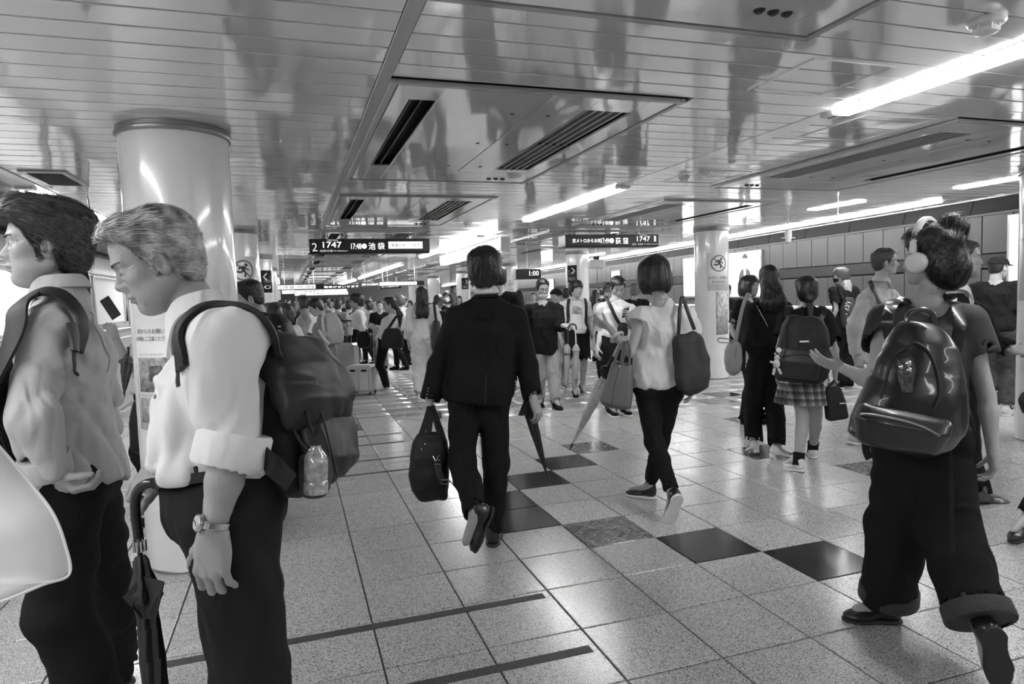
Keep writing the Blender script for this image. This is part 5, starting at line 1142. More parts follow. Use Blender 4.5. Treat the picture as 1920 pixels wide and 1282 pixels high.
fl = lambda p: np.tile(-B.hf*1.0-Z*.35, (len(p), 1))
B.hair('swept', H_GREY, n=8500, flow=fl, L=.055, w=.0009, m2=mat('hair_strand_grey', .42, .45, var=(30, .7)), lift=.0018)
B.top(C_WHITE, hem=.20, sleeve=1.12, ra=.078, rw=.074, gw=.035, gd=.032, belly=.022, amp=.022, fr=(7, 7, 5), neckh=.03); collar(B, C_WHITE, r=.060, h=.044, drop=.05, gap=.5, tilt=.55, fwd=.012)
B.legs(C_DARK, hem=1.6, r=(.112, .088, .075), top=.22, gw=.030, gd=.034, amp=.010, fr=(7, 7, 3))
e, w_ = B.j['ell'], B.j['wrl']; cuffring(B, e+(w_-e)*.02-nrm(w_-e)*.03, w_, .074, .075, C_WHITE, g=.010)
b = MB()      # shirt placket buttons
for u, v in ((338, 606), (330, 632), (324, 692), (321, 748), (304, 806)): c = drape(B.topfn, px(1.72, (u+6, v, -.06)), .001)[0]; g_ = grad(B.topfn, c)[0]; MB().lathe(c, g_, [(.0055, 0), (.0055, .002), (.003, .0026)], 12).obj('button', mat('button', .25, .3, .5), B.root)
# belt with buckle
st = B.torso(.036, .034, .165, .232, .018); MB().rings([[c+(nrm(sx)*math.cos(q)*w2+np.cross(Z, nrm(sx))*math.sin(q)*d2) for q in np.linspace(0, 2*math.pi, 48, endpoint=False)] for c, sx, w2, d2 in (st[0], st[-1])]).obj('belt', L_BLACK, B.root)
c = P(322, 884, 1.56); MB().obox(c, nrm(RH-FH*.35), Z, FH, (.012, .021, .006), .003).obj('belt_buckle', METAL, B.root); MB().obox(P(345, 884, 1.545), RH, Z, FH, (.036, .015, .005), .004).obj('belt_tip', L_BLACK, B.root)
# watch
d = nrm(w_-e); wc = e+(w_-e)*.93; t = thing('wristwatch', 'steel wristwatch with metal bracelet on the grey-haired man', 'watch', wc)
MB().lathe(wc-d*.008, d, [(.034, 0), (.036, .002), (.036, .015), (.034, .017)], 28, False).obj('bracelet', METAL, t); f_ = nrm(-RH*.75-FH*.66-d*((-RH*.75-FH*.66)@d)); MB().lathe(wc+f_*.030, f_, [(.019, 0), (.021, .003), (.020, .009), (.016, .011)], 28).obj('case', METAL, t); MB().lathe(wc+f_*.0405, f_, [(.0155, 0), (.0155, .0012)], 24).obj('dial', mat('watch_dial', .55, .2), t)
up_ = d; sd = np.cross(f_, up_)
for q in (.6, 3.4): MB().obox(wc+f_*.0425+(sd*math.cos(q)+up_*math.sin(q))*.005, nrm(sd*math.cos(q)+up_*math.sin(q)), f_, np.cross(f_, nrm(sd*math.cos(q)+up_*math.sin(q))), (.006, .0006, .0008)).obj('watch_hand', RUBB, t, smooth=False)
# umbrella held by its curved handle
tp = px(1.70, (262, 1032)); tipp = P(306, 1400, 1.66)
U = umbrella('black folded umbrella with curved black handle in the grey-haired man\'s hand', P(263, 1042, 1.68), tipp, .030, mat('umbrella_black', .016, .6, 0, (40, .3)), flare=.0, flutes=7, ferr=.05, hm=L_BLACK,
    prof=[(0, .40), (.03, .55), (.09, .62), (.16, .95), (.215, 1.15), (.25, 1.25), (.28, 1.0), (.34, .78), (.42, .85), (.6, .95), (.8, .9), (1, .5)],
    handle=(px(1.70, (262, 1030), (259, 1000), (254, 960), (255, 930), (266, 912), (286, 905), (304, 916), (312, 938), (309, 958)), .0125))
for k in range(8):
    q = 2*math.pi*k/8; c = P(262, 1024, 1.68)+(RH*math.cos(q)+FH*math.sin(q))*.013; MB().tube([c+Z*.016, c-Z*.012], .0035, 6).obj('rib_tip', METAL, U)
# loose flap of the umbrella cloth
for pts in ([(262, 1085, -.01), (229, 1120, -.04), (248, 1140, -.04), (268, 1162, -.02), (274, 1120, -.03)], [(268, 1080, -.01), (307, 1092, -.03), (300, 1122, -.04), (292, 1160, -.02), (272, 1160, -.03)]):
    MB().poly(px(1.67, *pts), FH*1., .005).obj('cloth_flap', MATS['umbrella_black'], U, smooth=False)
# backpack
t = thing('backpack', 'black backpack with mesh bottle pocket on the grey-haired man', 'backpack', P(560, 930, 1.75))
sdv = nrm(FH*.96+RH*.28); rows = [(598, 925, .075, .12), (592, 900, .10, .15), (580, 850, .115, .165), (565, 780, .115, .165), (553, 715, .10, .155), (538, 668, .07, .14), (528, 640, .035, .10)]
bp = S(.03).add(loft([(P(u, v, 1.78), sdv, sw, dp*.62) for u, v, dp, sw in rows], .03, 2.6)); bp.disp = lambda p: .030*(1.7*np.abs(noise(p*V3(8, 8, 6)+1.5*noise(p*4)[:, None]))-.35)+noise(p*22)*.004
solid('bag_body', bp, .0065, N_BLACK, t)
fl_ = S(.03).add(loft([(P(590, 812, 1.70), sdv, .13, .035), (P(598, 760, 1.72), sdv, .15, .060), (P(575, 700, 1.74), sdv, .15, .07), (P(545, 650, 1.76), sdv, .13, .055), (P(515, 625, 1.76), sdv, .09, .025)], .02, 2.4)); fl_.disp = lambda p: .028*(1.7*np.abs(noise(p*V3(9, 9, 9)+2*noise(p*5)[:, None]))-.4)
solid('top_flap', fl_, .0065, N_DARK, t)
fr_ = S(.02).add(loft([(P(610, 905, 1.72), sdv, .09, .03), (P(625, 860, 1.74), sdv, .12, .05), (P(608, 780, 1.76), sdv, .12, .04), (P(590, 720, 1.76), sdv, .1, .02)], .02, 2.2)); fr_.disp = lambda p: .022*(1.7*np.abs(noise(p*9+2*noise(p*5)[:, None]))-.4); solid('front_pocket', fr_, .007, N_DARK, t)
strap_on(B.topfn, px(1.72, (372, 690, -.22), (358, 660, -.22), (352, 625, -.18), (372, 590, -.13), (410, 575, -.12), (455, 590, -.13), (500, 625, -.13), (530, 665, -.08)), .026, .005, N_BLACK, t, 'shoulder_strap', .009)
strap_on(B.topfn, px(1.72, (352, 640, -.2), (347, 680, -.2), (352, 710, -.2), (360, 722, -.2)), .010, .003, N_BLACK, t, 'strap_edge', .006)
MB().strap(smooth_path(px(1.72, (466, 822, -.17), (490, 850, -.19), (515, 875, -.20), (545, 905, -.16)), 6), Z, .024, .002).obj('lower_strap', N_BLACK, t)
mp = S(.02).add(loft([(P(590, 932, 1.66), RH, .033, .035), (P(592, 890, 1.66), RH, .040, .04), (P(590, 848, 1.66), RH, .038, .036)], .01, 2.3)); solid('mesh_pocket', mp, .006, mat('mesh_net', .05, .6, 0, (500, .6), var=(260, .8)), t)
bt = thing('water_bottle', 'clear plastic water bottle with white cap in the backpack side pocket', 'bottle', P(590, 925, 1.62)); MB().lathe(P(592, 925, 1.635), UP, [(.027, 0), (.030, .004), (.030, .03), (.027, .034), (.030, .038), (.030, .075), (.026, .095), (.013, .112), (.013, .118)], 24).obj('bottle', mat('bottle_clear', .32, .12, coat=1., var=(70, .5)), bt); MB().lathe(P(589, 853, 1.635), UP, [(.0145, 0), (.0145, .014), (.012, .017)], 20).obj('cap', M_WHITE, bt)
MB().tube(smooth_path(px(1.62, (575, 770), (582, 800), (590, 815), (600, 790)), 5), .004, 6).obj('cord', N_BLACK, t); MB().tube(smooth_path(px(1.63, (548, 800), (562, 826), (578, 842), (598, 846)), 5), .004, 6).obj('pocket_hem', N_DARK, t); MB().tube(smooth_path(px(1.66, (585, 700), (600, 760), (618, 830), (632, 890)), 6), .003, 6).obj('zip', N_DARK, t)

# ================================================================== pale vinyl umbrella in the lower left corner
t = thing('open_umbrella', 'pale translucent umbrella cloth filling the lower left corner', 'umbrella', P(-150, 1000, 1.15))
cn = P(-260, 1010, 1.25); rim = smooth_path(px(1.1, (-60, 770, -.05), (0, 838), (52, 900, .02), (98, 960), (122, 1020), (130, 1076), (80, 1096, -.03), (0, 1128, -.06), (-120, 1160, -.08)), 6); rings = []
for s_ in np.linspace(0, 1, 9): rings.append([cn*(1-s_)+r_*s_+FH*-.10*math.sin(s_*math.pi) for r_ in rim])
V = np.array([x for r_ in rings for x in r_]); n = len(rim); F = [(i*n+j, i*n+j+1, (i+1)*n+j+1, (i+1)*n+j) for i in range(8) for j in range(n-1)]
V2 = V+FH*.003; F2 = [tuple(x+len(V) for x in f[::-1]) for f in F]; edge = [(8*n+j, 8*n+j+1, 9*n+8*n+j+1, 9*n+8*n+j) for j in range(n-1)]
mesh_obj('canopy', np.concatenate([V, V2]), F+F2+edge, mat('vinyl_pale', .66, .45, var=(5, .06)), t); MB().tube(rim, .0025, 6).obj('hem', mat('vinyl_hem', .75, .4), t)
MB().tube([cn, rim[30]], .003, 6).obj('rib', METAL, t); MB().tube([cn-FH*.05, cn+FH*.5-RH*.2], .006, 6).obj('shaft', METAL, t)

# ================================================================== man in black suit walking away
Cm = Person('man in black suit walking away, seen from behind, canvas bag in left hand', 4.04, (920, 1020), H=1.76, face=3, q=4, look=(4, 6), J=dict(head=(909, 506), neck=(912, 556), shl=(856, 597), shr=(968, 596), ell=(823, 684, .03), wrl=(805, 751, -.02), elr=(989, 684, .05), wrr=(1000, 748, .0),
    pelvis=(898, 730), hipl=(872, 742), hipr=(924, 742), knl=(867, 864, -.1), anl=(892, 962, -.42), toel=(-.40, -.85, -.12), knr=(931, 866, .0), anr=(924, 993, .0), toer=(.05, 0, 1)))
Cm.sethand('l', (.1, -1, 0), (-1, 0, -.2), (0, 0, 1), curl=(.8, 1.2, .9)); Cm.sethand('r', (.25, -.9, .1), (.8, .2, -.6), (-.3, 0, 1), curl=(.35, .5, .4)); Cm.body(); Cm.hair('layer', H_BLACK, n=4500, flow=lambda p: np.tile(-Z*1.+RH*.15, (len(p), 1))+(p-Cm.j['head'])*3, w=.0016, L=.055, lift=.004, m2=mat('hair_strand_black', .03, .35))
Cm.top(C_WHITE, name='shirt', hem=.5, sleeve=0, gw=.01, gd=.01, amp=0, neckh=.045); collar(Cm, C_WHITE, r=.055, h=.040, drop=.02, tilt=.2, z0=.016)
Cm.top(C_SUIT, name='jacket', hem=-.20, sleeve=1.98, ra=.076, rw=.058, gw=.050, gd=.05, amp=.007, fr=(6, 6, 3), neck=.062, neckh=.015, flare=.012)
collar(Cm, C_SUIT, r=.064, h=.022, drop=.10, gap=.4, name='jacket_collar', tilt=.1, fwd=.0, z0=-.012)
Cm.legs(C_SUIT, hem=2., r=(.102, .078, .062), amp=.010, fr=(8, 8, 8), low=.0); Cm.shoes(L_SHOE, RUBB, kind='laced')
MB().tube(drape(Cm.topfn, px(4.04, (919, 700, -.3), (919, 735, -.3), (919, 768, -.3)), .001), .003, 5).obj('back_vent', RUBB, Cm.root)
MB().tube(drape(Cm.topfn, px(4.04, (914, 570, -.3), (915, 620, -.3), (917, 680, -.3)), .0005), .002, 5).obj('back_seam', C_DARK, Cm.root)
for u, v in ((800, 726), (799, 732), (798, 738), (797, 744)): c = drape(Cm.topfn, px(4.04, (u, v, -.1)), .001)[0]; MB().ball(c, .006, 8, 6).obj('cuff_button', C_MID, Cm.root)
t, bf = bagl('canvas_bag', 'limp black canvas bag hanging from the suited man\'s left hand', 'bag', 4.0, [(786, 812, 828, 806), (774, 832, 838, 822), (768, 860, 841, 850), (765, 890, 842, 885), (770, 915, 842, 918), (788, 936, 842, 942)], [.03, .06, .085, .09, .075, .03], N_BLACK, ex=2.6, amp=.016)
for pts in ([(806, 762), (798, 790), (786, 826)], [(808, 762), (806, 795), (800, 830)], [(810, 760), (818, 790), (826, 818)], [(810, 762), (822, 795), (834, 830)]): MB().strap(smooth_path(px(3.97, *pts), 6), RH, .017, .002).obj('carry_strap', N_BLACK, t)
MB().strap(smooth_path(px(3.9, (820, 862), (823, 885), (831, 903)), 5), RH, .02, .003).obj('side_strap', N_DARK, t)
for c, s1 in ((px(3.88, (834, 903))[0], .022), (px(3.88, (820, 866))[0], .018)): MB().tube([c+RH*s1+Z*.012, c+RH*s1-Z*.012, c-RH*s1-Z*.012, c-RH*s1+Z*.012], .0035, 6, close=True).obj('buckle', METAL, t)
MB().tube(px(3.88, (812, 855), (817, 865), (823, 853)), .004, 6).obj('snap_hook', METAL, t)
for u, v in ((797, 832), (791, 842)): MB().ball(P(u, v, 3.9), .006, 8, 6).obj('stud', METAL, t)
umbrella('black folded umbrella hanging by the suited man\'s right side', P(986, 748, 4.12), P(1028, 899, 4.12), .032, mat('umbrella_black', .016, .6), flare=.12, flutes=8, hm=RUBB, wrap=.25, handle=(px(4.12, (986, 750), (978, 720), (972, 700), (966, 695)), .011))

# ================================================================== woman in white tee with two bags
Dn = Person('woman with black bob in white tee walking away, forearm bent through handbag handles', 4.58, (1236, 960), H=1.66, face=352, sex='f', q=4, look=(-8, -4), J=dict(head=(1226, 514), neck=(1240, 561), shl=(1202, 597), shr=(1284, 599), ell=(1182, 662, -.09), wrl=(1142, 614, .02), elr=(1306, 668, .05), wrr=(1296, 722, .15),
    pelvis=(1234, 712), hipl=(1213, 724), hipr=(1256, 724), knl=(1226, 826, -.05), anl=(1262, 928, -.25), toel=(-.22, -.8, .25), knr=(1240, 822, .10), anr=(1216, 905, .25), toer=(-.85, 0, .5)))
Dn.sethand('l', (-.85, .45, .3), (-.2, -.6, -.75), (.3, .7, -.6), curl=(.3, .4, .3)); Dn.sethand('r', (0, -1, .2), (1, 0, 0), (0, 0, 1)); Dn.body(); Dn.hair('bob', H_BLACK, n=5200, flow=lambda p: np.tile(-Z, (len(p), 1)), w=.0016, L=.09, extra=.004, m2=mat('hair_strand_black', .03, .35), lift=.0025)
Dn.top(C_WHITE, name='tee', hem=-.16, sleeve=.42, ra=.092, rw=.08, gw=.036, gd=.042, amp=.018, fr=(8, 8, 2.4), neck=.075, neckh=-.005, flare=.005)
Dn.legs(C_BLACK, hem=1.9, r=(.092, .060, .046), gw=.008, gd=.01, amp=.007, fr=(9, 9, 9), seat=1, low=0); Dn.shoes(L_SHOE, RUB)
for n in 'lr': MB().lathe(Dn.j['an'+n]+Z*.0, nrm(Dn.j['kn'+n]-Dn.j['an'+n]), [(.034, -.03), (.036, .03)], 16, False).obj('sock', C_WHITE, Dn.root)
e, w_ = Dn.j['ell'], Dn.j['wrl']; cc = e+(w_-e)*.62; dd = nrm(w_-e); a_ = nrm(np.cross(dd, FH)); bb_ = np.cross(dd, a_); MB().tube([cc+(a_*math.cos(q)+bb_*math.sin(q))*.046 for q in np.linspace(0, 2*math.pi, 20, endpoint=False)], .011, 8, close=True).obj('hair_tie', C_CREAM, Dn.root)
MB().tube(drape(Dn.bodyfn, px(4.58, (1214, 556, -.1), (1228, 561, -.12), (1245, 561, -.12), (1262, 556, -.1)), .002), .0016, 5).obj('necklace', METAL, Dn.root)
t, bf = bagl('handbag', 'smooth grey structured handbag hanging from the woman\'s forearm', 'bag', 4.5, [(1149, 675, 1186, 682), (1140, 705, 1186, 712), (1131, 735, 1185, 742), (1125, 754, 1182, 760), (1130, 760, 1172, 770)], [.035, .055, .07, .08, .07], L_GREY, ex=5, amp=0)
for pts in ([(1152, 679), (1160, 655), (1170, 641), (1173, 652), (1166, 682)], [(1163, 681), (1169, 652), (1176, 640), (1181, 655), (1180, 684)]): MB().tube(smooth_path(px(4.45, *pts), 6), .009, 8).obj('carry_handle', L_GREY, t)
MB().tube(px(4.36, (1160, 690), (1152, 725), (1146, 764)), .002, 5).obj('seam', RUBB, t); MB().ball(P(1162, 687, 4.36), .008, 8, 6).obj('stud', METAL, t)
umbrella('long white folded umbrella with dark ruffle carried by the woman in white tee', P(1139, 698, 4.75), P(1068, 843, 4.75), .034, mat('umbrella_white', .62, .5, var=(30, .15)), flare=.05, flutes=7, r0=.02, handle=(px(4.7, (1138, 700), (1150, 668), (1163, 640)), .009), hm=C_CREAM,
    prof=[(0, .5), (.05, .7), (.15, .95), (.35, 1.), (.6, .85), (.85, .45), (1, .2)])
t = thing('umbrella_cover', 'crumpled black umbrella cover at the white umbrella top', 'cover', P(1138, 700, 4.7)); f = S(.02).add(ell(P(1140, 700, 4.68), (.06, .05, .05)), ell(P(1150, 683, 4.68), (.035, .04, .06)), ell(P(1130, 693, 4.68), (.03, .03, .025))); f.disp = lambda p: .02*(1.8*np.abs(noise(p*18))-.4); solid('cover_cloth', f, .009, N_BLACK, t)
t, bf = bagl('tote_bag', 'large dark cloth tote on the right shoulder of the woman in white tee', 'bag', 4.42, [(1263, 627, 1308, 617), (1264, 645, 1317, 632), (1267, 680, 1331, 668), (1270, 712, 1333, 702), (1277, 733, 1330, 722), (1288, 743, 1312, 738)], [.025, .055, .075, .085, .075, .05], mat('tote_dark', .028, .7, 0, (60, .3)), ex=4.5, amp=.024, fr=(8, 8, 4))
for pts in ([(1272, 628), (1274, 590), (1277, 562), (1279, 556)], [(1302, 618), (1291, 588), (1282, 562), (1279, 556)]): MB().strap(smooth_path(px(4.43, *[(u, v, .0 if v > 580 else .05) for u, v in pts]), 6), RH, .012, .003).obj('shoulder_strap', N_DARK, t)

# ================================================================== woman with headphones and leather backpack
E_ = Person('woman in black tee walking left wearing white headphones and wide dark jeans', 2.76, (1745, 1200, 2.76), H=1.68, face=12, sex='f', q=4, look=(-40, 4), J=dict(head=(1742, 486), neck=(1738, 556), shl=(1664, 603, .06), shr=(1812, 603, -.05), ell=(1636, 716, -.03), wrl=(1580, 690, .14), elr=(1850, 742, -.08), wrr=(1862, 848, -.12),
    pelvis=(1728, 800), hipl=(1695, 812, .02), hipr=(1764, 812, -.02), knl=(1680, 985, .10), anl=(1664, 1132, .20), toel=(-1, 0, .15), knr=(1775, 1000, -.08), anr=(1845, 1178, -.32), toer=(.22, -.95, .1)))
E_.sethand('l', (-.92, .35, .2), (-.1, -.8, -.5), (.2, .3, -.9), curl=(.15, .3, .3), thc=.1); E_.sethand('r', (.08, -1, .1), (.9, .1, -.4), (-.2, 0, 1), curl=(.5, .6, .5)); E_.body()
hd = E_.j['head']; bun = P(1786, 428, 2.70)
E_.hair('short', H_BLACK, extra=.012, n=6500, flow=lambda p: nrm(bun-hd)+0*p+((bun-p)*4), w=.0014, L=.09, adds=[(ell(bun, (.050, .05, .052)), .015), (ell(hd+FH*-.06-Z*.045+RH*.045, (.080, .065, .085)), .03)], lift=.003)
hl = E_.headloc; t = thing('headphones', 'white over-ear headphones on the woman with a hair bun', 'headphones', hl.w((0, 0, 0))[0])
band = [hl.w((.104*math.cos(q), .010+.012*math.sin(q), .006+.172*math.sin(q)))[0] for q in np.linspace(.12, math.pi-.12, 22)]; MB().strap(band, E_.HA[1], .014, .006).obj('headband', M_WHITE, t)
for sd in (-1, 1):
    c = hl.w((sd*.092, -.003, -.014))[0]; o_ = E_.HA[0]*sd; MB().lathe(c-o_*.014, o_, [(.030, 0), (.041, .004), (.043, .014), (.041, .026), (.034, .034), (.015, .038)], 28).obj('ear_cup', M_WHITE, t); MB().lathe(c-o_*.024, o_, [(.036, 0), (.042, .004), (.042, .012), (.034, .016)], 28).obj('ear_cushion', C_CREAM, t)
E_.top(mat('tee_black', .022, .75, 0, (200, .1)), name='tee', hem=-.05, sleeve=.44, ra=.082, rw=.07, gw=.035, gd=.04, amp=.014, fr=(7, 7, 4), neck=.082, neckh=-.015); E_.legs(C_DENIM, hem=1.93, r=(.115, .112, .112), top=.2, gw=.025, gd=.03, amp=.014, fr=(6, 6, 7), low=.0)
for n in 'lr':
    kn, an = E_.j['kn'+n], E_.j['an'+n]; d = nrm(an-kn); MB().lathe(an-d*.085, d, [(.108, 0), (.119, .002), (.121, .055), (.117, .062), (.106, .058)], 30).obj('turn_up', mat('denim_cuff', .035, .8, var=(200, .4)), E_.root)
E_.shoes(L_SHOE, RUBB, kind='laced', L=1.05)
t, bf = bagl('leather_backpack', 'glossy black leather backpack on the woman with headphones', 'backpack', 2.50, [(1690, 606, 1760, 606), (1664, 640, 1790, 650), (1640, 690, 1804, 708), (1618, 740, 1808, 768), (1600, 780, 1800, 815), (1594, 808, 1776, 846), (1612, 826, 1752, 862)], [.05, .075, .095, .105, .10, .085, .05], L_BLACK, ex=2.5, amp=.012, fr=(6, 6, 6))
pk = S(.01).add(loft([(P(1682, 845, 2.40), P(1776, 846, 2.5)-P(1594, 808, 2.5), .14, .03), (P(1692, 800, 2.38), P(1776, 846, 2.5)-P(1594, 808, 2.5), .165, .045), (P(1700, 770, 2.39), P(1776, 846, 2.5)-P(1594, 808, 2.5), .165, .035)], .012, 4.)); pk.disp = lambda p: .006*noise(p*9); solid('front_pocket', pk, .006, L_BLACK, t)
dr = lambda pts, off=.003: list(drape(bf, smooth_path(px(2.36, *pts), 6), off))
MB().tube(dr([(1652, 742), (1660, 690), (1690, 648), (1730, 640), (1765, 668), (1775, 720), (1762, 770)]), .005, 7).obj('upper_zip', METAL if False else N_DARK, t); MB().tube(list(drape(pk, smooth_path(px(2.30, (1622, 768), (1680, 778), (1740, 795), (1775, 815)), 6), .003)), .005, 7).obj('pocket_zip', mat('zip_grey', .2, .3, .8), t)
MB().tube(dr([(1600, 760), (1590, 790), (1640, 830), (1740, 862), (1800, 820)], .004), .004, 6).obj('piping', L_BLACK, t)
MB().tube(smooth_path(px(2.42, (1700, 606), (1705, 588), (1728, 580), (1748, 588), (1752, 606)), 6), .010, 8).obj('grab_handle', L_BLACK, t)
MB().poly(dr([(1690, 668), (1722, 662), (1728, 700), (1722, 735), (1700, 735), (1690, 700)], .002)[::6], grad(bf, dr([(1700, 690), (1701, 691)])[0])[0], .003).obj('woven_patch', mat('patch_grey', .07, .3, .3, (60, .6), var=(50, .8)), t, smooth=False)
for u, v, s_ in ((1698, 682, .010), (1715, 676, .014), (1716, 690, .012), (1626, 782, .008), (1605, 786, .007)): c = drape(bf, px(2.36, (u, v)), .003)[0]; MB().ball(c, s_, 8, 6).obj('metal_ornament', METAL, t)
for s_, pts in ((-1, [(1672, 640, -.1), (1664, 600, -.12), (1674, 568, -.05), (1692, 566, .06), (1690, 600, .14)]), (1, [(1790, 660, -.16), (1800, 610, -.18), (1792, 572, -.10), (1780, 566, 0.)])): strap_on(E_.topfn, px(2.70, *pts), .022, .004, L_BLACK, t, 'shoulder_strap', .008)
MB().strap(smooth_path(px(2.55, (1622, 822), (1624, 845), (1630, 860)), 4), RH, .014, .002).obj('strap_end', N_BLACK, t); MB().strap(smooth_path(px(2.5, (1780, 830), (1783, 900), (1786, 1000), (1788, 1035)), 4), FH, .010, .0015).obj('long_strap_end', N_BLACK, t)
# ================================================================== people in the middle distance
G1 = 'passengers crossing on the right'; 
def ap(p, hm, style, topm, legm, shoem, sole=None, **kw): p.auto(hm, style, topm, legm, shoem, sole, **kw); return p
DN = lambda p: np.tile(-Z, (len(p), 1))
def longhair(p, m, bottom, wtop=.085, wbot=.10, dep=.04, n=1500, back=.075, off=0., style='long', L=.16):
    """hair hanging over the back to a height given in metres below the eyes"""
    c = p.j['head']; bk = -p.fw; a = c+bk*(back-.03)*1-Z*.0; st = [(c+bk*(back+.11)-Z*bottom+p.rt*off, p.rt, wbot*.8, dep*.5), (c+bk*(back+.10)-Z*bottom*.8+p.rt*off, p.rt, wbot, dep), (c+bk*(back+.045)-Z*bottom*.5, p.rt, (wtop+wbot)/2, dep*1.15), (c+bk*(back-.02)-Z*.02, p.rt, wtop, dep*1.35)]
    L_ = loft(st, .02, 2.4); L0 = L_
    f = lambda q: L0(q)-.016*np.abs(noise((q-c)*V3(34, 34, 3)))*1.8+.006; f.bb = (L0.bb[0]-.02, L0.bb[1]+.02)
    p.hair(style, m, n=n, flow=DN, adds=[(f, .03)], w=.0022 if p.D > 5 else .0016, L=L)
# long-haired woman in black with pale shoulder bag
F1 = Person('long-haired woman in black blouse and trousers walking away, white heeled shoes', 6.07, (1436, 846), H=1.66, face=10, sex='f', q=3, look=(2, 0), J=dict(head=(1442, 522), neck=(1443, 556), shl=(1413, 580, 0), shr=(1472, 578, 0), pelvis=(1436, 655), hipl=(1421, 663), hipr=(1453, 663), knl=(1412, 745), anl=(1413, 832), toel=(-.1, -.35, 1), knr=(1452, 748, -.05), anr=(1456, 815, -.22), toer=(.9, -.25, .3), wrl=(1402, 690, .02), wrr=(1486, 680, .05)))
F1.resthand('l'); F1.resthand('r'); F1.body(); longhair(F1, H_BLACK, .27, .085, .115, n=2200); F1.top(C_BLACK, name='blouse', hem=-.02, sleeve=1.5, ra=.07, rw=.06, gw=.03, gd=.03, amp=.012, fr=(9, 9, 4)); F1.legs(C_BLACK, hem=1.88, r=(.095, .085, .078), amp=.008, top=.2); F1.shoes(RUB, RUB, kind='heel')
t, bf = bagl('shoulder_bag', 'rounded beige shoulder bag at the long-haired woman\'s left side', 'bag', 5.95, [(1366, 640, 1387, 640), (1359, 655, 1391, 657), (1358, 675, 1391, 678), (1361, 692, 1388, 697), (1368, 703, 1380, 705)], [.03, .05, .06, .06, .03], L_BEIGE, ex=2.4, amp=.004)
MB().strap(smooth_path(px(5.9, (1379, 640), (1385, 610), (1393, 575), (1402, 552), (1408, 556)), 6), RH, .016, .003).obj('strap', L_BEIGE, t); MB().tube(smooth_path(px(5.9, (1378, 640), (1362, 635), (1347, 634), (1348, 641), (1362, 642), (1376, 642)), 5), .006, 6).obj('carry_loop', L_BEIGE, t); MB().tube(px(5.86, (1380, 650), (1378, 672)), .003, 5).obj('zip', METAL, t)
MB().tube(smooth_path(px(5.95, (1418, 572), (1428, 590), (1440, 612)), 4), .003, 5).obj('chain', METAL, thing('necklace_chain', 'thin chain strap across the long-haired woman\'s back', 'chain', P(1428, 590, 5.95)))
# schoolgirl
F2 = Person('schoolgirl with tied hair, black shirt, plaid pleated skirt and black socks walking away', 5.53, (1508, 873), H=1.58, face=12, sex='f', q=3, look=(6, 0), J=dict(head=(1512, 546), neck=(1510, 575), shl=(1477, 597), shr=(1546, 597), pelvis=(1508, 690), hipl=(1492, 698), hipr=(1526, 698), knl=(1505, 778, -.05), anl=(1497, 850, -.12), toel=(-.35, -.1, 1), knr=(1530, 776, .08), anr=(1524, 838, .3), toer=(.3, 0, 1), wrl=(1458, 700, .1), ell=(1462, 650), elr=(1566, 655), wrr=(1566, 716, .05)))
F2.resthand('l'); F2.resthand('r'); F2.body(); c = F2.j['head']; bk = -F2.fw
F2.hair('short', H_BLACK, extra=.010, n=1800, flow=lambda p: (c+bk*.12-Z*.07-p)*6-Z*.2, adds=[(ell(c+bk*.05-Z*.0, (.085, .06, .09)), .03), (cap(c+bk*.10-Z*.06, c+bk*.13-Z*.22, .026, .018), .02)], w=.0016)
MB().lathe(c+bk*.105-Z*.075, nrm(bk*.2-Z), [(.027, 0), (.029, .01), (.027, .02)], 14).obj('hair_tie', C_BLACK, F2.root)
F2.top(C_BLACK, hem=.0, sleeve=.85, ra=.082, rw=.08, gw=.035, gd=.035, amp=.012)
plaid = bpy.data.materials.new('plaid'); plaid.use_nodes = True; nt = plaid.node_tree; b_ = nt.nodes['Principled BSDF']; b_.inputs['Roughness'].default_value = .9; tc = nt.nodes.new('ShaderNodeTexCoord'); acc = None
for d_, sc_, ph in (('X', 26, 0), ('Z', 26, 1), ('X', 52, 2), ('Z', 52, .5)):
    wv = nt.nodes.new('ShaderNodeTexWave'); wv.wave_type = 'BANDS'; wv.bands_direction = d_; wv.inputs['Scale'].default_value = sc_/6.28*1.3; wv.inputs['Phase Offset'].default_value = ph; nt.links.new(tc.outputs['Object'], wv.inputs['Vector'])
    r = nt.nodes.new('ShaderNodeMapRange'); r.inputs['From Min'].default_value = .35 if sc_ == 26 else .8; r.inputs['From Max'].default_value = .65 if sc_ == 26 else .9; r.inputs['To Min'].default_value = .4 if sc_ == 26 else 1.; r.inputs['To Max'].default_value = 1. if sc_ == 26 else 1.5; nt.links.new(wv.outputs['Fac'], r.inputs['Value'])
    if acc is None: acc = r.outputs[0]
    else: m_ = nt.nodes.new('ShaderNodeMath'); m_.operation = 'MULTIPLY'; nt.links.new(acc, m_.inputs[0]); nt.links.new(r.outputs[0], m_.inputs[1]); acc = m_.outputs[0]
m_ = nt.nodes.new('ShaderNodeMath'); m_.operation = 'MULTIPLY'; m_.inputs[1].default_value = .26; nt.links.new(acc, m_.inputs[0]); nt.links.new(m_.outputs[0], b_.inputs['Base Color'])
Pv = F2.j['pelvis']; sk = S(.01).add(loft([(Pv-Z*.29, F2.rt, .225, .18), (Pv-Z*.12, F2.rt, .195, .155), (Pv+Z*.05, F2.rt, .15, .115)], .006, 2, pleat=(.10, 26))); solid('pleated_skirt', sk, .008, plaid, F2.root)
for n in 'lr':
    kn, an = F2.j['kn'+n], F2.j['an'+n]; d = nrm(kn-an); MB().lathe(an-d*.03, d, [(.045, 0), (.044, .04), (.046, .09), (.048, .105)], 18).obj('sock', C_BLACK, F2.root)
F2.shoes(RUB, RUB)
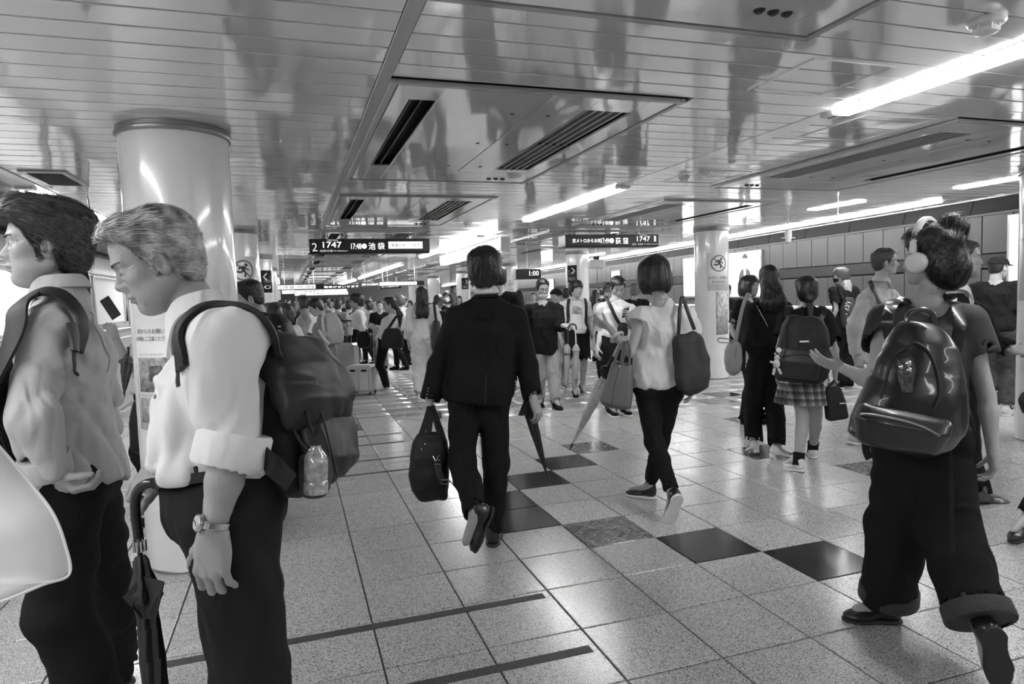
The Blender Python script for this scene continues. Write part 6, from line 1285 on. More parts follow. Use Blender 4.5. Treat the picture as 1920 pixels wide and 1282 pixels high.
t, bf = bagl('backpack', 'black backpack with charms on the schoolgirl', 'backpack', 5.28, [(1480, 592, 1540, 592), (1466, 612, 1550, 612), (1460, 645, 1553, 645), (1454, 680, 1552, 682), (1452, 702, 1546, 706), (1460, 716, 1536, 719)], [.05, .09, .11, .13, .13, .10], N_BLACK, ex=3, amp=.012)
pk = S(.01).add(loft([(P(1498, 710, 5.14), RH, .14, .03), (P(1500, 680, 5.13), RH, .155, .05), (P(1503, 655, 5.15), RH, .14, .03)], .01, 3)); solid('front_pocket', pk, .01, N_DARK, t); MB().tube(px(5.10, (1462, 668), (1500, 664), (1540, 668)), .004, 5).obj('zip', N_DARK, t)
MB().obox(P(1508, 640, 5.14), RH, Z, FH, (.035, .006, .004)).obj('reflective_tag', M_WHITE, t)
for pts in ([(1482, 600, -.1), (1476, 588, 0), (1480, 580, .1)], [(1538, 600, -.1), (1544, 588, 0), (1540, 580, .1)]): strap_on(F2.topfn, px(5.45, *pts), .024, .004, N_BLACK, t, 'shoulder_strap', .01)
t = thing('bear_charm', 'small pale stuffed toy charm hanging on the schoolgirl\'s backpack', 'toy', P(1458, 690, 5.1)); f = S(.01).add(ell(P(1456, 682, 5.12), (.028, .022, .032)), ell(P(1457, 670, 5.12), (.022, .02, .02)), ell(P(1453, 663, 5.12), (.008, .008, .008)), ell(P(1462, 663, 5.12), (.008, .008, .008)), cap(P(1452, 680, 5.1), P(1445, 678, 5.1), .01, .009), cap(P(1452, 692, 5.1), P(1450, 701, 5.08), .011, .01), cap(P(1460, 692, 5.1), P(1464, 700, 5.08), .011, .01)); solid('toy_body', f, .006, C_CREAM, t)
MB().lathe(P(1460, 656, 5.12), -FH, [(.02, 0), (.02, .006)], 16).obj('round_charm', M_WHITE, t); MB().tube(px(5.12, (1462, 645), (1459, 662)), .002, 5).obj('cord', N_DARK, t)
t, bf = bagl('hand_bag', 'flat black bag hanging at the schoolgirl\'s right hand', 'bag', 5.4, [(1546, 727, 1574, 722), (1547, 755, 1582, 748), (1551, 792, 1589, 782)], [.03, .05, .055], N_BLACK, ex=5, amp=.004)
MB().strap(px(5.4, (1550, 728), (1564, 714), (1572, 724)), RH, .012, .003).obj('carry_handle', N_BLACK, t); MB().obox(P(1548, 716, 5.3), RH, UP, FW, (.014, .034, .003), .002).obj('luggage_tag', M_WHITE, t); MB().obox(P(1580, 756, 5.33), RH, UP, FW, (.022, .004, .003)).obj('white_mark', M_WHITE, t)
# glasses man in light shirt
F3 = Person('man with glasses in pale shirt walking right, black strap on his shoulder', 6.43, (1655, 835), H=1.79, face=96, q=3, look=(14, 2), J=dict(head=(1660, 491), neck=(1650, 531), shr=(1624, 561, -.14), shl=(1672, 557, .16), elr=(1604, 615, -.16), wrr=(1606, 668, -.12), pelvis=(1648, 665), anr=(1603, 808, -.15), anl=(1700, 812, .2), toer=(.9, -.25, .2)))
F3.sethand('r', (.3, -1, 0), (0, 0, -1), (1, 0, 0)); F3.body(); F3.face(H_DARK); F3.hair('short', hairmat('hair_mid', .06), extra=.002, n=900, flow=lambda p: np.tile(-F3.hf-Z*.5, (len(p), 1)), w=.0016); glasses(F3)
F3.top(C_SHIRT, hem=-.15, sleeve=1.9, ra=.070, rw=.052, gw=.035, gd=.035, amp=.016, fr=(8, 8, 4)); collar(F3, C_SHIRT); F3.legs(C_GREY, hem=2.); F3.shoes(mat('shoe_pale', .5, .5), RUB)
t = thing('shoulder_strap', 'wide black strap over the pale shirt of the glasses man', 'strap', P(1640, 560, 6.3)); strap_on(F3.topfn, px(6.3, (1630, 527, .1), (1637, 540, -.05), (1647, 560, -.1), (1652, 590, -.1), (1650, 640, -.1)), .022, .004, N_BLACK, t, 'strap_band', .008)
# suited man facing right behind the headphone woman
F4 = Person('middle-aged man in dark suit and open white collar behind the headphone woman', 4.6, (1850, 935), H=1.74, face=112, q=3, look=(12, 3), skin=SKIN_OLD, J=dict(head=(1806, 487), neck=(1792, 548), shr=(1762, 590, -.14), shl=(1834, 588, .12), ell=(1858, 640, .1), wrl=(1895, 655, .0), pelvis=(1795, 715), knr=(1815, 830, -.05), anr=(1838, 915, -.1), toer=(.95, -.12, .1), knl=(1790, 835, .3), anl=(1760, 905, .5)))
F4.sethand('l', (1, -.1, -.1), (.1, .4, -.9), (0, .8, .5), curl=(.7, .9, .6)); F4.body(jaw=1.06, age=1.); F4.face(H_DARK); F4.hair('short', H_DARK, extra=.0, n=1300, flow=lambda p: np.tile(-F4.hf-Z*.3, (len(p), 1)), w=.0014)
F4.top(C_WHITE, hem=.3, sleeve=0, gw=.012, gd=.014, amp=.004, neckh=.03); collar(F4, C_WHITE, gap=.9, h=.046, drop=.05); F4.top(C_SUIT, name='jacket', hem=-.18, sleeve=1.95, ra=.074, rw=.056, gw=.045, gd=.042, amp=.009, vneck=.22, neck=.078); F4.legs(C_SUIT, hem=1.97, r=(.1, .075, .062)); F4.shoes(mat('shoe_grey', .06, .35, coat=.3), RUBB, kind='laced', L=1.15)
MB().lathe(F4.j['anr'], nrm(F4.j['knr']-F4.j['anr']), [(.040, -.02), (.042, .05)], 16, False).obj('sock', C_GREY, F4.root)
# man in a cap near the right column
F5 = Person('man in dark cap and black shirt standing with his back turned near the right column', 7.45, (1868, 779, 7.45), H=1.76, face=44, q=3, look=(30, -3), J=dict(head=(1872, 502)))
for n in 'lr': F5.resthand(n)
F5.body(); F5.face(H_BLACK, eyes=False); F5.hair('buzz', H_BLACK, n=0); F5.top(C_BLACK, hem=-.1, sleeve=1.0, ra=.075, rw=.06, gw=.03, gd=.03); F5.legs(C_JEANS, hem=1.95, r=(.105, .085, .074), amp=.009, fr=(7, 7, 12)); F5.shoes(RUB, RUB)
def cap_hat(p, m, label=None):
    hl = p.headloc; t = MB(); f = S(.02).add(Loc(lambda q: np.maximum(skull(q)-.014, .038-.12*q[:, 1]*-0-q[:, 2]), p.j['head'], p.HA, p.hs, .16)); 
    br = lambda q: np.maximum(np.maximum(ell((0, .10, .040), (.072, .085, .03))(q), np.abs(q[:, 2]-.042+2.*(q[:, 0]**2)+.10*(q[:, 1]-.09))-.0045), .06-q[:, 1]); f.add(Loc(br, p.j['head'], p.HA, p.hs, .2), k=.006)
    return solid('cap', f, max(p.hh*.8, .004), m, p.root, label)
cap_hat(F5, C_DARK)
t, bf = bagl('body_bag', 'black sling bag on the back of the man in a cap', 'bag', 7.6, [(1884, 585, 1899, 585), (1882, 620, 1900, 620), (1884, 650, 1898, 650)], [.03, .06, .05], N_BLACK, ex=3, amp=.004); strap_on(F5.topfn, px(7.7, (1868, 548, -.1), (1882, 565, -.15), (1890, 590, -.15)), .02, .004, N_BLACK, t, 'strap', .008)
# woman with bleached hair ends
F6 = Person('long bleached-haired person in black tee and mask with patterned backpack near the wall', 9.7, (1585, 728), H=1.72, face=-20, sex='f', q=3, look=(-30, 0), J=dict(head=(1577, 518)))
F6.auto(H_BROWN, 'mop', C_BLACK, C_BLACK, C_BLACK, RUB, sleeve=.7, face=True, tk=dict(gw=.04, gd=.04, ra=.085, rw=.085), lk=dict(hem=2., r=(.11, .09, .08))); facemask(F6, C_BLACK)
c = F6.j['head']; f = loft([(c-F6.fw*.09+F6.rt*.04-Z*.30, F6.rt, .05, .03), (c-F6.fw*.09+F6.rt*.03-Z*.15, F6.rt, .075, .04), (c-F6.fw*.07+F6.rt*.02-Z*.05, F6.rt, .06, .04)], .01); solid('bleached_hair', f, .01, H_PALE, F6.root)
t, bf = bagl('patterned_backpack', 'dark floral backpack on the bleached-haired person', 'backpack', 9.45, [(1583, 557, 1602, 557), (1578, 575, 1603, 575), (1578, 600, 1601, 600), (1583, 615, 1598, 615)], [.05, .09, .1, .06], mat('floral', .03, .6, var=(22, .9)), ex=2.5, amp=.006)
fm = MB()
for i in range(26): u, v = random.uniform(1581, 1600), random.uniform(562, 608); c = drape(bf, px(9.3, (u, v)), .004)[0]; fm.ball(c, (.016, .012, .010), 6, 4)
fm.obj('flower_print', C_LGREY, t)['kind'] = 'stuff'; strap_on(F6.topfn, px(9.6, (1583, 560, -.1), (1575, 545, -.05), (1568, 542, .05)), .03, .005, C_DARK, t, 'shoulder_strap', .01)
# masked man with clear umbrella
F7 = Person('man with glasses and lowered mask in dark jacket and khaki trousers walking towards us', 8.93, (1030, 768), H=1.73, face=172, q=3, look=(-8, -14), skin=SKIN, J=dict(head=(1017, 541), neck=(1018, 568), shr=(990, 581, 0), shl=(1046, 578, 0), elr=(983, 632, .0), wrr=(993, 680, -.1), ell=(1058, 622, -.08), wrl=(1056, 612, -.34), pelvis=(1020, 652), anr=(1013, 755, .1), anl=(1042, 754, -.15), knr=(1012, 700), knl=(1037, 702, -.05), toel=(.25, 0, -1), toer=(.0, 0, -1)))
F7.j['ell'] = ik(F7.j['shl'], P(1058, 610, 8.55), .28, .25, -F7.fw-Z); F7.j['wrl'] = P(1056, 610, 8.6)
F7.sethand('l', (.7, -.1, -.6), (0, .6, -.7), (-.3, .6, 0), curl=(.9, 1., .7)); F7.sethand('r', (.1, -1, 0), (-1, 0, 0), (0, 0, -1)); F7.body(lid=.003, age=.5); F7.face(H_BLACK); F7.hair('short', H_BLACK, n=500, w=.002, flow=lambda p: np.tile(Z*.3-F7.hf, (len(p), 1))); glasses(F7); facemask(F7, MASKM, z0=-.055, z1=-.135)
F7.top(C_DARK, hem=.0, sleeve=0, gw=.014, gd=.016, amp=.006); F7.top(C_BLACK, name='jacket', hem=-.19, sleeve=1.95, ra=.072, rw=.054, gw=.035, gd=.035, amp=.014, vneck=.08); F7.legs(C_KHAKI, hem=2., r=(.098, .080, .070), amp=.014); F7.shoes(C_BLACK, RUBB, L=1.12)
t = thing('strap', 'thin dark strap across the masked man\'s jacket', 'strap', P(1010, 600, 8.7)); strap_on(F7.topfn, px(8.8, (994, 572, 0), (1005, 590, -.1), (1022, 612, -.15), (1040, 640, -.1)), .014, .004, C_BLACK, t, 'strap_band', .008)
umbrella('clear folded umbrella with black hook held by the masked man', P(1064, 645, 8.45), P(1061, 731, 8.5), .035, P_CLEAR, flare=.0, flutes=6, clear=True, r0=.03, handle=(px(8.45, (1065, 650), (1065, 622), (1066, 613), (1072, 607), (1079, 610), (1081, 618)), .010), hm=RUBB, wrap=.22, name='clear_umbrella')
umbrella('second clear umbrella hanging beside the black-hooked one', P(1080, 645, 8.5), P(1080, 718, 8.5), .035, P_CLEAR, flare=.03, flutes=6, clear=True, handle=(px(8.47, (1080, 648), (1079, 625), (1074, 613), (1064, 610)), .008), hm=M_WHITE, name='clear_umbrella')
# youth in printed tee and shorts
F8 = Person('youth in printed white tee and black shorts walking towards us', 9.86, (1084, 744), H=1.73, face=165, q=3, look=(-14, 4), J=dict(head=(1080, 543), anl=(1092, 722, .25), anr=(1078, 731, -.1), toer=(.0, -.1, -1), toel=(.1, -.5, -.8)))
for n in 'lr': F8.resthand(n)
F8.body(); F8.face(H_BLACK); F8.hair('mop', H_BLACK, n=700, w=.002, flow=DN); F8.top(C_WHITE, name='tee', hem=-.16, sleeve=.6, ra=.066, rw=.066, gw=.022, gd=.022, amp=.012); F8.legs(C_BLACK, name='shorts', hem=.98, r=(.11, .105, .1), amp=.006); F8.shoes(C_BLACK, RUB)
g_ = F8.topfn; c0 = px(9.7, (1072, 568), (1096, 568), (1096, 588), (1072, 588)); grid = [[c0[0]*(1-a)*(1-b)+c0[1]*a*(1-b)+c0[2]*a*b+c0[3]*(1-a)*b for a in np.linspace(0, 1, 7)] for b in np.linspace(0, 1, 6)]
V = drape(g_, np.array(grid).reshape(-1, 3), .004); mesh_obj('shirt_print', V, [(i*7+j, i*7+j+1, i*7+j+8, i*7+j+7) for i in range(5) for j in range(6)], mat('tee_print', .25, .6, var=(14, .8)), F8.root)
t = thing('backpack', 'dark backpack straps on the youth in printed tee', 'backpack', P(1085, 600, 9.9)); f = loft([(F8.j['pelvis']-F8.fw*.22+Z*.05, F8.rt, .13, .07), (F8.j['neck']-F8.fw*.20-Z*.02, F8.rt, .12, .06)], .03, 3); solid('bag_body', f, .016, N_BLACK, t)
for u in (1065, 1099): strap_on(F8.topfn, px(9.75, (u+2 if u < 1080 else u-2, 560, .05), (u, 572, -.05), (u, 600, -.05), (u+1, 615, 0)), .022, .005, N_BLACK, t, 'shoulder_strap', .01)
# man looking at his phone, crossbody bag
F9 = Person('young man in white tee with black crossbody bag looking down at his phone', 8.2, (1158, 772), H=1.76, face=168, q=3, look=(6, -26), J=dict(head=(1158, 539), neck=(1153, 563), shr=(1128, 578), shl=(1184, 580), elr=(1127, 622, .02), wrr=(1121, 652, -.15), ell=(1190, 620, .0), wrl=(1176, 596, -.32)))
F9.resthand('r'); F9.sethand('l', (-.1, .6, -.8), (.7, -.3, .2), (-.8, .3, 0), curl=(.6, .8, .5)); F9.body(lid=.0018, lookd=.003); F9.face(H_BLACK, iris=(0, -.004)); F9.hair('short', H_BLACK, extra=.006, n=900, w=.002, flow=lambda p: np.tile(F9.hf+Z*.3, (len(p), 1))); F9.top(C_WHITE, name='tee', hem=-.15, sleeve=.7, ra=.070, rw=.07, gw=.026, gd=.028, amp=.013, fr=(7, 7, 5)); F9.legs(C_BLACK, hem=2., r=(.1, .08, .07)); F9.shoes(C_BLACK, RUB)
t = thing('phone', 'dark smartphone in the hand of the crossbody bag man', 'phone', P(1172, 586, 7.85)); MB().obox(P(1173, 586, 7.84), nrm(RH*.9+Z*.3), nrm(Z*.7-FH*.7), nrm(FH*.7+Z*.7), (.038, .075, .004), .003).obj('phone_body', M_SIGN, t, smooth=False)
t, bf = bagl('crossbody_bag', 'soft black crossbody bag of the man looking at his phone', 'bag', 7.95, [(1160, 602, 1176, 606), (1157, 615, 1178, 618), (1160, 630, 1177, 630)], [.03, .05, .04], N_BLACK, ex=2.4, amp=.01); strap_on(F9.topfn, px(8.05, (1136, 556, .05), (1143, 570, -.1), (1153, 592, -.15), (1161, 606, -.12)), .020, .004, N_BLACK, t, 'strap', .008)
# others beyond
def simple(label, D, foot, H, face, style, hm, topm, legm, shoem=None, sex='m', q=2, look=(0, 0), sleeve=.8, lng=None, skirt=None, hat=None, mask=None, gl=False, walk=0., J=None, group=None, hairn=0, tk=None, lk=None, extra=0.):
    p = Person(label, D, foot, H=H, face=face, sex=sex, q=q, look=look, walk=walk, J=J, group=group)
    for n in 'lr':
        if q >= 2: p.resthand(n)
    p.body(lid=.0035)
    if q >= 2 and (p.hf@nrm(p.g-CAM)) < .3: p.face(hm, eyes=True, brow=True)
    if lng: longhair(p, hm, lng, n=hairn)
    else: p.hair(style, hm, n=hairn, w=.002, flow=DN, extra=extra)
    p.top(topm, sleeve=sleeve, hem=-.12, **(tk or dict(gw=.022, gd=.022, ra=.064)))
    if skirt: Pv = p.j['pelvis']; s_ = S(.01).add(loft([(Pv-Z*skirt[0], p.rt, skirt[1], skirt[1]*.8), (Pv+Z*.08, p.rt, .14, .11)], .006, 2, pleat=(.08, 14))); solid('skirt', s_, p.ch, skirt[2], p.root)
    else: p.legs(legm, **(lk or dict(hem=2.)))
    p.shoes(shoem or C_BLACK)
    if hat is not None: cap_hat(p, hat)
    if mask is not None: facemask(p, mask)
    if gl: glasses(p)
    return p
simple('older man in a dark cap and open shirt behind the youth', 10.3, (1050, 738, 10.3), 1.68, 150, 'buzz', H_GREY, C_GREY, C_LGREY, RUB, q=3, hat=C_DARK, J=dict(head=(1043, 556)))
simple('long-haired woman in grey vest and white skirt walking away past the arrow column', 14.6, (1120, 678), 1.62, 40, 'long', H_BLACK, C_GREY, None, C_BLACK, 'f', lng=.32, skirt=(.62, .27, C_WHITE), J=dict(head=(1117, 553)), sleeve=.9)
simple('grey-haired person in dark tee behind the crossbody bag man', 11.8, (1190, 700, 11.8), 1.70, 20, 'mop', hairmat('hair_midgrey', .16), C_DARK, C_BLACK, None, J=dict(head=(1191, 545)))
simple('person in a cap half hidden behind the crossbody bag man\'s head', 9.6, (1143, 745, 9.6), 1.72, 200, 'mop', H_BLACK, C_WHITE, C_BLACK, hat=C_MID, J=dict(head=(1143, 547)))
simple('short-haired man just beyond the printed-tee youth\'s shoulder', 13.5, (1062, 690, 13.5), 1.70, 30, 'short', H_BLACK, C_LGREY, C_DARK, J=dict(head=(1062, 552)))
simple('woman in pale mask with dark fringe left of the masked man', 11.0, (972, 715, 11.0), 1.58, 185, 'bob', H_BLACK, C_DARK, C_BLACK, sex='f', mask=MASKM, J=dict(head=(971, 557)))
simple('dark-haired man just hidden by the suited man\'s head and shoulder', 7.2, (922, 830, 7.2), 1.72, 8, 'short', H_BLACK, C_BLACK, C_BLACK, q=3, hairn=500, J=dict(head=(936, 521)), gl=True)
F10 = simple('woman with long straight hair in pale blouse and cream trousers walking away', 9.8, (800, 758), 1.70, -6, 'long', H_BLACK, C_CREAM, C_CREAM, RUB, 'f', q=3, lng=.33, hairn=1500, sleeve=1.9, walk=.15, J=dict(head=(791, 552)), tk=dict(gw=.045, gd=.05, ra=.085, rw=.06, amp=.018, fr=(8, 8, 3), hem=None) if 0 else dict(gw=.03, gd=.03, ra=.075, rw=.06, amp=.015, fr=(8, 8, 3)), lk=dict(hem=1.9, r=(.12, .11, .10), top=.25, amp=.014))
t, bf = bagl('shoulder_bag', 'dark bag at the right side of the pale-bloused woman', 'bag', 9.65, [(812, 600, 824, 600), (808, 630, 828, 632), (812, 660, 826, 662)], [.04, .07, .06], N_DARK, ex=3, amp=.01); MB().strap(smooth_path(px(9.6, (818, 602), (815, 580), (814, 566)), 4), RH, .02, .003).obj('strap', N_DARK, t)
simple('person in dark baseball cap turned away beside the pale-bloused woman', 11.6, (826, 720, 11.6), 1.66, 30, 'long', H_BLACK, C_DARK, C_BLACK, sex='f', lng=.2, hat=C_BLACK, J=dict(head=(823, 565)))
simple('woman with pale mask and dark hair looking over, beside the capped person', 13.0, (840, 705, 13), 1.68, 190, 'bob', H_BLACK, C_BLACK, C_BLACK, sex='f', mask=MASKM, J=dict(head=(839, 557)))
simple('woman with headband hair peering out behind the long-haired woman', 7.4, (1404, 790, 7.4), 1.60, 140, 'bob', H_BLACK, C_BLACK, C_BLACK, sex='f', q=3, hairn=400, J=dict(head=(1406, 536)))
simple('person in black with white sleeve half hidden by the poster column', 12.2, (1374, 700, 12.2), 1.62, 60, 'short', H_BLACK, C_BLACK, C_BLACK, J=dict(head=(1362, 545)))
# ponytailed woman with crossbody bag
F11 = Person('ponytailed woman with glasses in white top and black leggings, facing left in the queue', 10.6, (726, 742), H=1.62, face=262, sex='f', q=3, look=(-4, -4), J=dict(head=(730, 571), wrl=(706, 614, -.1), wrr=(700, 612, .1)))
F11.sethand('l', (-1, .1, 0), (0, 0, -1), (0, 1, 0)); F11.sethand('r', (-1, .1, 0), (0, 0, -1), (0, 1, 0)); F11.body(); F11.face(H_BLACK); glasses(F11); c = F11.j['head']; F11.hair('short', H_BLACK, extra=.004, n=900, flow=lambda p: (c-F11.fw*.13-p)*5-Z*.1, adds=[(cap(c-F11.fw*.10-Z*.02, c-F11.fw*.16-Z*.16, .03, .045), .03), (cap(c-F11.fw*.16-Z*.16, c-F11.fw*.15-Z*.36, .045, .015), .03)], w=.002)
F11.top(C_WHITE, name='knit_top', hem=-.16, sleeve=1.95, ra=.064, rw=.046, gw=.025, gd=.028, amp=.012); F11.legs(C_BLACK, hem=1.95, r=(.1, .066, .05), seat=1, amp=.006); F11.shoes(RUB, RUB)
t, bf = bagl('crossbody_bag', 'large black crossbody bag on the ponytailed woman', 'bag', 10.35, [(722, 616, 750, 614), (716, 630, 757, 630), (716, 652, 757, 654)], [.05, .08, .08], N_BLACK, ex=3, amp=.008); strap_on(F11.topfn, px(10.4, (744, 592, -.05), (736, 604, -.1), (727, 617, -.1)), .02, .004, N_BLACK, t, 'strap', .008)
# man in pale sweater
F12 = Person('bespectacled man in pale sweater standing behind the suitcases, facing left', 11.6, (672, 722, 11.6), H=1.76, face=262, q=3, look=(-2, 0), J=dict(head=(668, 565), wrl=(647, 610, -.15), ell=(678, 614, -.15), wrr=(645, 612, .2)))
F12.sethand('l', (-1, -.1, 0), (0, 0, -1), (0, 1, 0)); F12.sethand('r', (-1, -.1, 0), (0, 0, -1), (0, 1, 0)); F12.body(); F12.face(H_BLACK); glasses(F12); F12.hair('mop', H_BLACK, n=800, w=.002, flow=lambda p: np.tile(F12.hf+Z*.1, (len(p), 1))); F12.top(C_WHITE, name='sweater', hem=-.05, sleeve=1.6, ra=.074, rw=.066, gw=.034, gd=.038, amp=.016, fr=(7, 7, 5)); F12.legs(C_BLACK, hem=2.); F12.shoes(C_BLACK)
t, bf = bagl('waist_bag', 'black bag at the hip of the pale sweater man', 'bag', 10.65, [(672, 624, 690, 618), (668, 640, 696, 634), (674, 655, 692, 650)], [.05, .08, .06], N_BLACK, ex=2.5, amp=.012)
t = thing('paper_cup', 'white paper cup held by the pale sweater man', 'cup', P(657, 625, 10.6)); MB().lathe(P(657, 628, 10.6), Z, [(.035, 0), (.045, .12), (.047, .125)], 16).obj('cup_body', M_WHITE, t)
# man in grey jacket with canvas backpack
F13 = Person('man with glasses in grey jacket bending over his phone in the queue', 9.9, (612, 748, 9.9), H=1.70, face=250, q=3, look=(-6, -26), J=dict(head=(592, 577), neck=(604, 592), shl=(606, 604, -.15), shr=(604, 600, .2), wrl=(574, 632, -.1), wrr=(574, 630, .12), pelvis=(612, 662)))
F13.sethand('l', (-1, .1, 0), (0, 0, -1), (0, 1, 0), curl=(.6, .8, .5)); F13.sethand('r', (-1, .1, 0), (0, 0, -1), (0, 1, 0), curl=(.6, .8, .5)); F13.body(); F13.face(H_BLACK); glasses(F13); F13.hair('short', H_BLACK, extra=.006, n=800, w=.002, flow=lambda p: np.tile(F13.hf-Z*.2, (len(p), 1))); F13.top(cl('jacket_grey', .17), name='jacket', hem=-.12, sleeve=1.9, ra=.075, rw=.055, gw=.04, gd=.045, amp=.016); F13.legs(C_DENIM, hem=2., r=(.1, .08, .075)); F13.shoes(C_GREY, RUB)
t, bf = bagl('canvas_backpack', 'pale grey canvas backpack on the man in grey jacket', 'backpack', 9.8, [(610, 583, 626, 590), (608, 600, 638, 606), (610, 625, 645, 630), (616, 645, 644, 645)], [.08, .12, .14, .11], cl('canvas_grey', .36), ex=2.6, amp=.014)
strap_on(F13.topfn, px(9.75, (607, 588, 0), (605, 600, -.1), (607, 620, -.1), (612, 630, -.08)), .022, .004, C_LGREY, t, 'shoulder_strap', .008)
MB().strap(px(9.6, (598, 618), (608, 635), (618, 645)), Z, .02, .003).obj('lower_strap', C_LGREY, t)
t = thing('phone', 'phone held low by the man in grey jacket', 'phone', P(571, 630, 9.8)); MB().obox(P(568, 630, 9.8), RH, nrm(Z*.3+FH), Z, (.07, .035, .004), .003).obj('phone_body', M_SIGN, t, smooth=False)
# buzz-cut man left of the queue
F14 = Person('man with short black hair in grey tee and backpack behind the big column', 4.9, (470, 940, 4.9), H=1.76, face=246, q=4, look=(-2, -14), J=dict(head=(466, 560), neck=(482, 597), shl=(490, 622, -.1), shr=(478, 616, .25)))
F14.resthand('l'); F14.resthand('r'); F14.body(lid=.0025); F14.face(H_BLACK, iris=(0, -.003)); F14.hair('buzz', H_BLACK, extra=.010, n=1500, w=.0013, flow=lambda p: np.tile(F14.hf*.5+Z, (len(p), 1)), L=.025); F14.top(C_LGREY, name='tee', hem=-.12, sleeve=.6, ra=.082, rw=.078, gw=.03, gd=.035, amp=.012, neckh=.03); F14.legs(C_DARK, hem=2.); F14.shoes(C_BLACK)
t, bf = bagl('backpack', 'black backpack with buckles on the buzz-cut man', 'backpack', 4.75, [(505, 582, 523, 588), (502, 604, 545, 612), (500, 640, 560, 650), (505, 700, 562, 700)], [.07, .12, .14, .12], N_BLACK, ex=2.6, amp=.016)
strap_on(F14.topfn, px(4.8, (478, 650, -.15), (470, 625, -.12), (474, 604, -.05), (490, 588, -.02), (508, 592, -.0)), .026, .005, N_BLACK, t, 'shoulder_strap', .009)
for dv in (0, 8): MB().obox(P(524, 612+dv, 4.55), RH, UP, FW, (.010, .004, .003)).obj('metal_tag', METAL, t)
# queue behind him
simple('woman with curly dark hair and white top in the queue', 8.2, (537, 775, 8.2), 1.66, 300, 'bob', H_DARK, C_WHITE, C_BLACK, sex='f', q=3, hairn=900, sleeve=1.2, J=dict(head=(532, 588)), extra=.01)
simple('dark-haired woman just behind the buzz-cut man\'s backpack', 6.8, (508, 830, 6.8), 1.62, 300, 'bob', H_BLACK, C_DARK, C_BLACK, sex='f', q=3, hairn=600, J=dict(head=(507, 592)), extra=.012)
simple('woman in grey checked dress holding up her phone in the queue', 11.0, (570, 715, 11), 1.64, 255, 'bob', H_DARK, C_GREY, None, sex='f', skirt=(.6, .24, mat('check_cloth', .16, .9, var=(40, .5))), J=dict(head=(567, 567), wrl=(552, 585, -.1), wrr=(553, 586, .1)))
# suitcases
def suitcase(label, D, c, sx, w_, d_, h_, m, ribs, hd=True, wheels=True, mm=None):
    fw = nrm(np.cross(Z, sx)); t = thing('suitcase', label, 'suitcase', c); g = V3(c[0], c[1], 0); MB().obox(g+Z*(.05+h_/2), sx, fw, Z, (w_/2, d_/2, h_/2), .03).obj('shell', m, t, smooth=False)
    for i in range(ribs):
        x = (-.5+(i+.5)/ribs)*w_*.86
        for sd in (-1, 1): MB().tube([g+sx*x+fw*sd*(d_/2+.001)+Z*(.05+h_*.06), g+sx*x+fw*sd*(d_/2+.001)+Z*(.05+h_*.94)], .005, 6).obj('rib', m, t)
    for a in (-1, 1):
        for b in (-1, 1): MB().lathe(g+sx*a*w_*.4+fw*b*d_*.35+Z*.026+sx*-.01, sx, [(.026, 0), (.026, .02)], 12).obj('wheel', RUBB, t)
    if hd:
        for a in (-.09, .09): MB().tube([g+sx*a+Z*(.05+h_), g+sx*a+Z*(h_+.42)], .008, 6).obj('pull_rod', METAL, t)
        MB().tube([g+sx*-.10+Z*(h_+.42), g+sx*.10+Z*(h_+.42)], .014, 8).obj('pull_handle', RUBB, t)
    return t, g, fw
c = G(651, 733); suitcase('tall silver ribbed suitcase standing in the queue', 10.9, c+FH*.12, nrm(RH*.97-FH*.2), .34, .26, .74, mat('alu', .42, .3, .7), 9)
c = G(679, 740); sx = nrm(RH*.97-FH*.2); t, g, fw = suitcase('small white box trolley with oval grips beside the silver suitcase', 10.5, c+FH*.1, sx, .40, .30, .42, M_WHITE, 0, hd=False)
for a in (-.10, .09): MB().obox(g+sx*a-fw*-.151*-1+Z*.39, sx, fw, Z, (.045, .004, .018), .003).obj('grip_slot', N_DARK, t, smooth=False)
for a in (-.17, 0, .17): MB().obox(g+sx*a-fw*.152+Z*.24, sx, fw, Z, (.008, .004, .17), .002).obj('panel_rib', C_LGREY, t, smooth=False)
for a in (.165, .20): MB().tube([g+sx*a+fw*.1+Z*.3, g+sx*a+fw*.1+Z*1.05], .009, 6).obj('pull_rod', METAL, t)
MB().tube([g+sx*.15+fw*.1+Z*1.05, g+sx*.22+fw*.1+Z*1.05], .014, 8).obj('pull_handle', RUBB, t)
# person with phone mostly hidden between the two men on the left
F15 = Person('person in striped shirt hidden behind the big column, forearm and phone in view', 4.75, (305, 980, 4.75), H=1.66, face=235, q=3, J=dict(head=(318, 552), neck=(318, 585), shr=(280, 622, -.12), shl=(345, 625, .15), elr=(241, 692, -.15), wrr=(216, 632, .0)))
F15.sethand('r', (-.35, .9, .1), (.6, .2, -.7), (-.3, .3, -.9), curl=(.7, .9, .6)); F15.resthand('l'); F15.body(); F15.hair('short', H_DARK); F15.top(mat('shirt_striped', .5, .8, var=(5, .5, (1, 1, 9))), hem=-.1, sleeve=.8, ra=.078, rw=.062, gw=.03, gd=.03, amp=.014); F15.legs(C_BLACK, hem=2., top=.1); F15.shoes(C_BLACK)
t = thing('phone', 'phone held up by the hidden person in striped shirt', 'phone', P(205, 580, 4.6)); MB().obox(P(207, 577, 4.60), nrm(RH*.86+Z*.5), nrm(Z*.86-RH*.5), -FH, (.037, .078, .004), .003).obj('phone_body', M_SIGN, t, smooth=False)
umbrella('dark short folding umbrella hanging from the hidden person\'s forearm', P(239, 668, 4.35), P(232, 748, 4.35), .034, mat('umbrella_grey', .06, .6), flare=.10, flutes=6, name='folding_umbrella', handle=(px(4.35, (239, 672), (241, 660), (240, 650)), .008))
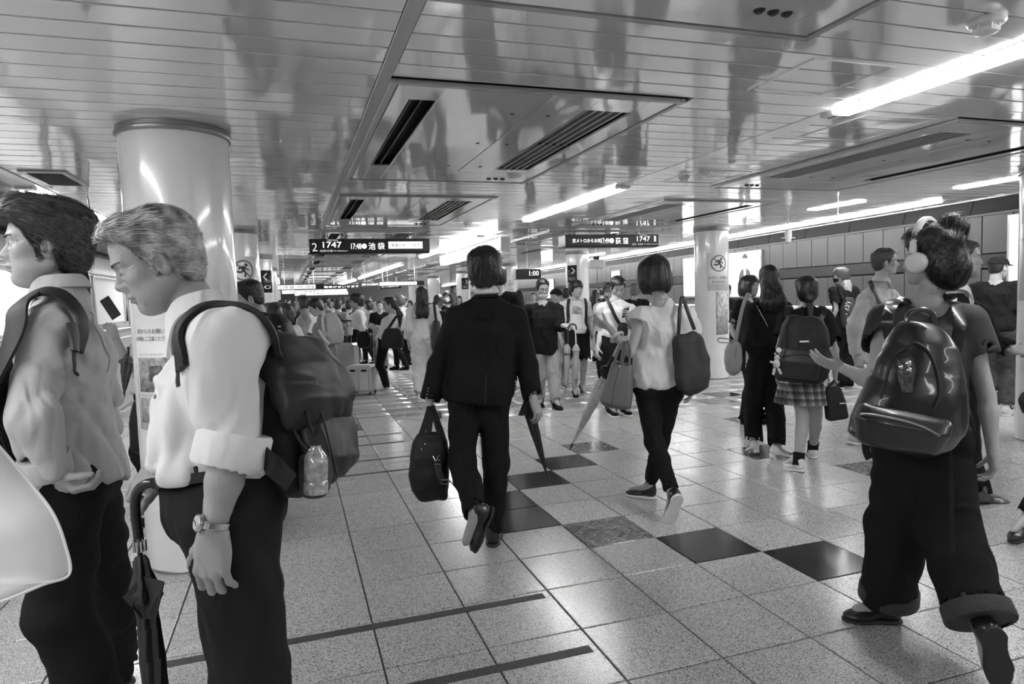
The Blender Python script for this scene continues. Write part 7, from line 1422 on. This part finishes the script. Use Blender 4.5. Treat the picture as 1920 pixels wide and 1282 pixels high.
t, bf = bagl('hanging_bag', 'black bag of the hidden person left of the big column foot', 'bag', 4.4, [(250, 745, 285, 748), (243, 790, 290, 795), (247, 835, 290, 842), (262, 850, 290, 855)], [.03, .06, .06, .03], N_BLACK, ex=2.5, amp=.01)
MB().strap(smooth_path([P(266, 748, 4.4), P(272, 690, 4.5), P(280, 625, 4.68)], 5), RH, .014, .003).obj('strap', N_BLACK, t)
# someone entering at the right edge: trouser leg, shoe and bag
F16 = Person('person in dark clothes entering at the right picture edge, one shoe in view', 3.9, (2060, 985, 3.9), H=1.70, face=290, q=3, J=dict(head=(2085, 420), anl=(1932, 962, -.1), toel=(-.8, -.4, -.2)))
F16.resthand('l'); F16.resthand('r'); F16.body(); F16.hair('short', H_BLACK); F16.top(C_BLACK, hem=-.1, sleeve=1.9, ra=.07); F16.legs(C_BLACK, hem=2., amp=.006); F16.shoes(L_SHOE, RUBB)
t, bf = bagl('black_bag', 'corner of a black bag at the right picture edge', 'bag', 3.8, [(1918, 735, 1960, 725), (1913, 752, 1965, 745), (1922, 778, 1968, 776)], [.03, .05, .04], N_BLACK, ex=3, amp=.003)
# ------------------------------------------------------------------ far crowd
tops = [C_BLACK, C_DARK, C_GREY, C_WHITE, C_LGREY, C_MID, C_SHIRT]; TN = {C_BLACK.name: 'black', C_DARK.name: 'charcoal', C_GREY.name: 'grey', C_WHITE.name: 'white', C_LGREY.name: 'light grey', C_MID.name: 'dark grey', C_SHIRT.name: 'pale'}
far = [  # u of the head, v of the head centre, distance, heading, kind, top, where
    (609, 569, 13.5, 240, 'm', C_MID, 'behind the grey jacket man\'s backpack'), (634, 573, 13.0, 10, 'm', C_GREY, 'with a backpack between jacket man and sweater man'), (655, 574, 14.0, 20, 'm', C_BLACK, 'just left of the pale sweater man'),
    (516, 578, 12, 250, 'f', C_BLACK, 'above the curly-haired woman'), (548, 580, 13, 200, 'f', C_BLACK, 'with lowered head right of the curly-haired woman'), (583, 572, 15, 180, 'm', C_WHITE, 'behind the checked dress woman'),
    (623, 568, 17, 190, 'f', C_WHITE, 'facing us far behind the silver suitcase'), (643, 565, 18, 0, 'm', C_GREY, 'far behind the silver suitcase, back turned'), (690, 572, 15.5, 250, 'f', C_LGREY, 'behind the pale sweater man\'s shoulder'), (704, 570, 16.5, 185, 'm', C_GREY, 'facing us left of the ponytailed woman'),
    (712, 574, 14.5, 170, 'm', C_BLACK, 'in front view just left of the ponytail face'), (748, 563, 14, 265, 'f', C_SHIRT, 'in profile right of the ponytail'), (757, 566, 15, 30, 'm', C_WHITE, 'beside the long-haired blouse woman, back turned'), (768, 570, 19, 180, 'f', C_DARK, 'far left of the long-haired blouse woman'),
    (527, 572, 16, 250, 'm', C_GREY, 'far behind the curly-haired woman'), (558, 571, 19, 0, 'm', C_DARK, 'far back in the queue beyond the checked dress'), (598, 566, 21, 180, 'm', C_BLACK, 'far back above the grey jacket man'), (676, 567, 20, 200, 'f', C_WHITE, 'far back between sweater man and ponytail woman'),
    (540, 567, 24, 90, 'm', C_MID, 'tiny in the distance over the curly hair'), (572, 565, 26, 0, 'f', C_WHITE, 'tiny in the distance beside the far column'), (615, 563, 28, 180, 'm', C_DARK, 'tiny at the platform end left side'), (650, 563, 30, 0, 'm', C_BLACK, 'tiny at the platform end centre'), (695, 563, 27, 180, 'm', C_LGREY, 'tiny at the platform end right side'),
    (800, 561, 24, 10, 'm', C_BLACK, 'far beyond the long-haired blouse woman'), (861, 562, 18, 180, 'f', C_DARK, 'left of the suited man\'s shoulder, far away'), (1000, 556, 20, 180, 'm', C_GREY, 'far behind the masked man, facing us'), (1128, 549, 19, 0, 'm', C_BLACK, 'far behind the long-haired vest woman'),
    (505, 568, 22, 0, 'f', C_BLACK, 'far away beside the left columns'), (733, 562, 31, 10, 'm', C_DARK, 'tiny above the ponytailed woman'), (784, 561, 33, 180, 'm', C_GREY, 'tiny between far columns')]
for i, (u, v, D, hd_, sx, tm, wh) in enumerate(far):
    hm = [H_BLACK, H_DARK, H_BLACK, H_BROWN][i % 4]; hc = P(u, v, D); H = hc[2]/1.60*1.72; H = min(max(H, 1.5), 1.85); q = 2 if D < 16 else 1
    lab = 'person in %s top %s' % (TN[tm.name], wh)
    p = Person(lab, D, None, H=H, face=hd_, sex=sx, q=q, walk=random.choice([0, .12, .2]), group='distant crowd', xy=(hc[0], hc[1]), J={'head': (u, v)})
    p.body()
    if q == 2 and (p.hf@nrm(p.g-CAM)) < .2: p.face(hm)
    st = 'short' if sx == 'm' else random.choice(['bob', 'long'])
    if st == 'long': longhair(p, hm, .25, n=0)
    else: p.hair(st, hm)
    p.top(tm, sleeve=random.choice([.7, 1.9]), hem=-.14, gw=.022, gd=.022, ra=.064); p.legs(random.choice([C_BLACK, C_DARK, C_GREY, C_DENIM]), hem=2.); p.shoes(C_BLACK)
    if i in (1, 7): f = loft([(p.j['pelvis']-p.fw*.20+Z*.05, p.rt, .15, .09), (p.j['neck']-p.fw*.18-Z*.02, p.rt, .13, .06)], .03, 3); t = thing('backpack', ['', 'dark backpack on the person left of the sweater man'][1] if i == 1 else 'backpack of the far person behind the silver suitcase', 'backpack', p.j['pelvis']-p.fw*.2); solid('bag_body', f, .02, N_BLACK, t)
